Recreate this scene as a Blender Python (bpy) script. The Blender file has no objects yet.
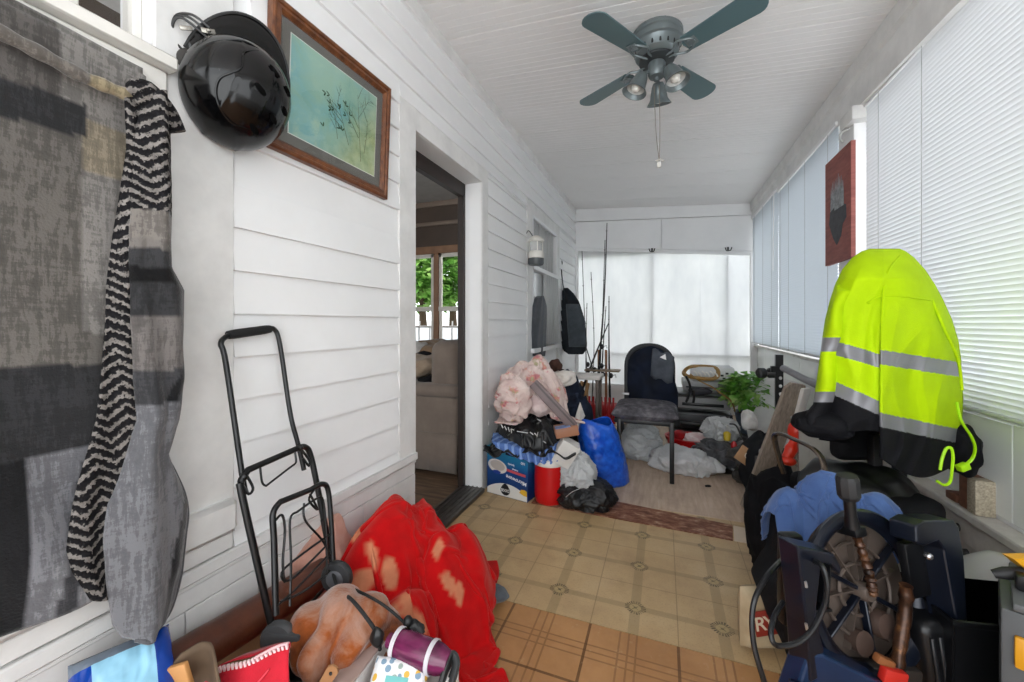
import bpy, bmesh, math, random
import numpy as np
from mathutils import Vector, Matrix, Euler, noise
from math import sin, cos, pi, radians

SC = bpy.context.scene
COL = SC.collection

# ------------------------------------------------------------------ survey of the place
# The room was measured from the lens: 14 mm on 36 mm, eye height 1.10 m, porch axis = +Y.
F, HOR, EYE = 398.0, 323.0, 1.10
TH = math.atan((663 - 512) / F)
CT, ST = cos(TH), sin(TH)

def ray(u, v):
    p, q = (u - 512) / F, (HOR - v) / F
    return Vector((-ST + p * CT, CT + p * ST, q))

def P(u, v, dep):
    r = ray(u, v)
    return Vector((r.x * dep, r.y * dep, EYE + r.z * dep))

def onp(u, v, ax, val):
    r = ray(u, v)
    o = (0, 0, EYE)
    t = (val - o[ax]) / r[ax]
    return Vector((r.x * t, r.y * t, EYE + r.z * t))

def depth_of(p):
    return -p[0] * ST + p[1] * CT

RIGHT = Vector((CT, ST, 0))
AWAY = Vector((-ST, CT, 0))
UP = Vector((0, 0, 1))

# ------------------------------------------------------------------ objects
def link(o, parent=None):
    COL.objects.link(o)
    if parent is not None:
        o.parent = parent
        if parent.type == 'EMPTY':
            o.matrix_parent_inverse = Matrix.Translation(parent.location).inverted()
    return o

def tag(o, label=None, cat=None, group=None, kind=None):
    if label: o['label'] = label
    if cat: o['category'] = cat
    if group: o['group'] = group
    if kind: o['kind'] = kind
    return o

def thing(name, loc, label, cat, group=None):
    o = bpy.data.objects.new(name, None)
    o.empty_display_size = 0.05
    o.location = Vector(loc)
    COL.objects.link(o)
    return tag(o, label, cat, group)

def copy_tree(o, parent=None):
    c = o.copy()
    COL.objects.link(c)
    if parent is not None:
        c.parent = parent
    for ch in list(o.children):
        copy_tree(ch, c)
    return c

def frame(origin, x, y, z=None):
    x = Vector(x).normalized()
    y = Vector(y)
    y = (y - x * y.dot(x)).normalized()
    z = x.cross(y)
    m = Matrix((x, y, z)).transposed().to_4x4()
    m.translation = Vector(origin)
    return m

def rotz(a): return Matrix.Rotation(a, 4, 'Z')
def rot(a, ax): return Matrix.Rotation(a, 4, ax)
def tr(*v): return Matrix.Translation(Vector(v if len(v) == 3 else v[0]))

class G:
    """collects shapes and links them as one mesh object"""
    def __init__(s): s.bm = bmesh.new()
    def _faces(s, vs, mi):
        fs = set()
        for v in vs:
            for f in v.link_faces: fs.add(f)
        for f in fs: f.material_index = mi
    def box(s, c, size, M=None, bev=0.0, mi=0, seg=2):
        r = bmesh.ops.create_cube(s.bm, size=1.0)
        vs = r['verts']
        bmesh.ops.scale(s.bm, vec=Vector(size), verts=vs)
        bmesh.ops.translate(s.bm, vec=Vector(c), verts=vs)
        if M is not None: bmesh.ops.transform(s.bm, matrix=M, verts=vs)
        s._faces(vs, mi)
        if bev > 0:
            es = list({e for v in vs for e in v.link_edges})
            r = bmesh.ops.bevel(s.bm, geom=es, offset=bev, segments=seg, affect='EDGES', profile=0.5)
            for f in r['faces']: f.material_index = mi
        return s
    def tube(s, pts, r, n=8, closed=False, mi=0, flat=1.0):
        pts = [Vector(p) for p in pts]
        N = len(pts)
        rs = r if isinstance(r, (list, tuple)) else [r] * N
        rings = []
        prev = None
        for i, p in enumerate(pts):
            if closed: t = pts[(i + 1) % N] - pts[i - 1]
            else: t = pts[min(i + 1, N - 1)] - pts[max(i - 1, 0)]
            if t.length < 1e-9: t = Vector((0, 0, 1))
            t.normalize()
            if prev is None:
                a = Vector((0, 0, 1)) if abs(t.z) < 0.9 else Vector((1, 0, 0))
                u = t.cross(a).normalized()
            else:
                u = prev - t * prev.dot(t)
                u = u.normalized() if u.length > 1e-6 else t.orthogonal().normalized()
            prev = u
            w = t.cross(u)
            rings.append([s.bm.verts.new(p + (u * cos(2 * pi * k / n) + w * flat * sin(2 * pi * k / n)) * rs[i]) for k in range(n)])
        m = N if closed else N - 1
        for i in range(m):
            a, b = rings[i], rings[(i + 1) % N]
            for k in range(n):
                f = s.bm.faces.new((a[k], a[(k + 1) % n], b[(k + 1) % n], b[k])); f.material_index = mi
        if not closed:
            f = s.bm.faces.new(list(reversed(rings[0]))); f.material_index = mi
            f = s.bm.faces.new(rings[-1]); f.material_index = mi
        return s
    def lathe(s, prof, M=None, n=24, mi=0):
        rings = []
        for (r, z) in prof:
            rings.append([s.bm.verts.new((r * cos(2 * pi * k / n), r * sin(2 * pi * k / n), z)) for k in range(n)] if r > 1e-6 else [s.bm.verts.new((0, 0, z))])
        for a, b in zip(rings[:-1], rings[1:]):
            for k in range(n):
                if len(a) == 1 and len(b) == 1: continue
                if len(a) == 1: f = s.bm.faces.new((a[0], b[(k + 1) % n], b[k]))
                elif len(b) == 1: f = s.bm.faces.new((a[k], a[(k + 1) % n], b[0]))
                else: f = s.bm.faces.new((a[k], a[(k + 1) % n], b[(k + 1) % n], b[k]))
                f.material_index = mi
        if M is not None: bmesh.ops.transform(s.bm, matrix=M, verts=[v for r in rings for v in r])
        return s
    def prism(s, out, t, M=None, mi=0):
        """2D outline in XY, thickness t along +Z"""
        a = [s.bm.verts.new((x, y, 0)) for x, y in out]
        b = [s.bm.verts.new((x, y, t)) for x, y in out]
        n = len(out)
        fs = [s.bm.faces.new(list(reversed(a))), s.bm.faces.new(b)]
        for k in range(n): fs.append(s.bm.faces.new((a[k], a[(k + 1) % n], b[(k + 1) % n], b[k])))
        for f in fs: f.material_index = mi
        if M is not None: bmesh.ops.transform(s.bm, matrix=M, verts=a + b)
        return s
    def quad(s, a, b, c, d, mi=0):
        f = s.bm.faces.new([s.bm.verts.new(Vector(p)) for p in (a, b, c, d)]); f.material_index = mi
        return s
    def grid(s, rows, mi=0, wrap=False, fmat=None):
        vv = [[s.bm.verts.new(Vector(p)) for p in r] for r in rows]
        R, K = len(vv), len(vv[0])
        for i in range(R - 1):
            for j in range(K if wrap else K - 1):
                j2 = (j + 1) % K
                f = s.bm.faces.new((vv[i][j], vv[i][j2], vv[i + 1][j2], vv[i + 1][j]))
                f.material_index = fmat(i, j) if fmat else mi
        return vv
    def ball(s, c, rad, M=None, sub=3, mi=0, fn=None):
        r = bmesh.ops.create_icosphere(s.bm, subdivisions=sub, radius=1.0)
        vs = r['verts']
        for v in vs:
            d = v.co.copy()
            k = fn(d) if fn else 1.0
            v.co = Vector((d.x * rad[0] * k, d.y * rad[1] * k, d.z * rad[2] * k))
        if M is not None: bmesh.ops.transform(s.bm, matrix=M, verts=vs)
        bmesh.ops.translate(s.bm, vec=Vector(c), verts=vs)
        s._faces(vs, mi)
        return s
    def make(s, name, mat, parent=None, smooth=True, angle=40, solid=0.0, sub=0, recalc=True, origin=True):
        if recalc: bmesh.ops.recalc_face_normals(s.bm, faces=s.bm.faces)
        me = bpy.data.meshes.new(name)
        off = Vector((0, 0, 0))
        if origin and len(s.bm.verts):
            xs = [v.co for v in s.bm.verts]
            lo = Vector((min(c.x for c in xs), min(c.y for c in xs), min(c.z for c in xs)))
            hi = Vector((max(c.x for c in xs), max(c.y for c in xs), max(c.z for c in xs)))
            off = Vector(((lo.x + hi.x) / 2, (lo.y + hi.y) / 2, lo.z))
            bmesh.ops.translate(s.bm, vec=-off, verts=s.bm.verts)
        s.bm.to_mesh(me); s.bm.free()
        for m in (mat if isinstance(mat, (list, tuple)) else [mat]): me.materials.append(m)
        if smooth:
            me.polygons.foreach_set('use_smooth', [True] * len(me.polygons))
            me.set_sharp_from_angle(angle=radians(angle))
        o = bpy.data.objects.new(name, me)
        o.location = off
        if parent is not None and parent.type != 'EMPTY':
            COL.objects.link(o); o.parent = parent
            o.matrix_parent_inverse = Matrix.Translation(parent_world(parent)).inverted()
        else:
            link(o, parent)
        if solid:
            md = o.modifiers.new('thick', 'SOLIDIFY'); md.thickness = solid; md.offset = 0
        if sub:
            md = o.modifiers.new('sub', 'SUBSURF'); md.levels = sub; md.render_levels = sub
        return o

def parent_world(o):
    return Vector(o.location)   # every object keeps its world position as location (parent inverse is set)

def crv(pts, n=6, closed=False):
    """Catmull-Rom through pts"""
    pts = [Vector(p) for p in pts]
    N = len(pts); out = []
    rng = range(N if closed else N - 1)
    for i in rng:
        if closed: p0, p1, p2, p3 = pts[i - 1], pts[i], pts[(i + 1) % N], pts[(i + 2) % N]
        else: p0, p1, p2, p3 = pts[max(i - 1, 0)], pts[i], pts[i + 1], pts[min(i + 2, N - 1)]
        for k in range(n):
            t = k / n
            out.append(0.5 * ((2 * p1) + (p2 - p0) * t + (2 * p0 - 5 * p1 + 4 * p2 - p3) * t * t + (3 * p1 - p0 - 3 * p2 + p3) * t ** 3))
    if not closed: out.append(pts[-1])
    return out

def lerp_tab(tab, x):
    if x <= tab[0][0]: return tab[0][1:]
    for a, b in zip(tab[:-1], tab[1:]):
        if x <= b[0]:
            t = (x - a[0]) / (b[0] - a[0])
            return tuple(p + (q - p) * t for p, q in zip(a[1:], b[1:]))
    return tab[-1][1:]

def nz(p, f=1.0, seed=0.0):
    return noise.noise(Vector((p[0] * f + seed * 7.3, p[1] * f - seed * 3.1, p[2] * f + seed * 1.7)))

def folds(p, f, seed=0.0, warp=0.6):
    """sharp-ridged cloth folds, about -1..1"""
    w = Vector((nz(p, f * 0.6, seed + 5), nz(p, f * 0.6, seed + 9), nz(p, f * 0.6, seed + 13))) * warp / f
    q = Vector(p) + w
    an = 1.1 * nz(q, f * 0.35, seed + 40)                 # folds run in drifting directions
    ca, sa = cos(an + seed), sin(an + seed)
    q = Vector((q.x * ca - q.z * sa, q.y * 0.8, (q.x * sa + q.z * ca) * 0.38))
    a = 1 - 2.4 * abs(nz(q, f, seed))
    b = 1 - 2.4 * abs(nz(q, f * 2.3, seed + 3))
    return 0.74 * a + 0.26 * b

def heap(c, rad, seed, f=7.0, amp=0.16, sub=5, flat=0.0, top=1.0, M=None, floor_z=None, fine=0.0):
    """crumpled cloth heap mesh: squashed ball with ridged folds"""
    g = G()
    r = bmesh.ops.create_icosphere(g.bm, subdivisions=sub, radius=1.0)
    mr = (rad[0] + rad[1] + rad[2]) / 3
    for v in r['verts']:
        d = v.co.copy()
        q = Vector((d.x * rad[0], d.y * rad[1], d.z * rad[2]))
        k = 1 + amp * folds(q, f, seed) + 0.25 * nz(d, 1.3, seed + 20)
        if fine: k += fine * folds(q, f * 3.2, seed + 31)
        v.co = q * k
        if M is not None: v.co = M @ v.co
        v.co += Vector(c)
        if floor_z is not None and v.co.z < floor_z:
            v.co.z = floor_z + 0.004 * (0.5 + 0.5 * nz(v.co, 9))
    return g

# ------------------------------------------------------------------ cloth relaxed over a height field
def drape(X, hfun, iters=160, sub=6, g=-9.8, dt=1 / 60., fric=0.6, pin=None, stretch=1.0, L=None):
    """X: (n,m,3) start grid. L: rest spacing. hfun(x,y)->height. Returns relaxed grid."""
    X = X.astype(float).copy(); V = np.zeros_like(X)
    n, m, _ = X.shape
    lu, lv = L
    ld = math.hypot(lu, lv)
    pairs = []
    def add(a, b, l, k): pairs.append((a, b, l, k))
    S = np.s_
    for o in (0, 1):
        add(S[o:n - 1:2, :], S[o + 1:n:2, :], lu, 1.0)
        add(S[:, o:m - 1:2], S[:, o + 1:m:2], lv, 1.0)
        add(S[o:n - 1:2, :-1], S[o + 1:n:2, 1:], ld, 0.5)
        add(S[o:n - 1:2, 1:], S[o + 1:n:2, :-1], ld, 0.5)
    for o in range(4):
        add(S[o:n - 2:4, :], S[o + 2:n:4, :], 2 * lu, 0.12)
        add(S[:, o:m - 2:4], S[:, o + 2:m:4], 2 * lv, 0.12)
    if pin is not None: P0 = X[pin].copy()
    for it in range(iters):
        V[..., 2] += g * dt
        V *= 0.97
        Y = X + V * dt
        for s_ in range(sub):
            for a, b, l, k in pairs:
                A, B = Y[a], Y[b]
                kk = min(A.shape[0], B.shape[0]); jj = min(A.shape[1], B.shape[1])
                A = A[:kk, :jj]; B = B[:kk, :jj]
                d = B - A
                le = np.sqrt((d * d).sum(-1, keepdims=True)) + 1e-9
                c = d * (0.5 * k * (le - l) / le)
                A += c; B -= c
            h = hfun(Y[..., 0], Y[..., 1])
            low = Y[..., 2] < h
            if low.any():
                Y[..., 2] = np.where(low, h, Y[..., 2])
                for ax in (0, 1):
                    Y[..., ax] = np.where(low, Y[..., ax] + (X[..., ax] - Y[..., ax]) * fric, Y[..., ax])
            if pin is not None: Y[pin] = P0
        V = (Y - X) / dt
        X = Y
    return X

def bumpf(x, y, cx, cy, rx, ry, h, p=2.0, a=0.0):
    dx, dy = x - cx, y - cy
    u_ = (dx * cos(a) + dy * sin(a)) / rx; v_ = (-dx * sin(a) + dy * cos(a)) / ry
    r2 = u_ * u_ + v_ * v_
    return h * np.clip(1 - r2 ** (p / 2), 0, None) ** 0.5

def tossed(ctr, size, n, cs, z0, hfun, iters, seed, ang=0.0, amp=0.05, fric=0.75, xmin=None):
    """a square of cloth thrown loosely over the height field hfun; returns its grid of points"""
    l = size / n
    ii, jj = np.meshgrid(np.arange(n), np.arange(n), indexing='ij')
    du, dv = (ii - n / 2) * l * cs, (jj - n / 2) * l * cs
    X = np.zeros((n, n, 3))
    X[..., 0] = ctr[0] + du * cos(ang) - dv * sin(ang); X[..., 1] = ctr[1] + du * sin(ang) + dv * cos(ang)
    for i in range(n):
        for j in range(n):
            p = (i * l * 7, j * l * 7, 0)
            X[i, j, 2] = z0 + amp * nz(p, 1.0, seed) + 0.6 * amp * nz(p, 2.2, seed + 4)
    for r in range(max(1, iters // 20)):
        X = drape(X, hfun, iters=20, sub=6, L=(l, l), fric=fric)
        if xmin is not None: X[..., 0] = np.maximum(X[..., 0], xmin)
    return X

def cloth_obj(name, X, m, thick=0.006, smooth=1):
    g = G(); g.grid([[tuple(p) for p in row] for row in X])
    o = g.make(name, m, angle=180)
    if smooth:
        md = o.modifiers.new('smooth', 'SMOOTH'); md.factor = 0.5; md.iterations = smooth
    md = o.modifiers.new('thick', 'SOLIDIFY'); md.thickness = thick; md.offset = 0
    md = o.modifiers.new('sub', 'SUBSURF'); md.levels = 1; md.render_levels = 1
    return o

# ------------------------------------------------------------------ materials
def lin(h):
    if isinstance(h, str):
        h = h.lstrip('#'); c = [int(h[i:i + 2], 16) / 255 for i in (0, 2, 4)]
    else: c = list(h)[:3]
    return tuple(x / 12.92 if x <= 0.04045 else ((x + 0.055) / 1.055) ** 2.4 for x in c) + (1.0,)

class T:
    """node helper"""
    def __init__(s, name):
        s.m = bpy.data.materials.new(name); s.m.use_nodes = True
        s.nt = s.m.node_tree; s.n = s.nt.nodes; s.l = s.nt.links
        s.b = s.n['Principled BSDF']; s.out = s.n['Material Output']
        s.tc = None
    def put(s, sock, v):
        if hasattr(v, 'is_output') or isinstance(v, bpy.types.NodeSocket): s.l.new(v, sock)
        elif v is not None: sock.default_value = v
    def co(s, kind='Object'):
        if s.tc is None: s.tc = s.n.new('ShaderNodeTexCoord')
        return s.tc.outputs[kind]
    def geo(s): 
        g = s.n.new('ShaderNodeNewGeometry'); return g.outputs['Position']
    def xyz(s, v):
        q = s.n.new('ShaderNodeSeparateXYZ'); s.put(q.inputs[0], v); return q.outputs
    def comb(s, x, y, z):
        q = s.n.new('ShaderNodeCombineXYZ')
        for i, a in enumerate((x, y, z)): s.put(q.inputs[i], a)
        return q.outputs[0]
    def map(s, v, scale=(1, 1, 1), loc=(0, 0, 0), rot_=(0, 0, 0)):
        q = s.n.new('ShaderNodeMapping'); s.put(q.inputs[0], v)
        q.inputs['Scale'].default_value = scale; q.inputs['Location'].default_value = loc; q.inputs['Rotation'].default_value = rot_
        return q.outputs[0]
    def math(s, op, a, b=None, c=None):
        q = s.n.new('ShaderNodeMath'); q.operation = op
        for i, x in enumerate((a, b, c)):
            if x is not None: s.put(q.inputs[i], x)
        return q.outputs[0]
    def noise(s, v=None, scale=5, detail=3, rough=0.5, dist=0.0):
        q = s.n.new('ShaderNodeTexNoise'); s.put(q.inputs['Vector'], v if v is not None else s.co())
        q.inputs['Scale'].default_value = scale; q.inputs['Detail'].default_value = detail
        q.inputs['Roughness'].default_value = rough; q.inputs['Distortion'].default_value = dist
        return q.outputs['Fac']
    def voro(s, v=None, scale=5, feat='F1', out='Distance'):
        q = s.n.new('ShaderNodeTexVoronoi'); q.feature = feat; s.put(q.inputs['Vector'], v if v is not None else s.co())
        q.inputs['Scale'].default_value = scale
        return q.outputs[out]
    def ramp(s, f, stops, interp='LINEAR'):
        q = s.n.new('ShaderNodeValToRGB'); q.color_ramp.interpolation = interp
        e = q.color_ramp.elements
        while len(e) < len(stops): e.new(0.5)
        for el, (p, c) in zip(e, stops):
            el.position = p; el.color = c if not isinstance(c, (int, float)) else (c, c, c, 1)
        s.put(q.inputs[0], f); return q.outputs[0]
    def mix(s, f, a, b, blend='MIX'):
        q = s.n.new('ShaderNodeMix'); q.data_type = 'RGBA'; q.blend_type = blend
        s.put(q.inputs[0], f); s.put(q.inputs[6], a); s.put(q.inputs[7], b)
        return q.outputs[2]
    def attr(s, name):
        q = s.n.new('ShaderNodeAttribute'); q.attribute_name = name; return q.outputs['Color']
    def bump(s, h, strength=0.3, dist=0.01):
        q = s.n.new('ShaderNodeBump'); q.inputs['Strength'].default_value = strength; q.inputs['Distance'].default_value = dist
        s.put(q.inputs['Height'], h); s.l.new(q.outputs[0], s.b.inputs['Normal'])
    def set(s, base=None, rough=None, metal=None, spec=None, **k):
        if base is not None: s.put(s.b.inputs['Base Color'], base)
        if rough is not None: s.put(s.b.inputs['Roughness'], rough)
        if metal is not None: s.put(s.b.inputs['Metallic'], metal)
        if spec is not None: s.b.inputs['Specular IOR Level'].default_value = spec
        for a, v in k.items(): s.put(s.b.inputs[a], v)
        return s.m
    def translucent(s, fac, color):
        t = s.n.new('ShaderNodeBsdfTranslucent'); s.put(t.inputs[0], color)
        mx = s.n.new('ShaderNodeMixShader'); mx.inputs[0].default_value = fac
        s.l.new(s.b.outputs[0], mx.inputs[1]); s.l.new(t.outputs[0], mx.inputs[2])
        s.l.new(mx.outputs[0], s.out.inputs[0])

_M = {}
def plain(hexc, rough=0.5, metal=0.0, var=0.10, vs=9, spec=0.5, bump=0.0, bs=60, name=None):
    """a colour with a little wear variation"""
    key = ('p', hexc, rough, metal, var, vs, spec, bump, bs)
    if key in _M: return _M[key]
    t = T(name or 'paint_' + hexc.strip('#'))
    c = lin(hexc)
    n = t.noise(scale=vs, detail=4)
    k = t.ramp(n, [(0.25, tuple(x * (1 - var) for x in c[:3]) + (1,)), (0.75, tuple(min(1, x * (1 + var)) for x in c[:3]) + (1,))])
    t.set(k, rough, metal, spec)
    if bump: t.bump(t.noise(scale=bs, detail=3), bump, 0.004)
    _M[key] = t.m
    return t.m

def cloth(hexc, hex2=None, scale=14, rough=0.95, weave=260, sheen=None, var=0.18):
    if sheen is None: sheen = 0.2 if max(lin(hexc)[:3]) > 0.08 else 0.0
    key = ('c', hexc, hex2, scale, rough, weave, var)
    if key in _M: return _M[key]
    t = T('cloth_' + hexc.strip('#'))
    a = lin(hexc); b = lin(hex2) if hex2 else tuple(x * (1 - var) for x in a[:3]) + (1,)
    k = t.ramp(t.noise(scale=scale, detail=5, rough=0.6), [(0.35, a), (0.68, b)])
    t.set(k, rough, 0, 0.25 if sheen else 0.15)
    t.b.inputs['Sheen Weight'].default_value = sheen
    t.b.inputs['Sheen Roughness'].default_value = 0.5
    t.bump(t.noise(scale=weave, detail=2), 0.35, 0.003)
    _M[key] = t.m
    return t.m

def glass_mat(name='window_glass', refl=0.08, tint='#ffffff'):
    t = T(name)
    tb = t.n.new('ShaderNodeBsdfTransparent'); tb.inputs[0].default_value = lin(tint)
    gb = t.n.new('ShaderNodeBsdfGlossy'); gb.inputs['Roughness'].default_value = 0.02
    lw = t.n.new('ShaderNodeLayerWeight'); lw.inputs[0].default_value = 0.35
    mx = t.n.new('ShaderNodeMixShader')
    f = t.math('MULTIPLY_ADD', lw.outputs['Fresnel'], 0.5, refl)
    t.l.new(f, mx.inputs[0]); t.l.new(tb.outputs[0], mx.inputs[1]); t.l.new(gb.outputs[0], mx.inputs[2])
    t.l.new(mx.outputs[0], t.out.inputs[0])
    return t.m
# ================================================================== THE ROOM
XL, XR, YF, YB = -1.115, 1.03, 5.34, -1.15
def CEIL(x): return 2.637 - 0.0672 * (x - XL)

def white_paint(name='white_paint', col='#e6e6e6', dirt=0.06, vs=2.5, rough=0.5):
    t = T(name)
    c = lin(col)
    n = t.noise(t.geo(), vs, 5, 0.6)
    k = t.ramp(n, [(0.3, tuple(x * (1 - dirt) for x in c[:3]) + (1,)), (0.62, c)])
    t.set(k, rough, 0, 0.35)
    t.bump(t.noise(t.geo(), 40, 3), 0.08, 0.004)
    return t.m
WP = white_paint()
WP2 = white_paint('white_ceiling_paint', '#e2e0df', 0.05, 1.6, 0.6)
WP3 = white_paint('worn_white_paint', '#dedddb', 0.16, 7, 0.5)

# ---- left wall core, with openings for window_1, the door and window_2
D0, D1, DZ = 1.612, 2.362, 2.02            # door
W0, W1, WZ0, WZ1 = -0.45, 0.57, 0.62, 2.3  # window behind the blanket
V0, V1, VZ0, VZ1 = 3.42, 4.33, 0.86, 2.085 # far window
g = G()
TW = 0.125
def wbox(y0, y1, z0, z1): g.box((XL - TW / 2, (y0 + y1) / 2, (z0 + z1) / 2), (TW, y1 - y0, z1 - z0))
ZT = 2.66
wbox(YB, W0, 0, ZT); wbox(W0, W1, 0, WZ0); wbox(W0, W1, WZ1, ZT); wbox(W1, D0, 0, ZT); wbox(D0, D1, DZ, ZT)
wbox(D1, V0, 0, ZT); wbox(V0, V1, 0, VZ0); wbox(V0, V1, VZ1, ZT); wbox(V1, YF + .1, 0, ZT)
tag(g.make('wall_left', WP), kind='structure')

# clapboards: each course leans out at its lower edge
def claps(g, y0, y1, z0, z1, first, pitch=0.1195, th=0.016):
    z = first
    while z < z1 - 0.01:
        a, b = max(z, z0), min(z + pitch, z1)
        if b - a > 0.012:
            pr_ = [(0, a), (th, a), (0.003, b), (0, b)]
            A = [Vector((XL + x, y0, zz)) for x, zz in pr_]; B = [Vector((XL + x, y1, zz)) for x, zz in pr_]
            for k in range(4):
                g.quad(A[k], A[(k + 1) % 4], B[(k + 1) % 4], B[k])
            g.quad(*A); g.quad(*reversed(B))
        z += pitch
FIRST = 0.648 - 0.1195 * 2
g = G()
claps(g, 0.752, 1.49, 0.485, 1.487, FIRST)
claps(g, 0.80, 1.49, 1.605, CEIL(XL) - 0.05, FIRST)
claps(g, 1.49, 3.28, DZ + 0.10, CEIL(XL) - 0.05, FIRST)
claps(g, 2.455, 3.28, 0.15, DZ + 0.10, FIRST - 0.3585)
claps(g, 3.28, YF, VZ1 + 0.09, CEIL(XL) - 0.05, FIRST)
claps(g, V1 + 0.09, YF, 0.15, VZ1 + 0.09, FIRST - 0.3585)
tag(g.make('wall_left_clapboards', WP, smooth=False), kind='structure')

# flat trim: boards beside the window, the door, the far window; window apron, ledge and skirt shingles
g = G()
def tb(y0, y1, z0, z1, t, bev=0.002): g.box((XL + t / 2, (y0 + y1) / 2, (z0 + z1) / 2), (t, y1 - y0, z1 - z0), bev=bev, seg=1)
tb(0.57, 0.752, 0.56, 2.60, 0.012)
tb(1.487, 1.612, 0.47, 2.13, 0.014)
tb(2.362, 2.456, 0.0, 2.13, 0.012)
tb(1.612, 2.362, DZ, 2.13, 0.012)
tb(3.275, V0, 0.1, 2.19, 0.016); tb(V1, V1 + 0.09, 0.1, 2.19, 0.016); tb(V0, V1, VZ1, 2.19, 0.014)
tb(YB, YF, CEIL(XL) - 0.075, CEIL(XL) + 0.012, 0.018)
tag(g.make('trim_1', WP3), kind='structure')
g = G()
tb(YB, 0.752, 0.535, 0.625, 0.035, 0.012)
tb(YB, 0.745, 0.49, 0.535, 0.022, 0.004)
tb(YB, 1.612, 0.452, 0.487, 0.026, 0.004)
tb(YB, 1.612, 0.437, 0.449, 0.016, 0.003)
tag(g.make('trim_2', WP3), kind='structure')
g = G()
random.seed(4)
for row, (z0, z1) in enumerate(((0.386, 0.437), (0.296, 0.384), (0.206, 0.294), (0.116, 0.204), (0.02, 0.114))):
    y = YB
    while y < 1.612:
        w = random.uniform(0.16, 0.3)
        y1 = min(y + w, 1.612)
        if row == 0: y1 = 1.612
        tb(y, y1 - 0.003, z0, z1, 0.012 - 0.002 * (row == 0), 0.0015)
        y = y1
tag(g.make('trim_3', WP3, smooth=False), kind='structure')

# window_1 (above and behind the grey blanket)
g = G()
def wb(x0, x1, y0, y1, z0, z1, bev=0.003): g.box(((x0 + x1) / 2, (y0 + y1) / 2, (z0 + z1) / 2), (x1 - x0, y1 - y0, z1 - z0), bev=bev, seg=1)
wb(XL - 0.08, XL - 0.035, W0, W1, 1.70, 1.755); wb(XL - 0.08, XL - 0.035, W0, W0 + 0.05, 0.62, 2.3); wb(XL - 0.08, XL - 0.035, W1 - 0.018, W1, 0.62, 2.3)
wb(XL - 0.075, XL - 0.04, 0.435, 0.463, 1.7, 2.3); wb(XL - 0.08, XL - 0.035, W0, W1, 2.22, 2.3)
wb(XL - 0.03, XL + 0.05, W0 - 0.1, W1 + 0.028, 1.69, 1.722, 0.004)
wb(XL - 0.01, XL + 0.024, W0 - 0.1, W1 + 0.02, 1.60, 1.69, 0.004)
tag(g.make('window_1', white_paint('window_paint', '#dcd9d3', 0.14, 9, 0.45)), kind='structure')
g = G(); g.box((XL - 0.057, (W0 + W1) / 2, 1.46), (0.004, W1 - W0, 1.6)); wpane = tag(g.make('window_1_pane', glass_mat('old_window_glass', 0.0)), kind='structure')

# window_2 (far end of the left wall): corrugated grey curtain in the upper half, shiny lower pane
g = G()
wb(XL - 0.06, XL + 0.016, V0 - 0.01, V0 + 0.035, VZ0, VZ1); wb(XL - 0.06, XL + 0.016, V1 - 0.035, V1 + 0.01, VZ0, VZ1)
wb(XL - 0.06, XL + 0.03, V0, V1, 1.585, 1.625); wb(XL - 0.06, XL + 0.016, V0, V1, VZ1 - 0.03, VZ1)
wb(XL - 0.06, XL + 0.05, V0 - 0.05, V1 + 0.05, VZ0 - 0.03, VZ0 + 0.01)
tag(g.make('window_2', WP), kind='structure')
g = G(); g.box((XL - 0.02, (V0 + V1) / 2, (VZ0 + 1.6) / 2), (0.004, V1 - V0, 1.6 - VZ0))
t = T('curtained_pane'); t.set(lin('#dfe1e2'), 0.08, 0.25)
tag(g.make('window_2_pane', t.m), kind='structure')

t = T('grey_corrugated_panel'); t.set(lin('#c6c7c6'), 0.5); t.translucent(0.2, lin('#c6c7c6'))
def corrugated(name, y0, y1, z0, z1, x, n):
    g = G(); rows = []
    for zz in (z0, z1):
        rows.append([(x + 0.045 * (0.5 + 0.5 * math.tanh(6 * sin(2 * pi * n * k / (n * 10)))), y0 + (y1 - y0) * k / (n * 16), zz) for k in range(n * 16 + 1)])
    g.grid(rows)
    return g.make(name, t.m, angle=60, solid=0.003)
o = corrugated('ribbed_panel', V0 + 0.03, V1 - 0.03, 1.61, VZ1 - 0.02, XL - 0.055, 5)
tag(o, 'pale grey ribbed panel filling the upper sash of the far window', 'panel')
o = corrugated('ribbed_panel', 3.80, V1 - 0.03, VZ0 + 0.02, 1.585, XL - 0.015, 4)
tag(o, 'grey ribbed strip covering the far half of the lower sash', 'panel')

# ---- door_1: opening with dark inner frame and a metal threshold
g = G()
XI = XL - TW
wb(XI - 0.03, XI + 0.012, D1 - 0.03, D1 + 0.08, 0, DZ + 0.08); wb(XI - 0.03, XI + 0.012, D0 - 0.08, D0 + 0.012, 0, DZ + 0.08)
wb(XI - 0.03, XI + 0.012, D0 - 0.08, D1 + 0.08, DZ - 0.085, DZ + 0.08)
tag(g.make('door_1', plain('#241a15', 0.45, var=0.25, vs=20)), kind='structure')
g = G()
g.box((XL - 0.055, (D0 + D1) / 2, 0.012), (0.17, D1 - D0, 0.024), bev=0.004)
for k in range(5): g.box((XL - 0.115 + 0.03 * k, (D0 + D1) / 2, 0.026), (0.008, D1 - D0, 0.006), bev=0.002)
tag(g.make('door_1_threshold', plain('#5b5854', 0.4, 0.7, 0.3, 30)), kind='structure')

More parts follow.
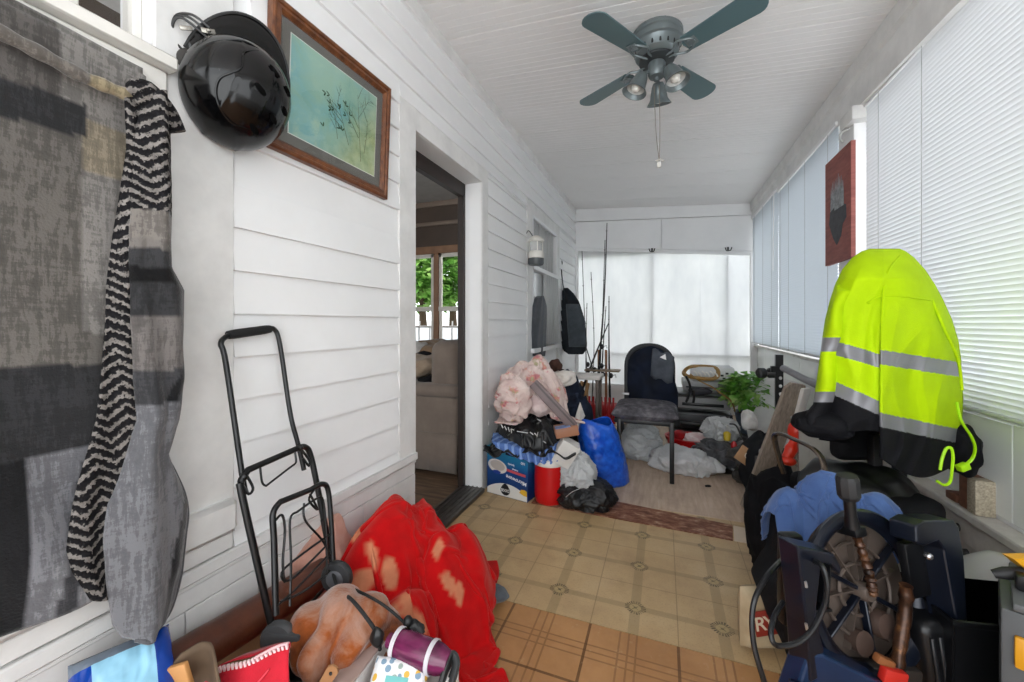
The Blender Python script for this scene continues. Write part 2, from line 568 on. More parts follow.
# ---- far wall: boards above, white sheet stretched over the window frames, low board
g = G()
zt = CEIL(1.03)
def fb(x0, x1, z0, z1, t, bev=0.002): g.box(((x0 + x1) / 2, YF + 0.04 - t / 2, (z0 + z1) / 2), (x1 - x0, t + 0.0, z1 - z0), bev=bev, seg=1)
g.box((0, YF + 0.09, 1.985 + 0.36), (2.4, 0.03, 0.72))
g.box((0, YF + 0.06, 0.145), (2.4, 0.06, 0.29))
tag(g.make('wall_far', WP), kind='structure')
g = G()
for x0, x1 in ((-1.115, -0.02), (-0.016, 1.03)):
    fb(x0, x1, 2.005, 2.465, 0.035)
fb(-1.115, 1.03, 2.47, 2.66, 0.045)
fb(-1.115, 1.03, 1.96, 2.001, 0.045)
fb(-1.115, -1.07, 0.3, 1.96, 0.05); fb(0.955, 1.03, 0.3, 1.97, 0.05)
fb(-1.115, 1.03, 0.22, 0.30, 0.05)
def lean(p):
    # the boards of the end wall follow the fall of the roof
    d_ = p.x - XL
    if 1.9 < p.z < 2.3: p.z += .116 - .087 * d_
    elif 2.4 < p.z < 2.55: p.z -= .05 * d_
    return p
for v in g.bm.verts: v.co = lean(v.co)
tag(g.make('trim_4', WP), kind='structure')
# posts and rails that show through the sheet
g = G()
for x in (-0.13, 0.72): g.box((x, YF + 0.085, 1.25), (0.028, 0.04, 1.42))
g.box((0.1, YF + 0.085, 0.70), (1.9, 0.04, 0.03))
tag(g.make('window_3', plain('#c4c5c6', 0.6)), kind='structure')
t = T('white_plastic_sheet')
n = t.noise(t.map(t.geo(), (1, 1, 0.4)), 2.2, 4, 0.6)
col = t.ramp(n, [(0.3, lin('#d4d5d8')), (0.7, lin('#eeeeee'))])
t.set(col, 0.45, 0, 0.3); t.translucent(0.30, col)
t.bump(t.noise(t.map(t.geo(), (1.5, 1, 0.35)), 5, 2), 0.25, 0.02)
g = G()
for (x0, x1) in ((-1.075, -0.127), (-0.131, 0.432), (0.428, 0.96)):
    rows = []
    for i in range(31):
        z = 0.27 + (1.985 - 0.27) * i / 30
        rows.append([(x0 + (x1 - x0) * j / 14, YF + 0.045 + 0.006 * sin(9 * (x0 + x1 * j / 14) + 3 * z) + 0.004 * nz((x0 + j * .1, z, 0), 3, 2), z) for j in range(15)])
    g.grid([[lean(Vector(p)) for p in r] for r in rows])
SHEET = g.make('window_3_sheet', t.m)
tag(SHEET, kind='structure')
# brick lattice outside behind the sheet
g = G()
random.seed(2)
for r in range(6):
    z = 0.05 + r * 0.095
    for k in range(13):
        x = -1.2 + k * 0.2 + (0.1 if r % 2 else 0)
        if x < 0.95: g.box((x, YF + 0.62, z), (0.19, 0.05, 0.085), bev=0.004, seg=1)
tag(g.make('wall_outside', plain('#cfcac6', 0.8)), kind='structure')

# ---- right wall: low panelled wall, ledge, posts, header
g = G()
g.box((XR + 0.04, (YB + YF) / 2, 0.40), (0.08, YF - YB, 0.80))
for y in (-1.0, 2.72, YF - 0.02): g.box((XR + 0.055, y, 1.55), (0.07, 0.13, 1.5))
g.box((XR + 0.055, 4.235, 1.55), (0.05, 0.05, 1.5))
g.box((XR + 0.05, (YB + YF) / 2, 2.42), (0.10, YF - YB, 0.36))
tag(g.make('wall_right', WP), kind='structure')
t = T('pale_green_white_panel')
t.set(t.ramp(t.noise(t.geo(), 2, 4), [(0.3, lin('#dcdfda')), (0.7, lin('#eaece9'))]), 0.22, 0, 0.5)
g = G()
y = YB
while y < 2.6:
    g.box((XR - 0.003, y + 0.205, 0.625), (0.008, 0.406, 0.31), bev=0.002, seg=1); y += 0.41
y = 2.59
while y < 5.3:
    g.box((XR - 0.003, y + 0.3, 0.43), (0.008, 0.595, 0.80), bev=0.002, seg=1); y += 0.6
tag(g.make('wall_right_panels', t.m), kind='structure')
g = G()
def rb(x0, y0, y1, z0, z1, bev=0.003): g.box(((x0 + XR + 0.01) / 2, (y0 + y1) / 2, (z0 + z1) / 2), (XR + 0.01 - x0, y1 - y0, z1 - z0), bev=bev, seg=1)
rb(0.963, YB, 2.62, 0.425, 0.455, 0.005)
rb(0.985, YB, 2.62, 0.33, 0.424); rb(1.0, YB, 2.62, 0.02, 0.329)
rb(0.985, 2.66, 5.32, 0.828, 0.85)
tag(g.make('trim_5', white_paint('ledge_paint', '#cfcbc4', 0.25, 12, 0.5)), kind='structure')
def HB(y): return 2.245 + 0.035 * (y - 2.4)
g = G()
n = 12
rows = []
for i in range(n + 1):
    y = YB + (YF - YB) * i / n
    zc = CEIL(0.97) + 0.02
    rows.append([(0.952, y, zc), (0.955, y, zc - 0.10), (0.972, y, zc - 0.115), (0.972, y, HB(y)), (1.10, y, HB(y)), (1.10, y, zc)])
g.grid(rows, wrap=True)
tag(g.make('beam_right', WP3, angle=20), kind='structure')

# ---- ceiling: bead boards across the porch
g = G()
prof = []
y = YB - 0.05
random.seed(7)
k = 0
while y < YF + 0.1:
    w = 0.0425
    d = 0.0016 + (0.004 if k % 9 == 0 else 0) + random.uniform(0, 0.0012)
    gw = 0.002 + (0.003 if k % 9 == 0 else 0)
    prof += [(y, 0.0), (y + w - gw * 2, 0.0), (y + w - gw, d), (y + w - gw * 0.4, d)]
    y += w; k += 1
rows = []
for x in (XL - 0.03, 0.0, 1.1):
    rows.append([(x, yy, CEIL(x) + dz) for yy, dz in prof])
g.grid(rows)
g.box((0, 2.0, 2.80), (2.6, 7.4, 0.05))
tag(g.make('ceiling', WP2, smooth=False), kind='structure')

# ---- floors
def m_floor_tan():
    t = T('tan_patterned_vinyl')
    X, Y, Z = t.xyz(t.geo())
    PX, PY = 0.300, 0.2815
    u = t.math('SUBTRACT', t.math('FRACT', t.math('ADD', t.math('DIVIDE', t.math('ADD', X, 0.10), PX), 10.5)), 0.5)
    v = t.math('SUBTRACT', t.math('FRACT', t.math('ADD', t.math('DIVIDE', t.math('SUBTRACT', Y, 1.607), PY), 10.5)), 0.5)
    ax, ay = t.math('ABSOLUTE', u), t.math('ABSOLUTE', v)
    nn = t.noise(t.geo(), 3.0, 5, 0.65)
    base = t.ramp(nn, [(0.25, lin('#a68a66')), (0.5, lin('#b99d74')), (0.75, lin('#c4aa83'))])
    sp = t.noise(t.geo(), 150, 2, 0.6)
    base = t.mix(t.math('MULTIPLY', t.math('GREATER_THAN', sp, 0.60), 0.28), base, lin('#8a7454'))
    # bands
    band = t.math('MAXIMUM', t.math('LESS_THAN', ax, 0.062), t.math('LESS_THAN', ay, 0.05))
    base = t.mix(t.math('MULTIPLY', band, 0.42), base, lin('#857350'))
    # seams half way between
    seam = t.math('MAXIMUM', t.math('GREATER_THAN', ax, 0.4935), t.math('GREATER_THAN', ay, 0.4935))
    base = t.mix(t.math('MULTIPLY', seam, 0.55), base, lin('#75603f'))
    # leafy octagon motif
    r = t.math('MULTIPLY', t.math('SQRT', t.math('ADD', t.math('MULTIPLY', u, u), t.math('MULTIPLY', v, v))), 1.0)
    dm = t.math('MULTIPLY', t.math('ADD', ax, ay), 0.76)
    rr = t.math('MAXIMUM', t.math('MAXIMUM', t.math('MULTIPLY', ax, 1.0), ay), dm)
    ang = t.math('ARCTAN2', v, u)
    leaf = t.math('GREATER_THAN', t.math('SINE', t.math('MULTIPLY', ang, 22.0)), -0.35)
    ring = t.math('MULTIPLY', t.math('COMPARE', rr, 0.108, 0.022), leaf)
    ring2 = t.math('COMPARE', rr, 0.078, 0.008)
    inner = t.math('LESS_THAN', rr, 0.075)
    base = t.mix(t.math('MULTIPLY', inner, 0.75), base, lin('#b09a6c'))
    cross = t.math('MULTIPLY', t.math('COMPARE', ax, ay, 0.010), t.math('LESS_THAN', r, 0.05))
    dot = t.math('LESS_THAN', r, 0.02)
    mk = t.math('MINIMUM', t.math('ADD', t.math('ADD', ring, t.math('MULTIPLY', ring2, 0.6)), t.math('ADD', t.math('MULTIPLY', cross, 0.7), dot)), 1.0)
    wear = t.ramp(t.noise(t.geo(), 45, 3), [(0.35, 0.35), (0.6, 1.0)])
    base = t.mix(t.math('MULTIPLY', mk, t.math('MULTIPLY', wear, 0.88)), base, lin('#3f3826'))
    dirt = t.ramp(t.noise(t.geo(), 7, 6, 0.7), [(0.55, 0.0), (0.75, 0.35)])
    base = t.mix(dirt, base, lin('#7a6447'))
    t.set(base, 0.42, 0, 0.4)
    t.bump(t.noise(t.geo(), 60, 2), 0.06, 0.004)
    return t.m
def m_floor_brown():
    t = T('brown_lined_tile')
    X, Y, Z = t.xyz(t.geo())
    u = t.math('FRACT', t.math('ADD', t.math('DIVIDE', t.math('ADD', X, 0.248), 0.2965), 20.0))
    v = t.math('FRACT', t.math('ADD', t.math('DIVIDE', t.math('SUBTRACT', Y, 1.208), 0.29), 20.0))
    nn = t.noise(t.geo(), 4, 5, 0.65)
    base = t.ramp(nn, [(0.3, lin('#9d7046')), (0.7, lin('#b98a5b'))])
    def lines(a):
        o = None
        for c in (0.36, 0.46, 0.55):
            q = t.math('COMPARE', a, c, 0.011)
            o = q if o is None else t.math('MAXIMUM', o, q)
        return o
    base = t.mix(t.math('MULTIPLY', t.math('MAXIMUM', lines(u), lines(v)), 0.5), base, lin('#6e4826'))
    gu = t.math('GREATER_THAN', t.math('ABSOLUTE', t.math('SUBTRACT', u, 0.5)), 0.484)
    gv = t.math('GREATER_THAN', t.math('ABSOLUTE', t.math('SUBTRACT', v, 0.5)), 0.484)
    base = t.mix(t.math('MULTIPLY', t.math('MAXIMUM', gu, gv), 0.8), base, lin('#593a1e'))
    dirt = t.ramp(t.noise(t.geo(), 25, 5, 0.7), [(0.6, 0.0), (0.8, 0.6)])
    base = t.mix(dirt, base, lin('#c3a582'))
    t.set(base, 0.4, 0, 0.4)
    t.bump(t.math('MAXIMUM', gu, gv), -0.2, 0.003)
    return t.m
def m_strip():
    t = T('worn_red_brown_board')
    n = t.noise(t.map(t.geo(), (6, 14, 6)), 2.2, 6, 0.75)
    c = t.ramp(n, [(0.36, lin('#5d3726')), (0.50, lin('#7b4f3a')), (0.60, lin('#9c7660')), (0.7, lin('#c2aa95'))])
    t.set(c, 0.6, 0, 0.3); return t.m
def m_ply():
    t = T('scuffed_plywood')
    n = t.noise(t.map(t.geo(), (9, 1.2, 1)), 3, 6, 0.6)
    c = t.ramp(n, [(0.3, lin('#a8927f')), (0.55, lin('#bfa995')), (0.75, lin('#cbb8a6'))])
    d = t.ramp(t.noise(t.geo(), 3.5, 5, 0.7), [(0.5, 0.0), (0.8, 0.5)])
    c = t.mix(d, c, lin('#85705e'))
    t.set(c, 0.6, 0, 0.3); return t.m
def slab(name, x0, x1, y0, y1, z, m):
    g = G(); g.box(((x0 + x1) / 2, (y0 + y1) / 2, z - 0.02), (x1 - x0, y1 - y0, 0.04))
    return tag(g.make(name, m), kind='structure')
slab('floor', -1.24, 1.2, 1.468, 2.50, 0.0, m_floor_tan())
slab('floor_brown_tile', -1.24, 1.2, YB, 1.4665, -0.0015, m_floor_brown())
g = G()
for x0 in (-1.24, -0.92, -0.61, -0.31, -0.005, 0.30, 0.61, 0.92):
    g.box((x0 + 0.1545, 3.94, -0.0165), (0.3075, 2.88, 0.04), bev=0.002, seg=1)
tag(g.make('floor_boards', m_ply()), kind='structure')
g = G()
g.prism([(-0.75, 2.31), (0.33, 2.272), (0.352, 2.44), (-0.75, 2.57)], 0.005, tr(0, 0, 0.0005))
tag(g.make('floor_strip', m_strip()), kind='structure')
g = G()
g.prism([(0.336, 2.272), (0.50, 2.268), (0.50, 2.42), (0.356, 2.438)], 0.004, tr(0, 0, 0.0005))
tag(g.make('floor_patch', plain('#c9b8a2', 0.5)), kind='structure')

# ---- room beyond the door
RX0, RY1, RZ = -4.4, 4.62, 2.72
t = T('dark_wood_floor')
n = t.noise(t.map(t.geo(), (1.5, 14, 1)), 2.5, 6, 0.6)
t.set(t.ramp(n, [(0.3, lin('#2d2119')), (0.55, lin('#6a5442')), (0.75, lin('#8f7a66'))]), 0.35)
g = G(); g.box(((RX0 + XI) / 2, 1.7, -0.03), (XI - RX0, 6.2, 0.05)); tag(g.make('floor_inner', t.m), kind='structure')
g = G(); g.box(((RX0 + XI) / 2, 1.7, RZ + 0.03), (XI - RX0 + .2, 6.2, 0.05)); tag(g.make('ceiling_inner', plain('#b9b7b4', 0.7)), kind='structure')
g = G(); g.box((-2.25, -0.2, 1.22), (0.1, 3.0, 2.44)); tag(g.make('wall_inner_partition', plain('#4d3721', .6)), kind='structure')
# its far wall, dark above a lit window
a = onp(402, 256, 1, RY1); b = onp(461.5, 343, 1, RY1)
wx0, wx1, wz1, wz0 = a.x, b.x, a.z, b.z - 0.25
g = G()
def ib(x0, x1, z0, z1): g.box(((x0 + x1) / 2, RY1 + 0.06, (z0 + z1) / 2), (x1 - x0, 0.12, z1 - z0))
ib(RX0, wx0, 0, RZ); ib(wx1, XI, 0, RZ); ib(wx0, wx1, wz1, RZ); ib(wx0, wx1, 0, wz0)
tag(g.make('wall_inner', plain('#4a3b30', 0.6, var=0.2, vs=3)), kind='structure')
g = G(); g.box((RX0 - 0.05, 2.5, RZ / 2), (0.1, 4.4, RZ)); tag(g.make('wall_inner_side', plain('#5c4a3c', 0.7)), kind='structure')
g = G()
def ij(x0, x1, z0, z1, d=0.05): g.box(((x0 + x1) / 2, RY1 + 0.02, (z0 + z1) / 2), (x1 - x0, d, z1 - z0), bev=0.004, seg=1)
ij(wx0 - .1, wx1 + 0.05, wz1, wz1 + 0.10); ij(wx0, wx0 + 0.06, wz0, wz1)
m = onp(436.5, 300, 1, RY1).x
ij(m - 0.045, m + 0.03, wz0, wz1); ij(wx1 - 0.02, wx1 + 0.05, wz0, wz1)
zb = onp(430, 309, 1, RY1).z
tag(g.make('window_4', plain('#8a6549', 0.5, var=0.2)), kind='structure')
g = G()
ij(wx0, wx1, zb - 0.03, zb + 0.03, 0.04)
z9 = onp(430, 195, 1, RY1 - 0.02).z
ij(wx0, m - 0.05, wz1 - 0.05, wz1, 0.03); ij(m + 0.03, wx1, wz1 - 0.05, wz1, 0.03)
for x in (m - 0.07, m + 0.055): ij(x - 0.02, x + 0.02, wz0, wz1, 0.03)
tag(g.make('window_4_sash', plain('#d8d2c8', 0.5)), kind='structure')
g = G()
zc = onp(430, 224, 1, RY1 - 0.02).z
g.box(((RX0 + XI) / 2, RY1 - 0.01, zc), (XI - RX0, 0.03, 0.05), bev=0.004); g.box(((RX0 + XI) / 2, RY1 - 0.01, RZ - 0.03), (XI - RX0, 0.03, 0.07), bev=0.004)
tag(g.make('trim_6', plain('#7b6a5c', 0.5)), kind='structure')

# ---- blinds on the right wall
def slat_mat(name, col, tf):
    t = T(name); c = lin(col); t.set(c, 0.4, 0, 0.4); t.translucent(tf, c); return t.m
def blind(name, y0, y1, z0, z1, x, ang, m, label, cords, wand=None):
    root = thing(name, (x, (y0 + y1) / 2, z0), label, 'blind', 'mini blinds on the porch windows')
    g = G()
    pitch, w = 0.0195, 0.0255
    n = int((z1 - 0.03 - z0) / pitch)
    for i in range(n):
        z = z0 + 0.02 + i * pitch
        ca, sa = cos(ang), sin(ang)
        A = []
        for k in range(4):
            q = (k / 3 - 0.5) * w
            bow = 0.0022 * (1 - (2 * k / 3 - 1) ** 2)
            A.append((x + q * ca - bow * sa, z - q * sa - bow * ca))
        sag = 0.0006 * nz((i * 0.7, 0, 0), 1)
        ys = [y0, (y0 + y1) / 2, y1]
        g.grid([[(ax, yy, az + (sag if yy == ys[1] else 0)) for ax, az in A] for yy in ys])
    g.make('slats', m, root)
    g = G(); g.box((x, (y0 + y1) / 2, z1 - 0.013), (0.034, y1 - y0 + 0.004, 0.028), bev=0.003, seg=1); g.make('headrail', WP, root)
    g = G(); g.box((x, (y0 + y1) / 2, z0 + 0.005), (0.026, y1 - y0, 0.012), bev=0.003, seg=1); g.make('bottom_rail', plain('#b9bcbd', 0.4), root)
    for yc in cords:
        g = G()
        for dx in (-0.0145, 0.0145): g.tube([(x + dx, yc, z0), (x + dx, yc, z1 - 0.02)], 0.0011, 5)
        g.make('ladder_cord', plain('#9a9a98', 0.8), root)
    if wand:
        g = G(); g.tube([(x - 0.03, wand, z1 - 0.03), (x - 0.035, wand + 0.01, z1 - 0.75)], 0.004, 6); g.make('wand', plain('#e8e8e8', 0.3), root)
    return root
SL = slat_mat('white_blind_slat', '#e4e6e8', 0.20)
SL2 = slat_mat('grey_blind_slat', '#ccd3d9', 0.2)
blind('window_blind', 0.35, 2.62, 0.797, 2.262, 1.005, radians(64), SL, 'long white closed mini blind behind the yellow safety jacket', (0.6, 1.12, 1.62, 2.12, 2.47))
blind('window_blind', 2.90, 4.20, 0.872, 2.30, 0.975, radians(62), SL2, 'grey white mini blind beside the red painting', (3.02, 3.45, 3.85, 4.1), None)
blind('window_blind', 4.215, 5.30, 0.872, 2.33, 0.975, radians(72), SL2, 'narrow grey mini blind in the far right corner', (4.4, 4.75, 5.15), 4.24)
# glazing behind the blinds
gm = glass_mat('porch_glass', 0.03)
for i, (y0, y1) in enumerate(((-0.93, 2.65), (2.79, 4.2), (4.27, 5.26))):
    g = G(); g.box((XR + 0.06, (y0 + y1) / 2, 1.52), (0.004, y1 - y0, 1.46)); tag(g.make('window_%d' % (5 + i), gm), kind='structure')
    g = G()
    for z in (0.83, 2.22): g.box((XR + 0.06, (y0 + y1) / 2, z), (0.03, y1 - y0, 0.045))
    tag(g.make('window_%d_frame' % (5 + i), plain('#d5d7d8', 0.5)), kind='structure')
# block at the header where the near bay begins
g = G(); g.box((1.0, 2.70, HB(2.7) - 0.035), (0.12, 0.16, 0.075), bev=0.006); tag(g.make('beam_bracket', WP3), kind='structure')
g = G(); g.box((0.999, 2.78, 1.52), (0.06, 0.20, 1.36), bev=0.004); g.box((1.0, 2.63, 0.62), (0.07, 0.12, 0.44), bev=0.003); tag(g.make('trim_7', WP), kind='structure')

# ================================================================== CAMERA AND LIGHT
cam = bpy.data.cameras.new('camera'); cam.sensor_width = 36; cam.lens = 36 * F / 1024
cam.shift_y = -(341 - HOR) / 1024; cam.clip_start = 0.02
co = bpy.data.objects.new('camera', cam); COL.objects.link(co)
co.location = (0, 0, EYE); co.rotation_euler = (pi / 2, 0, TH)
SC.camera = co
w = bpy.data.worlds.new('daylight'); SC.world = w; w.use_nodes = True
bg = w.node_tree.nodes['Background']; bg.inputs[0].default_value = (0.93, 0.97, 1.0, 1); bg.inputs[1].default_value = 2.5
vs = SC.view_settings
SC.display_settings.display_device = 'sRGB'
vs.view_transform = 'Standard'; vs.look = 'None'; vs.gamma = 1.0; vs.use_curve_mapping = False; vs.exposure = 0.72
SC.cycles.use_denoising = True
SC.cycles.max_bounces = 10; SC.cycles.diffuse_bounces = 6; SC.cycles.transparent_max_bounces = 12; SC.cycles.transmission_bounces = 6
SC.cycles.sample_clamp_indirect = 8.0

la = bpy.data.lights.new('added_fill_light', 'AREA'); la.shape = 'RECTANGLE'; la.size = 2.0; la.size_y = 1.6; la.energy = 6; la.color = (1.0, 0.98, 0.95)  # soft fill lamp added behind the camera to brighten the porch
lo = bpy.data.objects.new('added_fill_light', la); COL.objects.link(lo)
lo.location = (0.0, -1.1, 1.55); lo.rotation_euler = (radians(122), 0, 0)
# ================================================================== CEILING FAN
FX, FY = -0.03, 2.14
FZ = CEIL(FX)
root = thing('ceiling_fan', (FX, FY, FZ), 'grey green four blade ceiling fan with lamp cluster under the white boards', 'ceiling fan')
FM = plain('#6c7577', 0.35, 0.35, 0.12, 6, name='fan_metal')
FBM = plain('#4d6468', 0.42, 0, 0.08, 4, name='fan_blade')
M0 = tr(FX, FY, FZ) @ Matrix.Diagonal((1, 1, 0.85, 1))
g = G(); g.lathe([(0, 0), (0.118, 0), (0.124, -0.012), (0.124, -0.03), (0.118, -0.036), (0.118, -0.05), (0.126, -0.055), (0.126, -0.075), (0.116, -0.082), (0.108, -0.10), (0.104, -0.135), (0.09, -0.15), (0.06, -0.158), (0, -0.158)], M0, 40)
hous = g.make('motor_housing', FM, root, angle=30)
g = G()
for k in range(18):
    a = 2 * pi * k / 18
    g.box((0.1055, 0, -0.116), (0.004, 0.010, 0.026), M0 @ rotz(a), bev=0.002, seg=1)
g.make('vent', plain('#121314', 0.6), hous)
g = G(); g.lathe([(0, -0.155), (0.085, -0.157), (0.085, -0.17), (0.05, -0.178), (0, -0.178)], M0, 32); g.make('flywheel', plain('#2d3133', 0.5), root)
for a in (-33, 57, 147, 237):
    A = M0 @ rotz(radians(a)) @ tr(0, 0, -0.165)
    out = []
    L0, L1, w0, w1 = 0.155, 0.505, 0.050, 0.066
    pts = [(L0, w0), (L1 - 0.05, w1)] + [(L1 - 0.05 + 0.05 * sin(t), w1 * cos(t)) for t in [pi / 10 * i for i in range(1, 10)]] + [(L1 - 0.05, -w1), (L0, -w0)]
    pts = [(L0 - 0.012, 0)] + pts[::1]
    g = G(); g.prism(list(reversed(pts)), 0.006, A @ rot(radians(-11), 'X') @ tr(0, 0, -0.003))
    bl = g.make('blade', FBM, root, angle=30)
    g = G()
    for s in (-1, 1):
        g.tube(crv([A @ Vector(p) for p in ((0.06, 0.012 * s, -0.005), (0.10, 0.02 * s, -0.012), (0.13, 0.042 * s, -0.004 - 0.008 * s), (0.165, 0.036 * s, -0.008 - 0.007 * s), (0.20, 0.012 * s, -0.006 - 0.003 * s))], 5), 0.0055, 6)
    g.box((0.185, 0, -0.007), (0.05, 0.05, 0.005), A @ rot(radians(-11), 'X'), bev=0.002)
    for q in ((0.175, 0.015), (0.175, -0.015), (0.20, 0)): g.ball(A @ Vector((q[0], q[1], -0.011 - q[1] * 0.2)), (0.005, 0.005, 0.004), sub=2)
    g.make('blade_bracket', FM, root)
g = G(); g.lathe([(0, -0.17), (0.036, -0.172), (0.042, -0.185), (0.042, -0.245), (0.036, -0.26), (0.012, -0.265), (0.012, -0.285), (0, -0.288)], M0, 28)
g.make('light_kit', FM, root)
t = T('frosted_lamp_lining'); t.set(lin('#cfd0cd'), 0.25)
LIN = t.m
for a in (205, 325, 85):
    A = M0 @ rotz(radians(a)) @ tr(0.03, 0, -0.245)
    g = G(); g.tube(crv([A @ Vector(p) for p in ((0, 0, 0.01), (0.025, 0, 0.008), (0.043, 0, -0.006))], 4), 0.008, 8)
    B = A @ tr(0.043, 0, -0.004) @ rot(radians(-22), 'Y') @ Matrix.Diagonal((1.25, 1.25, 1.25, 1))
    g.lathe([(0, 0.004), (0.02, 0.0), (0.026, -0.015), (0.032, -0.045), (0.036, -0.07), (0.046, -0.088), (0.05, -0.094), (0.047, -0.094), (0.034, -0.072), (0.028, -0.05), (0, -0.045)], B, 24)
    sh = g.make('lamp_shade', FM, root, angle=50)
    g = G(); g.lathe([(0, -0.046), (0.0275, -0.05), (0.033, -0.071), (0.044, -0.087)], B, 24); g.make('lamp_lining', LIN, sh)
    g = G(); g.lathe([(0, -0.048), (0.012, -0.05), (0.02, -0.066), (0.02, -0.074), (0.012, -0.086), (0, -0.089)], B, 18); g.make('bulb', plain('#e9e7e0', 0.2), sh)
z0 = FZ - 0.27
for dx, zz in ((-0.012, 0.375), (0.012, 0.385)):
    g = G(); g.tube(crv([(FX + dx, FY - 0.01, z0), (FX + dx * 0.9 + 0.004, FY - 0.012, z0 - 0.15), (FX + dx * 0.6 + 0.008, FY - 0.012, z0 - 0.28), (FX + 0.012, FY - 0.012, z0 - zz)], 5), 0.0017, 6)
    g.make('pull_chain', plain('#8f8478', 0.4, 0.5), root)
g = G(); g.box((FX + 0.012, FY - 0.012, z0 - 0.40), (0.020, 0.012, 0.03), bev=0.003)
g.tube(crv([(FX - 0.005, FY - 0.012, z0 - 0.38), (FX + 0.02, FY - 0.015, z0 - 0.375), (FX + 0.035, FY - 0.012, z0 - 0.385)], 4), 0.003, 6)
g.make('chain_tag', plain('#c9c4bd', 0.5), root)

# ================================================================== PICTURE ON THE LEFT WALL
TL, BL, BR, TR = (0.853, 2.085), (0.838, 1.622), (1.376, 1.618), (1.402, 2.096)
root = thing('framed_picture', (XL + 0.012, 1.13, 1.62), 'brown wood framed watercolour of teal sky and twigs on the white boards', 'picture')
x0 = XL + 0.012
def quadpt(s, t):  # s along y 0..1, t up 0..1
    b = Vector((0, BL[0] + (BR[0] - BL[0]) * s, BL[1] + (BR[1] - BL[1]) * s)); a = Vector((0, TL[0] + (TR[0] - TL[0]) * s, TL[1] + (TR[1] - TL[1]) * s))
    return b + (a - b) * t
def ringpts(d, x):
    sy, sz = d / 0.55, d / 0.47
    return [quadpt(sy, sz) + Vector((x, 0, 0)), quadpt(1 - sy, sz) + Vector((x, 0, 0)), quadpt(1 - sy, 1 - sz) + Vector((x, 0, 0)), quadpt(sy, 1 - sz) + Vector((x, 0, 0))]
t = T('walnut_frame'); n = t.noise(t.map(t.co(), (6, 3, 3)), 12, 5, 0.6)
t.set(t.ramp(n, [(0.3, lin('#4a2614')), (0.7, lin('#7a4a2a'))]), 0.35); t.bump(n, 0.1, 0.003)
g = G()
prof = [(0, x0), (0, x0 + 0.022), (0.006, x0 + 0.026), (0.014, x0 + 0.024), (0.017, x0 + 0.019), (0.028, x0 + 0.022), (0.034, x0 + 0.016), (0.038, x0 + 0.012), (0.040, x0 + 0.008)]
rings = [ringpts(d, x) for d, x in prof]
g.grid(rings, wrap=True)
g.make('frame', t.m, root, angle=25)
g = G(); r0 = ringpts(0.036, x0 + 0.009); g.quad(*r0); g.make('mat_board', plain('#6d6b66', 0.8, var=0.05), root)
t = T('watercolour_print')
X, Y, Z = t.xyz(t.geo())
n1 = t.noise(t.geo(), 7, 5, 0.65, 0.6)
n2 = t.noise(t.geo(), 16, 4, 0.6)
sky = t.ramp(n1, [(0.28, lin('#5c9c98')), (0.42, lin('#86b3a4')), (0.55, lin('#7ab6bd')), (0.7, lin('#b4cdb8'))])
gy = t.ramp(t.math('ADD', t.math('MULTIPLY', t.math('SUBTRACT', Y, 0.98), 2.6), t.math('MULTIPLY', t.math('SUBTRACT', 1.93, Z), 2.0)), [(0.55, 0.0), (1.3, 0.95)])
gr = t.ramp(n2, [(0.35, lin('#8d9a5a')), (0.5, lin('#b9bd80')), (0.65, lin('#d6d6a6'))])
c = t.mix(gy, sky, gr)
pale = t.ramp(t.noise(t.geo(), 5, 4), [(0.35, 0.0), (0.65, 0.75)])
c = t.mix(pale, c, lin('#a8c7b2'))
t.set(c, 0.35)
PRM = t.m
g = G(); g.quad(*ringpts(0.072, x0 + 0.0095)); g.make('mat_bevel', plain('#e6e5df', 0.7), root)
g = G(); r1 = ringpts(0.075, x0 + 0.010); g.quad(*r1); pr_o = g.make('print', PRM, root)
g = G()
random.seed(11)
def twig(s, t_, L, a, r, lv):
    p = quadpt(s, t_) + Vector((x0 + 0.0108, 0, 0)); q = p + Vector((0, cos(a) * L, sin(a) * L))
    g.tube([p, (p + q) / 2 + Vector((0, random.uniform(-.004, .004), 0)), q], [r, r * 0.8, r * 0.4], 4, flat=0.3)
    if lv:
        for f in (0.35, 0.5, 0.65, 0.8, 0.95):
            m = p + (q - p) * f
            s2 = (m.y - BL[0]) / 0.56; t2 = (m.z - BL[1]) / 0.47
            if 0.19 < s2 < 0.82 and 0.22 < t2 < 0.78: twig(s2, t2, L * random.uniform(.3, .5), a + random.choice((-1, 1)) * random.uniform(.5, .9), r * 0.7, lv - 1)
twig(0.72, 0.22, 0.25, pi * 0.52, 0.0013, 2); twig(0.60, 0.30, 0.15, pi * 0.62, 0.0012, 2); twig(0.75, 0.3, 0.14, pi * 0.45, 0.0012, 1); twig(0.5, 0.3, 0.10, pi * 0.55, 0.001, 1)
g.make('painted_twigs', plain('#5d6142', 0.7), pr_o)
g = G()
for k in range(16):
    s, t_ = random.uniform(0.33, 0.62), random.uniform(0.33, 0.62)
    p = quadpt(s, t_) + Vector((x0 + 0.0108, 0, 0)); a = random.uniform(0, pi)
    for d in (0, 1.1):
        g.ball(p + Vector((0, cos(a + d) * .008, sin(a + d) * .008)), (0.0005, 0.009, 0.0028), rot(a + d, 'X'), sub=1)
g.make('painted_leaves', plain('#3f5d45', 0.7), pr_o)
g = G(); g.quad(*ringpts(0.037, x0 + 0.0125)); g.make('glass', glass_mat('picture_glass', 0.03), root)

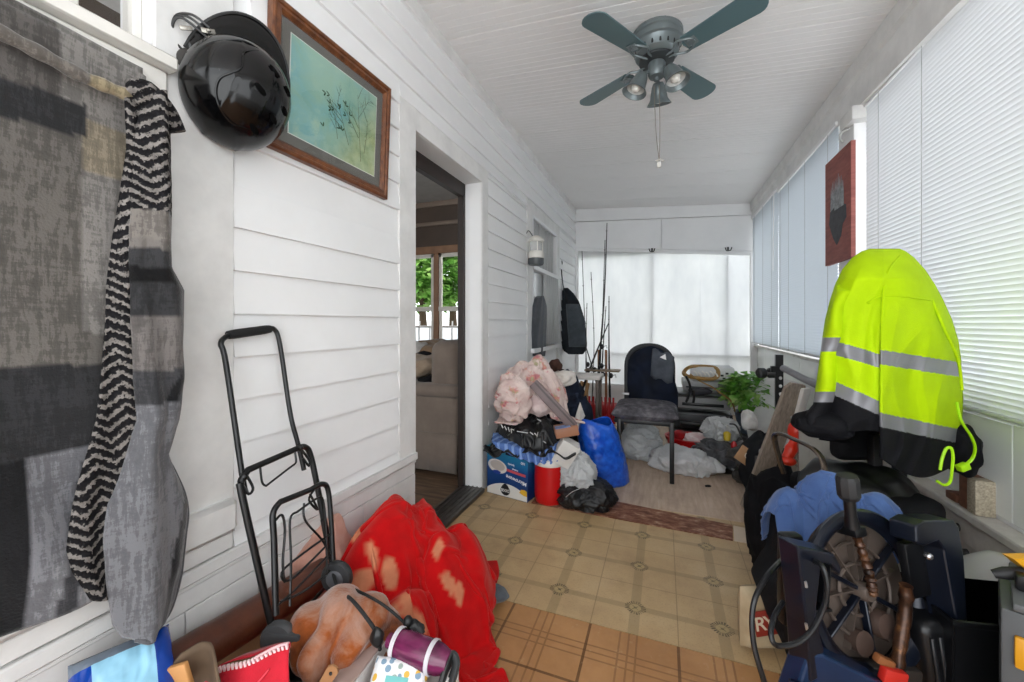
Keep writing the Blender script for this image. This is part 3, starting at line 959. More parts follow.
# ================================================================== BATTING HELMET
HC = Vector((XL + 0.005, 0.747, 1.714))
ax = Vector((0.93, -0.33, -0.20)).normalized()             # crown points into the room
upv = Vector((0.05, 0.20, 0.95))
upv = (upv - ax * upv.dot(ax)).normalized()
sd = upv.cross(ax)
HM = (Matrix((ax, sd, upv)).transposed() @ Matrix.Diagonal((1.09, 1.09, 1.09))).to_4x4(); HM.translation = HC + ax * 0.062
root = thing('batting_helmet', HC, 'glossy black batting helmet hanging upside against the white wall by the picture', 'helmet')
t = T('scratched_black_shell')
sc = t.noise(t.map(t.co(), (1, 1, 1)), 130, 2, 0.5)
t.set(t.ramp(sc, [(0.74, lin('#060607')), (0.80, lin('#3c3d40'))]), t.ramp(t.noise(scale=30, detail=4), [(0.3, 0.08), (0.7, 0.2)]), 0, 0.35)
SHELL = t.m
def hshape(d):
    # d: unit dir in helmet frame (x crown, y side, z brim)
    k = 1.0
    if d.x > 0:
        k += 0.02 * (abs(d.y) > 0.0)
        rid = abs(d.y + 0.04) 
        k += 0.028 * max(0, 1 - abs(rid - 0.30) / 0.035) if rid < 0.345 and d.z < 0.75 else (0.028 if rid < 0.30 and d.z < 0.75 else 0)
    return k
g = G()
rows = []
nu, nv_ = 72, 40
for i in range(nv_ + 1):
    th = (pi / 2 + 0.62) * i / nv_
    row = []
    for j in range(nu):
        ph = 2 * pi * j / nu
        d = Vector((cos(th), sin(th) * cos(ph), sin(th) * sin(ph)))
        rim = 1.0
        x = d.x * 0.118
        # skirt below the equator keeps its width, deeper at the ears (sides) than at the brim side
        y = d.y * 0.108; z = d.z * 0.124
        if th > pi / 2:
            q = (th - pi / 2) / 0.62
            deep = 0.030 + 0.045 * max(0, abs(cos(ph))) ** 2
            x = -q * deep; y = cos(ph) * 0.108 * (1 - 0.04 * q); z = sin(ph) * 0.124 * (1 - 0.05 * q)
        k = hshape(d)
        row.append((x * (k if th < pi / 2 else 1), y * k if th < pi / 2 else y, z * k if th < pi / 2 else z))
    rows.append([HM @ Vector(p) for p in row])
g.grid(rows, wrap=True)
shell = g.make('shell', SHELL, root, angle=50, solid=0.004)
# brim
g = G()
rows = []
for i in range(33):
    a = radians(18 + 144 * i / 32)
    e = sin(pi * i / 32) ** 0.6
    base = Vector((-0.012 - 0.008 * e, cos(a) * 0.106, sin(a) * 0.121))
    rows.append([HM @ (base + Vector((0.004 * q - 0.012 * q * q * (1 - 0.3 * e), cos(a) * 0.010 * q, (sin(a) * 0.02 + 0.058 * e) * q))) for q in (0, .2, .4, .6, .8, 1.0)])
g.grid(rows)
brim = g.make('brim', SHELL, root, angle=50, solid=0.005)
g = G(); g.tube([r[-1] for r in rows], 0.0045, 8); g.make('brim_edge', plain('#1a1a1b', 0.5), brim)
g = G(); g.tube([Vector(p) for p in [HM @ Vector((-0.030 - 0.045 * abs(cos(2 * pi * j / 60)) ** 2, cos(2 * pi * j / 60) * 0.1045, sin(2 * pi * j / 60) * 0.119)) for j in range(60)]], 0.0048, 8, closed=True)
g.make('edge_trim', plain('#161617', 0.45), root)
# vents, raised panel lines
g = G()
for (y, z) in ((0.03, 0.062), (0.012, 0.002), (0.070, 0.045), (0.056, -0.035), (0.075, -0.002), (0.03, -0.075)):
    x = 0.118 * math.sqrt(max(0, 1 - (y / 0.108) ** 2 - (z / 0.124) ** 2))
    n = Vector((x / 0.118 ** 2, y / 0.108 ** 2, z / 0.124 ** 2)).normalized()
    Q = frame(HM @ (Vector((x, y, z)) * 1.05), HM.to_3x3() @ Vector((0, 0.5, 1)).cross(n), HM.to_3x3() @ n)
    g = G(); g.ball((0, 0, 0), (0.017, 0.003, 0.0075), Q, sub=2); g.make('vent', plain('#010101', 0.9, spec=0.1), root)
def on_shell(y, z, k=1.015): 
    x = 0.118 * math.sqrt(max(0, 1 - (y / 0.108) ** 2 - (z / 0.124) ** 2)); return HM @ (Vector((x, y, z)) * k)
g = G()
for path in (((-0.006, 0.088), (-0.03, 0.06), (-0.03, 0.02), (-0.055, -0.02), (-0.045, -0.06), (-0.01, -0.085), (0.035, -0.072), (0.055, -0.03)),
             ((0.02, 0.085), (0.05, 0.07), (0.062, 0.02), (0.068, -0.03), (0.06, -0.07)), ((-0.095, 0.03), (-0.075, 0.06), (-0.03, 0.09), (0.03, 0.095))):
    g.tube(crv([on_shell(y, z, 1.052 if abs(y + .04) < .3 * .108 else 1.026) for y, z in path], 8), 0.0022, 6)
g.make('panel_ridge', SHELL, root)
# face guard clip and wire at the upper left
g = G()
o = HM @ Vector((-0.02, -0.085, 0.098))
for k in range(3):
    g.tube(crv([o + upv * (0.012 - .012 * k) + ax * 0.012, o - sd * (0.035 + .006 * k) + upv * (0.018 - .01 * k) + ax * 0.004, o - sd * (0.06) - upv * (0.006 + 0.006 * k) - ax * 0.004, o - sd * 0.052 - upv * (0.05) - ax * 0.012, o - sd * 0.03 - upv * 0.07], 6), 0.003, 6)
g.make('strap_wire', plain('#151515', 0.35), root)
g = G()
Q = frame(o + ax * 0.018, sd + upv * 0.6, upv); g.box((0, 0, 0), (0.03, 0.012, 0.006), Q, bev=0.002); g.ball(o + ax * 0.024, (0.005, 0.005, 0.005), sub=2)
Q = frame(o - sd * 0.038 - upv * 0.022 + ax * 0.012, sd + upv * 0.7, upv); g.box((0, 0, 0), (0.026, 0.010, 0.005), Q, bev=0.002)
g.make('clip', plain('#9a968e', 0.25, 0.8), root)
g = G(); g.ball(HM @ Vector((-0.02, -0.101, 0.018)), (0.012, 0.02, 0.026), HM.to_3x3().to_4x4(), sub=3); g.make('ear_hole', plain('#2a2724', 0.7), root)

# ================================================================== GREY PATCHWORK BLANKET OVER WINDOW 1
def vcol(o, fn):
    me = o.data
    at = me.color_attributes.new('tone', 'FLOAT_COLOR', 'POINT')
    off = Vector(o.location)
    at.data.foreach_set('color', [x for v in me.vertices for x in fn(v.co + off)])
t = T('patchwork_plush')
a = t.attr('tone')
n = t.noise(t.map(t.geo(), (30, 30, 5)), 3.2, 6, 0.75)
n2 = t.noise(t.geo(), 5, 4, 0.7)
n3 = t.noise(t.map(t.geo(), (30, 10, 60)), 2.0, 5, 0.7)
k = t.math('ADD', t.math('MULTIPLY', n, 0.9), t.math('ADD', t.math('MULTIPLY', n2, 0.55), t.math('MULTIPLY', n3, 0.45)))
k = t.ramp(k, [(0.62, 0.24), (0.95, 0.38), (1.25, 0.56)])
cc = t.mix(1.0, a, k, 'MULTIPLY')
t.set(cc, 0.95, 0, 0.15); t.b.inputs['Sheen Weight'].default_value = 0.25
t.bump(t.noise(t.geo(), 220, 2), 0.4, 0.003)
PLUSH = t.m
cA, cB, cC, cD, cE = lin('#3a3a3c'), lin('#7d7872'), lin('#a29d98'), lin('#b3a690'), lin('#1c1c1f')
cF = lin('#94949a')
def xb(y, z):
    return XL + 0.050 + 0.010 * sin(13 * y + 2.2 * z) + 0.016 * nz((y * 1.4, z * 0.9, 0), 3.0, 3) + 0.034 * (0.5 + 0.5 * sin(30 * y + 14 * z)) * max(0, min(1, (1.15 - z) / 0.5))
def patch(p):
    y, z = p.y, p.z
    s = y - 0.06 * (1.2 - z) if z < 0.95 else y
    if z > 1.535 - 0.10 * (0.5 - y): return lin('#6f6a66') if y < 0.40 else cC
    if z > 1.47 - 0.10 * (0.5 - y) and y < 0.435: return cA
    if y > 0.432 and z > 1.40 and z < 1.50: return cD
    if y > 0.432 and z > 1.08: return cC
    if z > 1.02: return cB
    if z < .84 and abs(y - (.40 + .16 * (z - .6))) < .012: return lin('#4c4c50')
    if z > 0.86: return cA if y < 0.46 else lin('#77736e')
    if y < 0.352 - 0.08 * (0.86 - z) * 0: return cE
    if y > 0.455: return lin('#86868a')
    return cF if z > 0.66 or y < 0.38 else lin('#a5a5aa')
root = thing('throw_blanket', (XL + 0.04, 0.2, 0.56), 'grey patchwork plush throw blanket pinned over the near window', 'blanket')
g = G()
rows = []
NZ_, NY_ = 150, 130
for i in range(NZ_ + 1):
    q = i / NZ_
    row = []
    for j in range(NY_ + 1):
        y = -0.30 + 0.835 * j / NY_
        zt_ = 1.668 + 0.003 * sin(8 * y)
        zb_ = 0.555 + 0.03 * nz((y * 2, 0, 0), 3, 1) + 0.05 * max(0, 0.36 - y) * 0.4
        z = zt_ + (zb_ - zt_) * q
        row.append((xb(y, z) - 0.012 * (q < 0.02), y, z))
    rows.append(row)
g.grid(rows)
bl = g.make('panel', PLUSH, root, angle=80, solid=0.006); vcol(bl, patch)
# rolled top hem
g = G()
pts = [onp(u, v, 0, XL + 0.085) for u, v in ((-60, 0), (0, 32), (40, 53), (80, 75), (110, 88), (132, 97))]
pts = [onp(-300, -140, 0, XL + 0.085)] + pts
c_ = crv(pts, 10)
g.tube(c_, [0.0105 + 0.001 * sin(i * 0.7) for i in range(len(c_))], 12, flat=1.2)
hem = g.make('rolled_hem', PLUSH, root, angle=80); vcol(hem, lambda p: lin('#b5a585') if p.y > 0.425 else lin('#8d857d'))
# black and white chevron underside, and the folded corner that hangs in front
LV = [(92, 126, 150, 166), (110, 127, 146, 171), (130, 129, 141, 175), (150, 130, 139, 176), (200, 124, 136, 177), (240, 118, 133, 176), (268, 114, 132, 177), (290, 111, 133, 190), (330, 109, 134, 189), (380, 104, 137, 189), (420, 98, 141, 183), (455, 88, 132, 172), (480, 81, 124, 184), (505, 76, 112, 194), (540, 72, 108, 191), (570, 70, 110, 188), (600, 88, 114, 181), (625, 110, 118, 172), (638, 124, 128, 158)]
t = T('chevron_weave')
X, Y, Z = t.xyz(t.geo())
per = 0.058
zig = t.math('ABSOLUTE', t.math('SUBTRACT', t.math('FRACT', t.math('DIVIDE', t.math('ADD', Y, t.math('MULTIPLY', Z, 0.12)), 0.056)), 0.5))
ph = t.math('FRACT', t.math('ADD', t.math('DIVIDE', Z, 0.022), t.math('MULTIPLY', zig, 2.2)))
jit = t.math('ADD', t.math('MULTIPLY', t.noise(t.geo(), 170, 3), 1.0), t.math('MULTIPLY', t.noise(t.geo(), 9, 2), 0.35))
st = t.ramp(t.math('FRACT', t.math('ADD', ph, jit)), [(0.28, lin('#77726e')), (0.40, lin('#1b1a1c')), (0.94, lin('#100f11')), (1.0, lin('#4a4744'))])
fz = t.ramp(t.noise(t.geo(), 70, 4, 0.7), [(0.3, 0.45), (0.7, 1.25)])
st = t.mix(1.0, st, fz, 'MULTIPLY')
t.set(st, 0.95, 0, 0.15); t.bump(t.noise(t.geo(), 220, 2), 0.4, 0.003)
CHEV = t.m
g = G(); rows = []
for i in range(91):
    v = 92 + (600 - 92) * i / 90
    a_, b_, c2 = lerp_tab(LV, v)
    pa, pb = onp(a_, v, 0, XL + 0.095), onp(b_ + 8, v, 0, XL + 0.095)
    rows.append([Vector((XL + 0.083 + 0.014 * sin(pi * j / 16) + 0.006 * sin(9 * pa.z + j * 0.5), pa.y + (pb.y - pa.y) * j / 16, pa.z + (pb.z - pa.z) * j / 16)) for j in range(17)])
g.grid(rows); g.make('chevron_underside', CHEV, root, angle=80, solid=0.006)
g = G(); rows = []
for i in range(161):
    v = 93 + (638 - 93) * i / 160
    a_, b_, c2 = lerp_tab(LV, v)
    pa, pb = onp(b_, v, 0, XL + 0.115), onp(c2, v, 0, XL + 0.105)
    r = []
    for j in range(29):
        q = j / 28
        bulge = 0.030 * sin(pi * min(1, q * 1.15)) ** 0.8 + 0.010 * sin(q * 9 + pa.z * 7) * sin(pi * q) - 0.02 * max(0, q - 0.85) / 0.15
        r.append(Vector((XL + 0.100 + bulge + 0.004 * nz((q * 3, v * 0.02, 1), 2, 4), pa.y + (pb.y - pa.y) * q, pa.z + (pb.z - pa.z) * q)))
    # return edge behind
    e = r[-1]
    for d_ in (0.015, 0.03): r.append(Vector((e.x - d_, e.y - 0.006, e.z)))
    rows.append(r)
def flapc(p):
    u, z = p.y, p.z
    if z > 1.475: return lin('#3c3a3b')
    if z > 1.275: return lin('#8f8882') if z < 1.335 else lin('#2d2c2e')
    if z > 1.255: return lin('#86807b')
    if z > 1.115: return lin('#3e3e40') if not (1.185 < z < 1.215) else lin('#111113')
    dg = (p.y - (0.578 + .22 * (z - .66))) * 3.4
    if z > 0.93:
        if abs(z - (1.06 + (p.y - 0.60) * 2.2)) < 0.022: return lin('#1d1d20')
        return lin('#827c79') if z > 1.0 else lin('#4b4b4e')
    if z > 0.82 and p.y > 0.56: return lin('#46464a')
    if abs(dg) < 0.036 and z < .80: return lin('#1d1d20')
    return lin('#8b8b90')
g.grid(rows); fl = g.make('folded_corner', [PLUSH, CHEV], root, angle=80, solid=0.007)
vcol(fl, flapc)
for p in fl.data.polygons:
    c_ = p.center + Vector(fl.location)
    if c_.z > 1.335: p.material_index = 1
g = G(); c_ = crv([rows[i][28] for i in range(100, 161, 6)] + [rows[-1][j] for j in range(24, 0, -6)], 5)
g.tube(c_, 0.006, 8); o = g.make('binding', PLUSH, root); vcol(o, lambda p: lin('#6f6f73'))
# tuck of the chevron side over the top
g = G()
c_ = crv([onp(u, v, 0, XL + 0.10) for u, v in ((128, 84), (140, 90), (152, 100), (163, 114), (171, 132))], 8)
g.tube(c_, [0.010 + 0.014 * min(1, i / 10) for i in range(len(c_))], 12, flat=1.2); g.make('corner_tuck', CHEV, root)
# ================================================================== NEAR LEFT CLUTTER
# open cardboard box that carries the heap beside the wall
BR_ = cloth  # alias
CARD = plain('#9c7a58', 0.75, 0, 0.12, 14, bump=0.1, name='cardboard')
CARD2 = plain('#7a5c41', 0.8, 0, 0.18, 20, name='cardboard_inside')
def open_box(name, x0, x1, y0, y1, z0, z1, th, m, label, cat, Rz=0.0, flaps=()):
    c = Vector(((x0 + x1) / 2, (y0 + y1) / 2, z0))
    root = thing(name, c, label, cat)
    M = tr(c) @ rotz(Rz) @ tr(-c)
    g = G()
    g.box(((x0 + x1) / 2, (y0 + y1) / 2, z0 + th / 2), (x1 - x0, y1 - y0, th), M)
    g.make('bottom', m, root)
    for (nm, cx, cy, sx, sy) in (('side_panel', x0 + th / 2, (y0 + y1) / 2, th, y1 - y0), ('side_panel', x1 - th / 2, (y0 + y1) / 2, th, y1 - y0), ('end_panel', (x0 + x1) / 2, y0 + th / 2, x1 - x0 - 2 * th, th), ('end_panel', (x0 + x1) / 2, y1 - th / 2, x1 - x0 - 2 * th, th)):
        g = G(); g.box((cx, cy, (z0 + z1) / 2), (sx, sy, z1 - z0), M, bev=0.001, seg=1); g.make(nm, m, root)
    return root
root = open_box('cardboard_box', -1.07, -0.74, 0.36, 1.02, 0.0, 0.235, 0.006, CARD, 'large brown cardboard box heaped with things against the left wall', 'box')
# torn flap standing at its near end
g = G(); rows = []
for i in range(9):
    q = i / 8
    pa = P(172, 664, 0.83); pb = P(228, 672, 0.83)
    r = []
    for j in range(13):
        s = j / 12
        p = pa.lerp(pb, s) + UP * (0.030 * sin(pi * s) ** .7 * (1 - q) - .10 * q) + AWAY * (0.03 * sin(pi * s * 1.3)) + UP * 0.003 * nz((s * 9, 0, 0), 2, 2) * (i == 0)
        r.append(p)
    rows.append(r)
g.grid(rows); g.make('torn_flap', plain('#5f4c3a', .85, 0, .25, 20), root, solid=0.005)
g = G(); g.box((0, 0, 0), (0.05, 0.012, 0.05), frame(P(178, 677, 0.82), RIGHT + UP * .3, AWAY), bev=0.003); tag(g.make('wooden_block', plain('#c08a52', 0.6)), 'small light orange block in front of the torn cardboard flap', 'block')

# brown leather roll along the wall
g = G()
c_ = crv([(-1.035, 0.44, 0.335), (-1.03, 0.60, 0.325), (-1.025, 0.78, 0.31), (-1.02, 0.98, 0.295)], 8)
g.tube(c_, [0.047 + 0.002 * nz((i * 0.6, 0, 0), 1) for i in range(len(c_))], 20)
t = T('worn_brown_leather'); n = t.noise(scale=9, detail=6, rough=0.65)
t.set(t.ramp(n, [(0.3, lin('#3d1f14')), (0.6, lin('#5e3220')), (0.8, lin('#7a4a33'))]), 0.38); t.bump(t.noise(scale=160, detail=3), 0.2, 0.002)
tag(g.make('leather_roll', t.m, angle=60), 'long brown leather roll lying along the foot of the left wall', 'roll')

# ---- folding luggage cart
BK = plain('#121213', 0.32, 0.2, 0.2, 20, name='black_enamel')
RUB = plain('#2b2c2e', 0.6, 0, 0.15, 20, name='grey_rubber')
HLp = onp(222, 338, 0, -1.068); HRp = onp(276, 332, 0, -1.088); BLp = P(270, 628, 1.0)
PN = (HRp - HLp).cross(BLp - HLp).normalized()
if PN.x < 0: PN = -PN
def cp(u, v, off=0.0):
    r = ray(u, v); o = Vector((0, 0, EYE)); p0 = HLp + PN * off
    return o + r * ((p0 - o).dot(PN) / r.dot(PN))
root = thing('luggage_cart', BLp, 'black folding luggage cart leaning against the white boards under the picture', 'luggage cart')
g = G()
g.tube(crv([cp(246, 494), cp(242, 474), cp(226, 364), cp(221, 343), cp(229, 335)], 6) + crv([cp(266, 330), cp(274, 329), cp(280, 345), cp(290, 412), cp(298, 444), cp(304, 470)], 6), 0.0068, 10)
g.make('handle_tube', BK, root)
g = G(); pts = [cp(228, 335, .001).lerp(cp(270, 329, .001), q / 8) for q in range(9)]
g.tube(pts, [0.011, 0.0125, 0.0128, 0.0125, 0.0128, 0.0125, 0.0128, 0.0125, 0.011], 12); g.make('grip', plain('#0d0d0e', 0.7), root)
g = G()
g.tube(crv([cp(273, 632, .012), cp(243, 500, .012), cp(241, 482, .012), cp(248, 470, .012)], 6) + crv([cp(296, 449, .012), cp(305, 447, .012), cp(311, 457, .012), cp(320, 500, .012), cp(334, 572, .012)], 6), 0.0085, 10)
g.make('main_frame', BK, root)
g = G()
g.tube(crv([cp(260, 466, .015), cp(262, 482, .018), cp(266, 486, .02)], 4) + crv([cp(292, 466, .02), cp(296, 462, .018), cp(295, 452, .015)], 4), 0.003, 6)
g.tube(crv([cp(243, 486, .016), cp(249, 494, .02), cp(253, 488, .02), cp(247, 476, .016)], 4), 0.0036, 6)
g.tube(crv([cp(303, 458, .016), cp(309, 466, .022), cp(309, 460, .02), cp(301, 449, .018)], 4), 0.0036, 6)
for (u, v) in ((244, 477), (300, 448)): g.ball(cp(u, v, .014), (0.009, 0.009, 0.011), sub=2)
g.make('latch_wire', BK, root)
g = G()
g.tube(crv([cp(276, 615, .06), cp(274, 540, .06), cp(273, 514, .06), cp(280, 502, .06)], 6) + crv([cp(310, 490, .06), cp(322, 484, .06), cp(328, 490, .06), cp(331, 520, .06), cp(333, 560, .06)], 6), 0.0075, 10)
g.make('platform_frame', BK, root)
g = G()
for pts in (((290, 606), (291, 560), (290, 520), (297, 512)), ((297, 512), (316, 499), (323, 500), (326, 530), (327, 575)), ((285, 582), (285, 568), (330, 534)), ((277, 606), (300, 585), (330, 553)), ((276, 520), (282, 515), (285, 530), (283, 566), (290, 580), (326, 546)),
            ((314, 490), (309, 500), (318, 510), (310, 494)), ((280, 602), (306, 590), (330, 571)), ((304, 503), (305, 520), (322, 540), (330, 556))):
    g.tube(crv([cp(u, v, .068) for u, v in pts], 5), 0.0031, 6)
g.make('platform_wire', BK, root)
axd = (P(335, 576, 1.26) - P(278, 640, 1.0)).normalized()
for (c, s) in ((P(279, 640, 0.985), -1), (P(337, 577, 1.16), 1)):
    Q = frame(c, axd, UP) @ rot(pi / 2, 'Y')
    g = G(); g.lathe([(0, -0.014), (0.03, -0.014), (0.042, -0.012), (0.046, -0.006), (0.046, 0.006), (0.042, 0.012), (0.03, 0.014), (0.012, 0.016), (0, 0.016)], Q, 32)
    wh = g.make('wheel', RUB if s > 0 else plain('#3c3d3f', 0.55), root)
    g = G(); g.lathe([(0.0, -0.0165), (0.02, -0.0165), (0.026, -0.0145)], Q, 24); g.lathe([(0.0, 0.0175), (0.01, 0.0175), (0.014, 0.016)], Q, 24); g.make('hub', plain('#55565a', 0.4), wh)
g = G(); g.tube([P(279, 640, 0.985), P(334, 577, 1.22)], 0.005, 8); g.make('axle', BK, root)
g = G(); c0 = P(283, 638, 0.975)
g.box((0, 0, 0), (0.10, 0.02, 0.05), frame(c0 - UP * .01, axd.cross(UP), axd), bev=0.008); g.make('wheel_bracket', plain('#3a3b3d', 0.6), root)

# bungee cord with hooks
root = thing('bungee_cord', P(360, 605, 1.1), 'black bungee cord with hooks trailing over the rust plush bundle', 'cord')
g = G(); g.tube(crv([cp(322, 520, .07), P(330, 560, 1.17), P(338, 588, 1.10), P(352, 600, 1.00), P(366, 617, 0.965), P(377, 634, 0.95), P(380, 650, 0.95)], 7), 0.0045, 8); g.make('cord', plain('#1a1a1a', 0.8), root)
g = G(); g.tube(crv([P(345, 585, 1.12), P(372, 598, 1.02), P(390, 610, 1.0), P(408, 626, 0.99)], 6), 0.0035, 8); g.make('cord_tail', plain('#1a1a1a', 0.8), root)
g = G(); g.ball(P(377, 637, 0.945), (0.016, 0.014, 0.022), sub=3, fn=lambda d: 1 + 0.25 * nz(d, 2, 3)); g.make('hook', plain('#151515', 0.4), root)
g = G(); g.ball(P(414, 628, 0.98), (0.028, 0.016, 0.018), sub=3, fn=lambda d: 1 + 0.3 * nz(d, 2, 8)); g.ball(P(408, 622, 0.98), (0.013, 0.012, 0.016), sub=2); g.make('hook', plain('#111112', 0.5), root)

# ---- rust and tan plush bundle
t = T('rust_tan_plush')
n = t.noise(t.map(t.co(), (1, 1, 1)), 9, 5, 0.6, 0.8)
n2 = t.noise(scale=16, detail=4)
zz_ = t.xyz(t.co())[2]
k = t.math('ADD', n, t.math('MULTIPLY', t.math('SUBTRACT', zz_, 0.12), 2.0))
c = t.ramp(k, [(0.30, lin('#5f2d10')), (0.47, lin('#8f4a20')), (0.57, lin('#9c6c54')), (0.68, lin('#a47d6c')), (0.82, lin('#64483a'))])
t.set(c, 0.95, 0, 0.1); t.b.inputs['Sheen Weight'].default_value = 0.4; t.bump(t.noise(scale=150, detail=3), 0.5, 0.004)
RUST = t.m
g = G()
r = bmesh.ops.create_icosphere(g.bm, subdivisions=6, radius=1.0)
cc_ = P(344, 634, 1.03)
MB_ = Matrix((RIGHT, AWAY, UP)).transposed().to_4x4()
for v in r['verts']:
    d = v.co.copy()
    q = Vector((d.x * 0.135, d.y * 0.12, d.z * 0.10))
    st_ = 0.5 + 0.5 * sin(9 * math.atan2(d.x + 0.35, d.z + 1.6) * 2.2 + 2.0 * nz(d, 1.2, 4))
    k = 1 - 0.24 * (1 - st_) ** 2 * (0.4 + 0.6 * max(0, -d.y + 0.3)) + 0.14 * nz(d, 1.4, 7) + 0.05 * folds(q, 12, 2)
    q = q * k
    if q.z < -0.085: q.z = -0.085 + 0.2 * (q.z + 0.085)
    v.co = MB_ @ q + cc_
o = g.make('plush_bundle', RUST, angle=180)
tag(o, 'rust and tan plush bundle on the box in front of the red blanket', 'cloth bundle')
g = heap(P(322, 572, 1.36), (0.075, 0.10, 0.17), 12, f=9, amp=0.2, sub=5)
tag(g.make('plush_scarf', cloth('#b98473', '#c9a394', 9), angle=180), 'dusty pink plush cloth stuffed behind the luggage cart wheel', 'cloth')

# ---- red blanket heaped on the floor
np.random.seed(5)
NU, NV = 100, 108
L0 = 0.0120
uu, vv = np.meshgrid(np.arange(NU), np.arange(NV), indexing='ij')
cs = 0.60
X0 = np.zeros((NU, NV, 3))
ax_, ay_ = (uu - NU / 2) * L0 * cs, (vv - NV / 2) * L0 * cs
ang = radians(24)
X0[..., 0] = -0.86 + ax_ * cos(ang) - ay_ * sin(ang)
X0[..., 1] = 1.185 + ax_ * sin(ang) + ay_ * cos(ang)
nzz = np.zeros((NU, NV))
for i in range(NU):
    for j in range(NV):
        nzz[i, j] = nz((i * 0.06, j * 0.06, 0), 1.6, 3) + 0.5 * nz((i * 0.06, j * 0.06, 0), 3.6, 5)
X0[..., 2] = 0.55 + 0.16 * nzz
def bump_(x, y, cx, cy, rx, ry, h, p=2.0, a=0.0):
    dx, dy = x - cx, y - cy
    u_ = (dx * cos(a) + dy * sin(a)) / rx; v_ = (-dx * sin(a) + dy * cos(a)) / ry
    r2 = u_ * u_ + v_ * v_
    return h * np.clip(1 - r2 ** (p / 2), 0, None) ** 0.5
def hred(x, y):
    h = np.full_like(x, 0.006)
    h = np.maximum(h, bump_(x, y, -0.93, 1.22, 0.19, 0.30, 0.42))
    h = np.maximum(h, bump_(x, y, -0.78, 1.30, 0.20, 0.24, 0.31))
    h = np.maximum(h, bump_(x, y, -0.76, 1.04, 0.10, 0.16, 0.24))
    h = h + 0.022 * np.sin(31 * x + 17 * y + 3 * np.sin(9 * y)) * (h > 0.05)
    return h
def clampwall(X):
    X[..., 0] = np.maximum(X[..., 0], -1.085)
    return X
Xr = X0
for rep in range(6):
    Xr = clampwall(drape(Xr, hred, iters=28, sub=6, L=(L0, L0), fric=0.7))
g = G()
g.grid([[tuple(p) for p in row] for row in Xr])
o = g.make('red_blanket', None, angle=180, solid=0.008, sub=1) if False else None
g2 = g
t = T('red_fleece'); a = t.attr('tone'); n = t.noise(scale=18, detail=4)
t.set(t.mix(1.0, a, t.ramp(n, [(0.3, 0.82), (0.7, 1.08)]), 'MULTIPLY'), 0.9, 0, 0.15)
t.b.inputs['Sheen Weight'].default_value = 0.35; t.b.inputs['Sheen Tint'].default_value = (1, 0.3, 0.25, 1); t.bump(t.noise(scale=200, detail=2), 0.35, 0.003)
me_verts = Xr.reshape(-1, 3)
o = g2.make('red_blanket', t.m, angle=180, recalc=True)
red, tan_, brn = lin('#b8070c'), lin('#c87f5e'), lin('#7d5443')
petals = []
flat_ = Xr.reshape(-1, 3)
dep_ = -flat_[:, 0] * ST + flat_[:, 1] * CT
lat_ = flat_[:, 0] * CT + flat_[:, 1] * ST
pu_ = 512 + F * lat_ / dep_; pv_ = HOR - F * (flat_[:, 2] - EYE) / dep_
for (u, v, ra, rb_, an) in ((351, 511, 3.2, 4.6, .4), (358, 531, 2.8, 4.8, .2), (372, 552, 3.6, 4.6, .9), (392, 572, 3.2, 5.2, .5), (407, 601, 3.4, 5.2, .6), (419, 622, 3, 4.6, .7), (434, 641, 3, 5, .8), (393, 611, 3, 2.6, 0), (362, 577, 5.5, 3.4, .2), (345, 522, 2, 3, .2), (452, 582, 2.2, 4.4, 1.0), (461, 592, 2.2, 3.6, .4), (438, 545, 2.2, 4, .3)):
    near = np.where((pu_ - u) ** 2 + (pv_ - v) ** 2 < 20)[0]
    if len(near) == 0: continue
    k = near[np.argmin(dep_[near])]
    petals.append((k // NV, k % NV, ra * .8, rb_ * .8, an))
cols = []
idx = 0
for i in range(NU):
    for j in range(NV):
        a_, b_ = i, j
        c = red
        for (pu, pv, ra, rb_, an) in petals:
            dx, dy = a_ - pu, b_ - pv
            u_ = (dx * cos(an) + dy * sin(an)) / ra; v_ = (-dx * sin(an) + dy * cos(an)) / rb_
            r2 = u_ * u_ + v_ * v_
            if r2 < 1.0: c = tan_ if r2 < 0.72 else tuple((x + y) / 2 for x, y in zip(tan_, red))
        cols += list(c)
at = o.data.color_attributes.new('tone', 'FLOAT_COLOR', 'POINT')
at.data.foreach_set('color', cols)
md = o.modifiers.new('smooth', 'SMOOTH'); md.factor = 0.5; md.iterations = 2
md = o.modifiers.new('thick', 'SOLIDIFY'); md.thickness = 0.010; md.offset = 0
md = o.modifiers.new('sub', 'SUBSURF'); md.levels = 1; md.render_levels = 1
tag(o, 'red fleece blanket with peach petals heaped on the floor by the doorway', 'blanket')
g = heap(onp(495, 597, 2, 0.02) + Vector((0, 0, 0.012)), (0.055, 0.035, 0.03), 3, f=16, amp=0.15, sub=4, floor_z=0.003)
tag(g.make('sock', cloth('#5c6066', '#494d53', 20), angle=180), 'grey sock end poking out from under the red blanket', 'sock')

# ---- white carton with mug and wipes
WH = plain('#d9d5d3', 0.55, 0, 0.05, 10, name='white_card')
A_, B_ = P(386, 640, 0.99), P(459, 657, 0.935)
zc = A_.z; B_.z = zc
ex = (B_ - A_).normalized(); ey = Vector((-ex.y, ex.x, 0)); W_ = (B_ - A_).length
root = thing('white_carton', (A_ + B_) / 2 - ey * 0.13 - UP * 0.29, 'open white carton holding a purple mug and wipes at the bottom edge', 'carton')
Mx = frame(A_, ex, ey)
H_ = zc - 0.002
g = G(); g.box((W_ / 2, -0.002, -H_ / 2), (W_, 0.004, H_), Mx); g.make('end_panel', WH, root)
g = G(); g.box((W_ - 0.002, -0.14, -H_ / 2), (0.004, 0.28, H_), Mx); g.make('side_panel', WH, root)
g = G(); g.box((0.002, -0.14, -H_ / 2), (0.004, 0.28, H_), Mx); g.make('side_panel', WH, root)
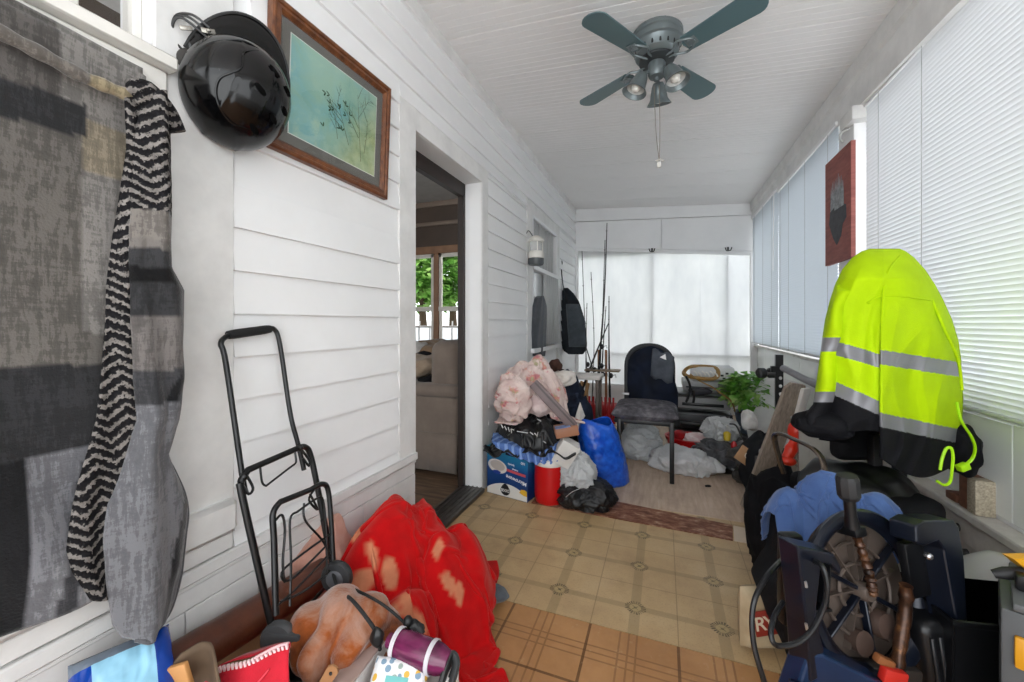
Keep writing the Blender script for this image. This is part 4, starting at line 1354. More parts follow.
g = G(); g.box((W_ / 2, -0.278, -H_ / 2), (W_, 0.004, H_), Mx); g.make('end_panel', WH, root)
g = G(); g.box((W_ / 2, -0.14, -0.075), (W_ - 0.01, 0.27, 0.004), Mx); g.make('inner_tray', CARD2, root)
g = G(); g.box((-0.028, -0.13, 0.004), (0.062, 0.24, 0.004), Mx @ rot(radians(-14), 'Y')); g.make('top_flap', plain('#a89088', 0.6), root)
# tumbler
root = thing('travel_mug', P(418, 652, 0.93), 'purple travel mug with two white bands lying in the white carton', 'mug')
a, b = P(389, 640, 0.955), P(449, 663, 0.90)
a.z += 0.0; Q = frame(a, (b - a), UP) @ rot(pi / 2, 'Y'); Lm = (b - a).length
t = T('purple_plastic'); t.set(t.ramp(t.noise(t.map(t.co(), (1, 1, 5)), 14, 3), [(0.35, lin('#4a1433')), (0.7, lin('#7d2c58'))]), 0.15); 
g = G(); g.lathe([(0, 0), (0.016, 0.0), (0.018, 0.012), (0.026, 0.018), (0.030, 0.03), (0.033, 0.05), (0.033, Lm * 0.72), (0.030, Lm * 0.86), (0.022, Lm), (0, Lm)], Q, 32); g.make('body', t.m, root)
for zz in (0.020, Lm * 0.70):
    g = G(); g.lathe([(0.028, zz), (0.0345, zz + 0.002), (0.0352, zz + 0.010), (0.033, zz + 0.012)], Q, 32); g.make('band', plain('#cfc9cf', 0.4), root)
# pack of wipes
root = thing('wipes_pack', P(398, 682, 0.87), 'white pack of wipes with yellow and blue dots below the purple mug', 'pack')
Q = frame(P(398, 684, 0.885), RIGHT * 1.0 + UP * -0.12, AWAY * 0.8 + UP * 0.55)
g = G(); rows = []
def pil(u_, v_, hx, hy, hz, s=1): 
    e = (1 - abs(u_) ** 4) * (1 - abs(v_) ** 4)
    return Vector((u_ * hx, v_ * hy, s * hz * max(e, 0) ** 0.45 + 0.0015 * nz((u_ * 3, v_ * 3, s), 2)))
for s in (1, -1):
    g.grid([[Q @ pil(-1 + 2 * i / 20, -1 + 2 * j / 20, 0.062, 0.045, 0.022, s) for j in range(21)] for i in range(21)])
t = T('dotted_wipes_film')
vd = t.voro(t.map(t.co(), (1, 1, 1)), 62); vc = t.voro(t.map(t.co(), (1, 1, 1)), 62, out='Color')
cs_ = t.ramp(t.xyz(vc)[0], [(0.0, lin('#e0b04a')), (0.35, lin('#7f9bb0')), (0.6, lin('#e3e3e6')), (0.8, lin('#9aa9a0'))], 'CONSTANT')
t.set(t.mix(t.math('LESS_THAN', vd, 0.42), lin('#e7e6e8'), cs_), 0.3); g.make('pouch', t.m, root, angle=60)
g = G(); g.box((-0.002, -0.010, 0.0225), (0.05, 0.034, 0.003), Q, bev=0.0012); g.make('label', plain('#79c2c0', 0.35), root)
# black strap thing at the carton's right edge
g = G(); g.tube(crv([P(440, 690, 0.87), P(446, 668, 0.89), P(452, 655, 0.91), P(456, 664, 0.90), P(450, 685, 0.88)], 6), 0.007, 8, flat=1.6)
tag(g.make('black_strap', plain('#18191a', 0.5)), 'black looped strap tucked inside the right edge of the white carton', 'strap')

# ---- red zip bag
root = thing('red_bag', P(255, 672, 0.82), 'bright red fabric bag with white toothed trim in front of the leather roll', 'bag')
g = G(); rows = []
top0, top1 = P(207, 676, 0.865), P(290, 646, 0.865)
for i in range(13):
    q = i / 12; r = []
    for j in range(21):
        s = j / 20
        p = top0.lerp(top1, s) - UP * (0.085 * q) - AWAY * (0.045 * q ** 0.7) + RIGHT * (0.02 * q * s)
        p += AWAY * (0.010 * sin(s * 7 + 2 * q) * q) + UP * 0.004 * sin(s * 9)
        r.append(p)
    rows.append(r)
g.grid(rows); fb_ = g.make('front_panel', cloth('#c4122a', '#a70d20', 12, 0.7), root, angle=180, solid=0.003)
g = G(); rows2 = [[p + AWAY * 0.035 * sin(pi * j / 20) * (0.3 + q) + UP * (0.006 - .012 * q) for j, p in enumerate(rows[0])] for q in (0, .5, 1)]
g.grid(rows2); g.make('back_panel', cloth('#b31024', '#8d0b1c', 12, 0.7), root, angle=180, solid=0.003)
t = T('toothed_trim')
g = G()
for j in range(20):
    for s_, dn in ((0.5, 0.0),):
        p = rows[0][j].lerp(rows[0][j + 1], 0.5)
        tdir = (rows[0][j + 1] - rows[0][j])
        Q = frame(p + UP * 0.002 - AWAY * 0.004, tdir, AWAY)
        g.box((0, 0, -0.002), (tdir.length * 0.52, 0.004, 0.017), Q)
g.make('trim_teeth', plain('#e8c9cb', 0.6), root)
g = G(); g.tube([p - AWAY * 0.004 + UP * -0.012 for p in rows[0]], 0.0042, 6, flat=0.5); g.tube([p - AWAY * 0.006 + UP * 0.009 for p in rows[0][12:]], 0.004, 6, flat=0.6); g.make('trim_tape', plain('#e6b9bd', 0.6), root)
g = G(); g.tube(crv([rows[3][16] - AWAY * .005, rows[5][13] - AWAY * .006, rows[8][9] - AWAY * .006, rows[12][5] - AWAY * .006], 6), 0.003, 6, flat=0.5); g.make('seam', plain('#d8404f', 0.6), root)

# ---- black perforated basket
root = thing('black_basket', P(308, 668, 0.9) - UP * 0.1, 'black perforated plastic basket between the red bag and the plush bundle', 'basket')
Q = frame(P(306, 668, 0.93), RIGHT + AWAY * -0.1, AWAY)
PLB = plain('#161517', 0.45, name='black_plastic')
g = G()
for k in range(9):
    for r_ in range(3):
        g.box((-0.055 + 0.0138 * k, -0.05, -0.012 - 0.022 * r_), (0.0085, 0.004, 0.003), Q)
for k in range(10): g.box((-0.062 + 0.0138 * k, -0.05, -0.035), (0.005, 0.004, 0.085), Q)
g.make('front_grille', PLB, root)
g = G(); g.tube([Q @ Vector(p) for p in ((-0.065, -0.05, 0.008), (0.065, -0.05, 0.008), (0.065, 0.06, 0.008), (-0.065, 0.06, 0.008))], 0.006, 8, closed=True); g.make('rim', PLB, root)
g = G()
for x in (-0.065, 0.065): g.box((x, 0.005, -0.035), (0.004, 0.11, 0.085), Q)
g.box((0, 0.06, -0.035), (0.13, 0.004, 0.085), Q); g.box((0, 0.005, -0.076), (0.13, 0.11, 0.004), Q); g.make('body', PLB, root)
g = G(); Q = frame(P(329, 676, 0.87), RIGHT * 0.55 + UP * 0.9, AWAY)
g.prism([(-0.05, -0.011), (0.02, -0.013), (0.028, -0.006), (0.028, 0.006), (0.02, 0.013), (-0.05, 0.011)], 0.005, Q @ rot(pi / 2, 'X'))
g.ball(Q @ Vector((0.012, -0.006, 0.0)), (0.004, 0.003, 0.004), sub=2, mi=1)
tag(g.make('leather_strap_end', [plain('#9a6c45', 0.6), PLB]), 'tan leather strap end with a hole below the plush bundle', 'strap')

# ---- blue and white foil pack at the bottom left
root = thing('blue_pack', P(130, 668, 0.78), 'shiny blue and white pack of paper goods at the bottom left corner', 'pack')
a, b = P(78, 706, 0.74), P(166, 664, 0.84)
Q = frame((a + b) / 2 - UP * 0.002, b - a, AWAY * 0.9 + UP * 0.5)
hx = (b - a).length / 2 + 0.012
def pmat(i, j): return 0
t = T('blue_foil_pack')
u_, v_, w_ = t.xyz(t.co('Generated'))
g = G()
for s in (1, -1):
    g.grid([[Q @ (pil(-1 + 2 * i / 40, -1 + 2 * j / 24, hx, 0.075, 0.04, s) + Vector((0, 0, 0.004 * folds((i * .05, j * .05, s), 3, 2)))) for j in range(25)] for i in range(41)],
           fmat=lambda i, j: (0 if i > 30 else (1 if 5 < j < 20 and i > 6 else (2 if j >= 20 else 0))))
BLU = plain('#0f3f9c', 0.18, 0.1, 0.2, 12, name='blue_foil'); LBL = plain('#8fc3dc', 0.2, 0.0, 0.25, 9, name='pale_blue_film'); SIL = plain('#6d7886', 0.25, 0.3, 0.35, 16, name='silver_blue_film')
g.make('pouch', [BLU, LBL, SIL], root, angle=70)
g = G(); g.ball(Q @ Vector((-0.01, -0.028, 0.040)), (0.030, 0.014, 0.002), Q.to_3x3().to_4x4() @ rotz(-.1), sub=3); g.make('badge', plain('#1c3f86', 0.3), root)
g = G(); g.box((-0.014, -0.028, 0.0425), (0.04, 0.006, 0.001), Q); g.make('badge_stripe', plain('#d9e6ef', 0.3), root)
# ================================================================== FAR LEFT: LANTERN, BACKPACK, RODS, PILE
# lantern on the window rail
a = onp(536, 265, 0, XL + 0.09)
root = thing('lantern', a, 'white camping lantern with grey base hung at the corner of the far window', 'lantern')
def LM(z): return tr(a.x, a.y, a.z + z) @ Matrix.Diagonal((1, 1, 1.02, 1))
s_ = 1.15
LW_ = plain('#d6d3cc', 0.4); LG = plain('#4c5052', 0.45)
g = G(); g.lathe([(0, 0), (.062, 0), (.068, .01), (.068, .055), (0, .055)], LM(0), 28); g.make('base', LG, root)
g = G(); g.lathe([(0, .055), (.066, .055), (.07, .06), (.07, .10), (.06, .115), (.0, .115)], LM(0), 28); g.make('collar', LW_, root)
t = T('clear_lantern_globe'); t.set(lin('#e8e8e6'), 0.1, 0, 0.5, **{'Transmission Weight': 0.6}); 
g = G(); g.lathe([(.05, .115), (.052, .13), (.052, .185), (.05, .195)], LM(0), 28); g.make('globe', t.m, root)
g = G()
for k in range(4): g.tube([LM(0) @ Vector((.058 * cos(k * pi / 2 + .5), .058 * sin(k * pi / 2 + .5), z)) for z in (.115, .2)], 0.004, 6)
g.make('guard', LW_, root)
g = G(); g.lathe([(0, .195), (.066, .195), (.072, .203), (.066, .22), (.04, .24), (.02, .248), (0, .25)], LM(0), 28); g.make('cap', LW_, root)
g = G(); g.tube(crv([LM(0) @ Vector((-.02, -.03, .24)), LM(0) @ Vector((-.04, -.05, .275)), LM(0) @ Vector((-.06, -.04, .285)), LM(0) @ Vector((-.085, -.02, .26))], 5), 0.004, 6); g.make('handle', LG, root)

# black backpack on the wall beyond the window
yb = 4.62
root = thing('backpack', (XL + 0.1, yb, 0.95), 'black and dark grey backpack hanging on the wall beyond the far window', 'backpack')
def BP(u, v, off=0.0): return onp(u, v, 1, yb - off)
g = G(); rows = []
tabb = [(288, 563, 568), (294, 561, 574), (302, 560, 579), (315, 560, 583), (330, 560, 586), (345, 561, 587), (350, 563, 586), (354, 568, 583)]
for i in range(25):
    v = 288 + 66 * i / 24
    l, r_ = lerp_tab(tabb, v)
    A = BP(l, v); B = BP(r_, v); c0 = (A + B) / 2; hw = (B - A).length / 2
    rows.append([c0 + Vector((cos(2 * pi * j / 28) * hw * (1 if abs(cos(2 * pi * j / 28)) < .99 else 1), -abs(sin(2 * pi * j / 28)) ** .7 * math.copysign(1, sin(2 * pi * j / 28)) * min(0.11, hw * .9) * (0.7 + .3 * sin(pi * i / 24)), 0.004 * nz((i * .3, j * .3, 0), 2))) for j in range(28)])
g.grid(rows, wrap=True); g.make('body', cloth('#202327', '#2c3035', 14), root, angle=70)
g = G(); rows = []
for i in range(13):
    v = 304 + 43 * i / 12
    A = BP(566 + 3 * i / 12, v, .11); B = BP(579 + 6.5 * min(1, i / 5), v, .095)
    rows.append([A.lerp(B, j / 8) - Vector((0, 0.03 * sin(pi * j / 8) * sin(pi * i / 12) ** .5, 0)) for j in range(9)])
g.grid(rows); g.make('front_pocket', cloth('#4b5258', '#3d4348', 14), root, angle=70, solid=0.01)
for (p) in (((561, 265), (563, 285), (566, 296)), ((566, 296), (574, 320), (583, 342)), ((562, 300), (561, 325), (563, 345))):
    g = G(); g.tube(crv([BP(u, v, .08) for u, v in p], 6), 0.014, 8, flat=0.4); g.make('strap', plain('#15171a', 0.8), root)
g = G(); g.ball(BP(561, 263, 0.05), (0.02, 0.02, 0.035), sub=2); g.make('hanging_loop', plain('#101113', 0.7), root)

# fishing rods in a red rack
rb0 = onp(600, 422, 2, 0.0)
RKX, RKY = rb0.x, rb0.y + 0.05
root = thing('rod_rack', (RKX, RKY, 0), 'red slotted rack with wooden top holding fishing rods by the far wall', 'rack')
rd = plain('#b01018', 0.45)
zt1 = 0.28; zt2 = onp(600, 370, 1, RKY).z
g = G(); g.box((RKX, RKY, 0.10), (0.34, 0.20, 0.20), bev=0.01); g.make('base', rd, root)
for k in range(8):
    g = G(); g.box((RKX - 0.15 + 0.043 * k, RKY - 0.105, 0.16), (0.022, 0.015, 0.26), bev=0.004); g.make('slat', rd, root)
for x in (-0.02, 0.06):
    g = G(); g.box((RKX + x, RKY, 0.45), (0.025, 0.025, 0.7), bev=0.003); g.make('post', plain('#8a5a35', 0.5, var=.2), root)
g = G(); g.box((RKX + 0.02, RKY, zt2), (0.38, 0.16, 0.02), bev=0.004); g.make('top_plate', plain('#7c6a58', 0.5), root)
rods_scale = 1.5
rods = [((596, 404), (604, 300), (607, 223), .0075, 'tallest fishing rod in the red rack, thick black grip'),
        ((588, 404), (585, 330), (582, 251), .0045, 'fishing rod with bare tip third in height in the red rack'),
        ((592, 404), (594, 340), (591, 272), .0035, 'slim grey fishing rod in the middle of the red rack'),
        ((586, 400), (586, 350), (587, 303), .005, 'short stout fishing rod at the left of the red rack'),
        ((610, 404), (609, 350), (609, 296), .0075, 'black fishing rod standing straight at the right of the red rack'),
        ((600, 404), (603, 350), (606, 306), .006, 'dark fishing rod just left of the straight black one'),
        ((579, 398), (594, 358), (609, 322), .009, 'black fishing rod leaning diagonally across the other rods'),
        ((602, 408), (590, 360), (577, 318), .006, 'fishing rod leaning left toward the black backpack'),
        ((598, 404), (602, 330), (605, 240), .004, 'thin brown fishing rod beside the tallest one')]
RB = plain('#2a2625', 0.35); CORK = plain('#a3815a', 0.8); RDM = plain('#3b3a3c', 0.3, 0.5)
for i, (p0, p1, p2, r, lab) in enumerate(rods):
    yy = RKY - 0.05 + 0.035 * (i % 4)
    A = onp(p0[0], p0[1], 1, yy); M1 = onp(p1[0], p1[1], 1, yy + 0.03); Bq = onp(p2[0], p2[1], 1, yy + 0.06)
    if A.z < 0.205: A.z = 0.205
    root = thing('fishing_rod', A, lab, 'fishing rod', 'fishing rods in the red rack')
    c_ = crv([A, M1, Bq], 12)
    g = G(); g.tube(c_, [max(0.004, 1.7 * r * (1 - 0.7 * k / len(c_))) for k in range(len(c_))], 8); g.make('blank', RB, root)
    g = G(); g.tube(c_[:6], r * 1.7, 10); g.make('grip', CORK if i % 2 else plain('#151515', .7), root)
    g = G()
    c1 = c_[7] + Vector((0.02, -0.035, 0)); g.ball(c1, (0.024, 0.03, 0.03), sub=3); g.tube([c1, c1 + Vector((0.05, 0, .012)), c1 + Vector((0.055, 0, -.02))], 0.004, 6); g.tube([c_[7], c1], 0.006, 6); g.make('reel', RDM, root)
    for q in (14, 18, 22):
        if q < len(c_) - 1:
            g = G(); d_ = Vector((0, -0.012, 0)); g.tube([c_[q] + d_ + Vector((0.008 * cos(k), 0, 0.008 * sin(k))) for k in [2 * pi * m_ / 10 for m_ in range(10)]], 0.0014, 5, closed=True); g.tube([c_[q], c_[q] + d_ * .4], 0.0014, 5); g.make('line_guide', RDM, root)

# ---- carton of paper bowls, printed upside down
b0, b1 = onp(487, 492, 2, 0), onp(527.5, 503, 2, 0)
ex = (b1 - b0).normalized(); ey = Vector((-ex.y, ex.x, 0)); W_ = (b1 - b0).length
H_ = 0.305; D_ = 0.21
root = thing('paper_bowl_carton', (b0 + b1) / 2 + ey * D_ / 2, 'blue and white printed carton of paper bowls standing upside down by the doorway', 'carton')
Q = frame(b0, ex, UP)                                       # x along front, y up, z toward the viewer
t = T('printed_blue_carton')
v_ = t.xyz(t.co('Generated'))
t.set(t.ramp(v_[2], [(0.0, lin('#0b2a5e')), (0.55, lin('#0c3f7d')), (0.85, lin('#1f7fae')), (1.0, lin('#3b9fbe'))]), 0.4)
g = G(); g.box((W_ / 2, H_ / 2, -D_ / 2), (W_, H_, D_), Q, bev=0.002, seg=1); box_o = g.make('box', t.m, root, smooth=False)
def flat(name, pts, m, z=0.0012, parent=None):
    g = G(); g.prism(pts, 0.0006, Q @ tr(0, 0, z)); return g.make(name, m, parent or root, smooth=False)
def ell(cx, cy, rx, ry, n=28, a=0.0): return [(cx + rx * cos(2 * pi * k / n) * cos(a) - ry * sin(2 * pi * k / n) * sin(a), cy + rx * cos(2 * pi * k / n) * sin(a) + ry * sin(2 * pi * k / n) * cos(a)) for k in range(n)]
WHT = plain('#d8d6d2', 0.45, var=0.03)
flat('white_arc', [(0.003, 0.004), (W_ - 0.003, 0.004), (W_ - 0.003, 0.035)] + [(W_ * (1 - k / 20), 0.035 + 0.05 * sin(pi * k / 20) ** .8) for k in range(1, 20)] + [(0.003, 0.035)], WHT)
bw = flat('bowl_picture', ell(0.082, 0.185, 0.072, 0.043, a=-0.15), plain('#d9d4cf', 0.4, var=.06), 0.0014)
flat('bowl_inside', ell(0.084, 0.190, 0.055, 0.030, a=-0.15), plain('#b9b0aa', 0.4), 0.0022, bw)
flat('bowl_pattern', [(0.045, 0.152), (0.06, 0.158), (0.085, 0.160), (0.11, 0.152), (0.1, 0.138), (0.075, 0.135), (0.055, 0.14)], plain('#243f8f', .4), 0.0024, bw)
drop = [(0.142 + 0.036 * cos(t_) * (1 - 0.35 * max(0, sin(t_))), 0.045 + (0.034 if sin(t_) < 0 else 0.040) * sin(t_)) for t_ in [2 * pi * k / 28 for k in range(28)]]
dr = flat('black_badge', drop, plain('#14171c', 0.4), 0.0020)
flat('yellow_corner', [(W_ - 0.058, 0.050), (W_ - 0.045, 0.072), (W_ - 0.02, 0.074), (W_ - 0.003, 0.066), (W_ - 0.003, 0.036), (W_ - 0.025, 0.037)], plain('#d8a828', 0.45), 0.0016)
flat('red_stripe', [(0.152, 0.166), (W_ - 0.012, 0.152), (W_ - 0.012, 0.168), (0.152, 0.182)], plain('#c2505a', 0.45), 0.0016)
def text(s, cx, cy, size, m, z, turn=pi, parent=None, name='lettering'):
    cu = bpy.data.curves.new(name, 'FONT'); cu.body = s; cu.size = size; cu.align_x = 'CENTER'; cu.align_y = 'CENTER'; cu.extrude = 0.0003; cu.offset = size * 0.012
    tmp = bpy.data.objects.new('t', cu); COL.objects.link(tmp)
    dg = bpy.context.evaluated_depsgraph_get(); me = bpy.data.meshes.new_from_object(tmp.evaluated_get(dg))
    bpy.data.objects.remove(tmp)
    me.transform(Q @ tr(cx, cy, z) @ rotz(turn)); me.materials.clear(); me.materials.append(m)
    g = G(); g.bm.from_mesh(me); bpy.data.meshes.remove(me)
    return g.make(name, m, parent or root, smooth=False)
LT = plain('#e8e8ea', 0.45, var=.02)
text('DIXIE', 0.142, 0.043, 0.026, LT, 0.0030, pi + .0, dr)
text('Microwave', 0.222, 0.122, 0.034, LT, 0.0018, pi - 0.17)
text('bowls', 0.185, 0.212, 0.020, LT, 0.0018, pi - 0.1); text('100', W_ - 0.03, 0.235, 0.022, LT, 0.0018, pi - 0.1)
text('coated', 0.215, 0.184, 0.016, LT, 0.0018, pi - 0.15)
flat('dark_label', [(0.145, 0.268), (W_ - 0.02, 0.258), (W_ - 0.02, 0.272), (0.145, 0.284)], plain('#0a1a33', .4), 0.0016)

# ---- red drinks cooler
ck = onp(551, 507, 2, 0) + AWAY * 0.09
root = thing('drinks_cooler', ck, 'red round drinks cooler with a white lid beside the blue carton', 'cooler')
g = G(); g.lathe([(0, 0), (0.082, 0), (0.088, 0.008), (0.093, 0.05), (0.094, 0.15), (0.092, 0.235), (0, 0.235)], tr(ck), 40); g.make('body', plain('#bd0c10', 0.35, var=.05), root)
g = G(); g.lathe([(0, 0.233), (0.093, 0.233), (0.098, 0.24), (0.098, 0.262), (0.092, 0.272), (0.03, 0.276), (0, 0.276)], tr(ck), 40); g.make('lid', plain('#d9d5cf', 0.4, var=.05), root)

# ---- cloth pile
def put(name, g, m, label, cat, group=None, **k):
    return tag(g.make(name, m, angle=180, **k), label, cat, group)
c = P(528, 461, 2.52); c = Vector((c.x, c.y + 0.06, 0.345))
g = G(); rows = []
for i in range(61):
    q = i / 60
    A = P(492 + 72 * q, lerp_tab([(0, 439), (.3, 444), (.6, 452), (.8, 447), (1, 443)], q)[0], 2.45); Bz = P(496 + 68 * q, lerp_tab([(0, 447), (.3, 458), (.6, 464), (.8, 463), (1, 459)], q)[0], 2.38)
    r = []
    for j in range(29):
        s = j / 28
        p = A + AWAY * 0.14 * (1 - s / .4) if s < .4 else A.lerp(Bz, (s - .4) / .6)
        out = -AWAY * (0.035 * sin(pi * min(1, s * 1.1)) + (0.004 + 0.016 * q) * sin(q * (40 + 14 * q) + 4 * s + 2 * nz((q * 5, s * 2, 0), 1)))
        r.append(p + out + UP * (0.007 * nz((q * 14, s * 4, 0), 1.6, 2)))
    rows.append(r)
g.grid(rows)
t = T('striped_blue_cotton'); 
gx = t.xyz(t.co('Object'))
w_ = t.math('SINE', t.math('MULTIPLY', t.math('ADD', gx[0], t.math('MULTIPLY', gx[2], 0.3)), 170.0))
t.set(t.ramp(w_, [(0.40, lin('#5673ad')), (0.55, lin('#93abd6')), (0.8, lin('#7f9bce'))]), 0.9, 0, 0.1)
put('blue_striped_cloth', g, t.m, 'blue striped cotton cloth lying across the bowl carton and red cooler', 'cloth', solid=0.006)
cen = P(526, 425, 2.56)
jx, jy = cen.x, cen.y + 0.09
hj = lambda x, y: np.maximum(bumpf(x, y, jx, jy, .22, .20, .155, 4) + .315 + .02 * np.sin(40 * x + 25 * y), np.where(bumpf(x, y, jx, jy, .26, .24, 1, 6) > 0, .315, .0))
X = tossed((jx, jy), .86, 74, .60, .62, hj, 60, 5, .3, .09, .8, XL + .03)
o = cloth_obj('black_jacket', X, plain('#141416', .42, 0, .3, 14), .008)
tag(o, 'shiny black jacket with white lettering crumpled under the pink floral quilt', 'jacket')
g = G(); random.seed(8)
def jp(u, v, dd=2.43): return P(u, v + 3, dd)
g = G()
for (u0, v0, u1, v1) in ((501, 421, 503, 425), (504.5, 423, 506.5, 427), (508, 424, 509.5, 428.5), (511, 426, 514, 427), (511, 426, 511.5, 430), (517, 428.3, 528, 430), (530, 429, 533, 431.5), (534.5, 430, 537, 433), (538, 429, 537, 434), (537, 416, 541, 418), (543, 438, 546, 440)):
    g.tube([jp(u0, v0), jp((u0 + u1) / 2, (v0 + v1) / 2, 2.427), jp(u1, v1)], 0.006, 6, flat=0.35)
g.make('white_lettering', plain('#d5d5d5', 0.6), o)
cen = P(527, 387, 2.68)
t = T('pink_floral_cotton')
vd = t.noise(scale=15, detail=3, rough=0.55); n = t.noise(scale=26, detail=4)
base = t.ramp(t.noise(scale=10, detail=4), [(0.3, lin('#c0a49f')), (0.7, lin('#e0d0c9'))])
fl_ = t.ramp(n, [(0.4, lin('#b5606a')), (0.5, lin('#d08a7c')), (0.6, lin('#a3a073'))])
t.set(t.mix(t.ramp(vd, [(0.54, 0.0), (0.62, 0.8)]), base, fl_), 0.9, 0, 0.1)
t.bump(t.noise(scale=180, detail=2), 0.3, 0.003)
PINK = t.m
qx, qy = cen.x + .005, cen.y + 0.09
hq = lambda x, y: np.maximum(np.maximum(bumpf(x, y, qx, qy, .24, .22, .34, 2.6), bumpf(x, y, qx + .03, qy + .03, .16, .16, .36, 2.6)) + .47 + (.028 * np.sin(34 * x - 19 * y + 2.5 * np.sin(16 * y)) + .02 * np.sin(47 * y + 20 * x)) * bumpf(x, y, qx, qy, .23, .22, 1.), .44)
X = tossed((qx, qy), .98, 96, .54, 1.02, hq, 60, 17, .5, .16, .85, XL + .03)
o = cloth_obj('floral_quilt', X, PINK, .014)
tag(o, 'pink floral quilt bundled on top of the pile beside the doorway', 'quilt')
g = heap(P(513, 398, 2.50), (0.10, 0.06, 0.13), 27, f=22, amp=0.22, sub=6, fine=0.06)
put('floral_pillowcase', g, PINK, 'pink flowered pillowcase hanging down the front of the floral quilt', 'pillowcase')
g = heap(P(539, 404, 2.56), (0.085, 0.07, 0.065), 37, f=13, amp=0.25, sub=5)
put('pale_pink_cloth', g, cloth('#c7b0ae', '#d8c8c5', 12), 'pale pink cloth tucked under the grey brown board', 'cloth')
# grey-brown board leaning across the pile
a, b = P(533, 383, 2.46), P(574, 427, 2.40)
g = G(); Q2 = frame((a + b) / 2, b - a, AWAY); L_ = (b - a).length
g.box((0, 0, 0), (L_, 0.03, 0.062), Q2, bev=0.006); g.box((0, -0.016, 0.012), (L_ * .96, 0.004, 0.012), Q2, bev=0.001, mi=1)
tag(g.make('grey_board', [plain('#6f5f5f', 0.5), plain('#4f4445', .5)]), 'grey brown grooved board lying diagonally over the pink pile', 'board')
# brown cap
root = thing('flat_cap', P(557, 366, 3.0), 'dark brown cap lying at the back of the pink quilt', 'cap')
g = heap(P(556, 366, 3.0), (0.05, 0.05, 0.055), 4, f=10, amp=.1, sub=4); g.make('crown', cloth('#4a332c', '#38251f'), root, angle=180)
g = G(); g.ball(P(561, 370, 2.96), (0.04, 0.05, 0.008), rot(.3, 'Y'), sub=3); g.make('visor', cloth('#3c2922', '#2e1e19'), root)
g = heap(P(563, 378, 2.95), (0.09, 0.10, 0.05), 8, f=10, amp=.2, sub=5); put('cream_towel', g, cloth('#d8cfc6', '#e4ddd5'), 'folded cream towel next to the brown cap', 'towel')
# navy bag behind with pale top, grey box
g = heap(Vector((P(569, 390, 3.3).x, P(569, 390, 3.3).y, 0.30)), (0.16, 0.15, 0.34), 41, f=8, amp=0.2, sub=5); put('navy_bag', g, cloth('#1c2230', '#2a3142', 10, .7), 'dark navy cloth bag slumped in front of the fishing rods', 'bag')
c = P(585, 376, 3.55)
root = thing('white_tray', (c.x, c.y, 0), 'small white tray table behind the navy bag and rods', 'table')
g = G(); g.box((c.x, c.y, c.z), (0.30, 0.24, 0.035), bev=0.008); g.make('tabletop', plain('#cfc8c2', .5), root)
for sx in (-.12, .12):
    for sy in (-.09, .09):
        g = G(); g.box((c.x + sx, c.y + sy, c.z / 2 - .01), (0.025, 0.025, c.z - .03), bev=0.003); g.make('leg', plain('#5b5048', .6), root)
# brown garden tool bundle
for i, (u0, v0, u1, v1, lab) in enumerate(((566, 408, 574, 384, 'leftmost brown wooden handle before the tray table'), (574, 408, 582, 382, 'middle brown wooden handle before the tray table'), (583, 408, 588, 384, 'rightmost brown wooden handle before the tray table'))):
    a, b = P(u0, v0, 3.2), P(u1, v1, 3.35)
    root = thing('garden_tool', a, lab, 'tool', 'wooden handled tools in the pile')
    g = G(); g.tube([a, a.lerp(b, .5), b], [0.018, 0.014, 0.016], 8); g.make('wooden_handle', plain('#8a6740', 0.6, var=.25), root)
    g = G(); g.box((0, 0, 0), (0.09, 0.02, 0.05), frame(a - UP * .03, RIGHT, AWAY), bev=0.006); g.make('metal_head', plain('#38322e', 0.5), root)
# photo box, papers, bags
c = P(566, 430, 2.42)
g = G(); Q2 = frame(c, RIGHT + UP * 0.18, AWAY); g.box((0, 0, 0), (0.14, 0.10, 0.06), Q2, bev=0.004); 
o = tag(g.make('brown_packet', plain('#9a6a50', .5)), 'small brown packet with a blue picture under the grey board', 'packet')
g = G(); g.box((-0.02, -0.03, 0.032), (0.09, 0.06, 0.002), Q2); g.make('picture', plain('#6d86b8', .3, var=.4, vs=40), o)
g = G(); c = P(566, 455, 2.36); Q2 = frame(c, RIGHT + UP * -0.55, AWAY + UP * .2)
g.box((0.0, 0, 0.0), (0.11, 0.008, 0.15), Q2, bev=0.001); g.box((-0.055, 0.04, 0), (0.006, 0.08, 0.15), Q2, bev=0.001); g.box((0, .04, 0.072), (0.11, .08, .005), Q2)
tag(g.make('paper_box', plain('#cfccc8', .6)), 'white paper box tilted beside the red cooler lid', 'box')
g = G(); rows = []
for i in range(9):
    rows.append([P(572 + 8 * (j / 8) + 5 * (i / 8), 428 - 26 * (j / 8) * (1 - .3 * i / 8) + 6 * (i / 8), 2.75 + .02 * sin(i + j)) for j in range(9)])
g.grid(rows); put('white_paper', g, plain('#d9d4cf', .6), 'bent sheet of white paper behind the blue shopping bag', 'paper', solid=0.002)
t = T('clear_white_plastic'); t.set(lin('#c9cbcc'), 0.22, 0, 0.5); t.translucent(0.3, lin('#d8dadb')); t.bump(t.noise(scale=40, detail=4), 0.5, 0.01)
PLAS = t.m
g = heap(P(577, 478, 2.42) + UP * 0.02, (0.095, 0.08, 0.12), 51, f=24, amp=0.28, sub=6, fine=0.08); put('clear_bag', g, PLAS, 'crumpled clear plastic bag between the red cooler and blue bag', 'plastic bag')
g = heap(Vector((-0.445, 2.40, 0.07)), (0.155, 0.115, 0.085), 61, f=20, amp=0.24, sub=6, fine=0.06, floor_z=0.006)
o = put('black_coat', g, plain('#101013', .5, 0, .3, 14), 'black coat crumpled on the floor in front of the blue bag', 'coat')
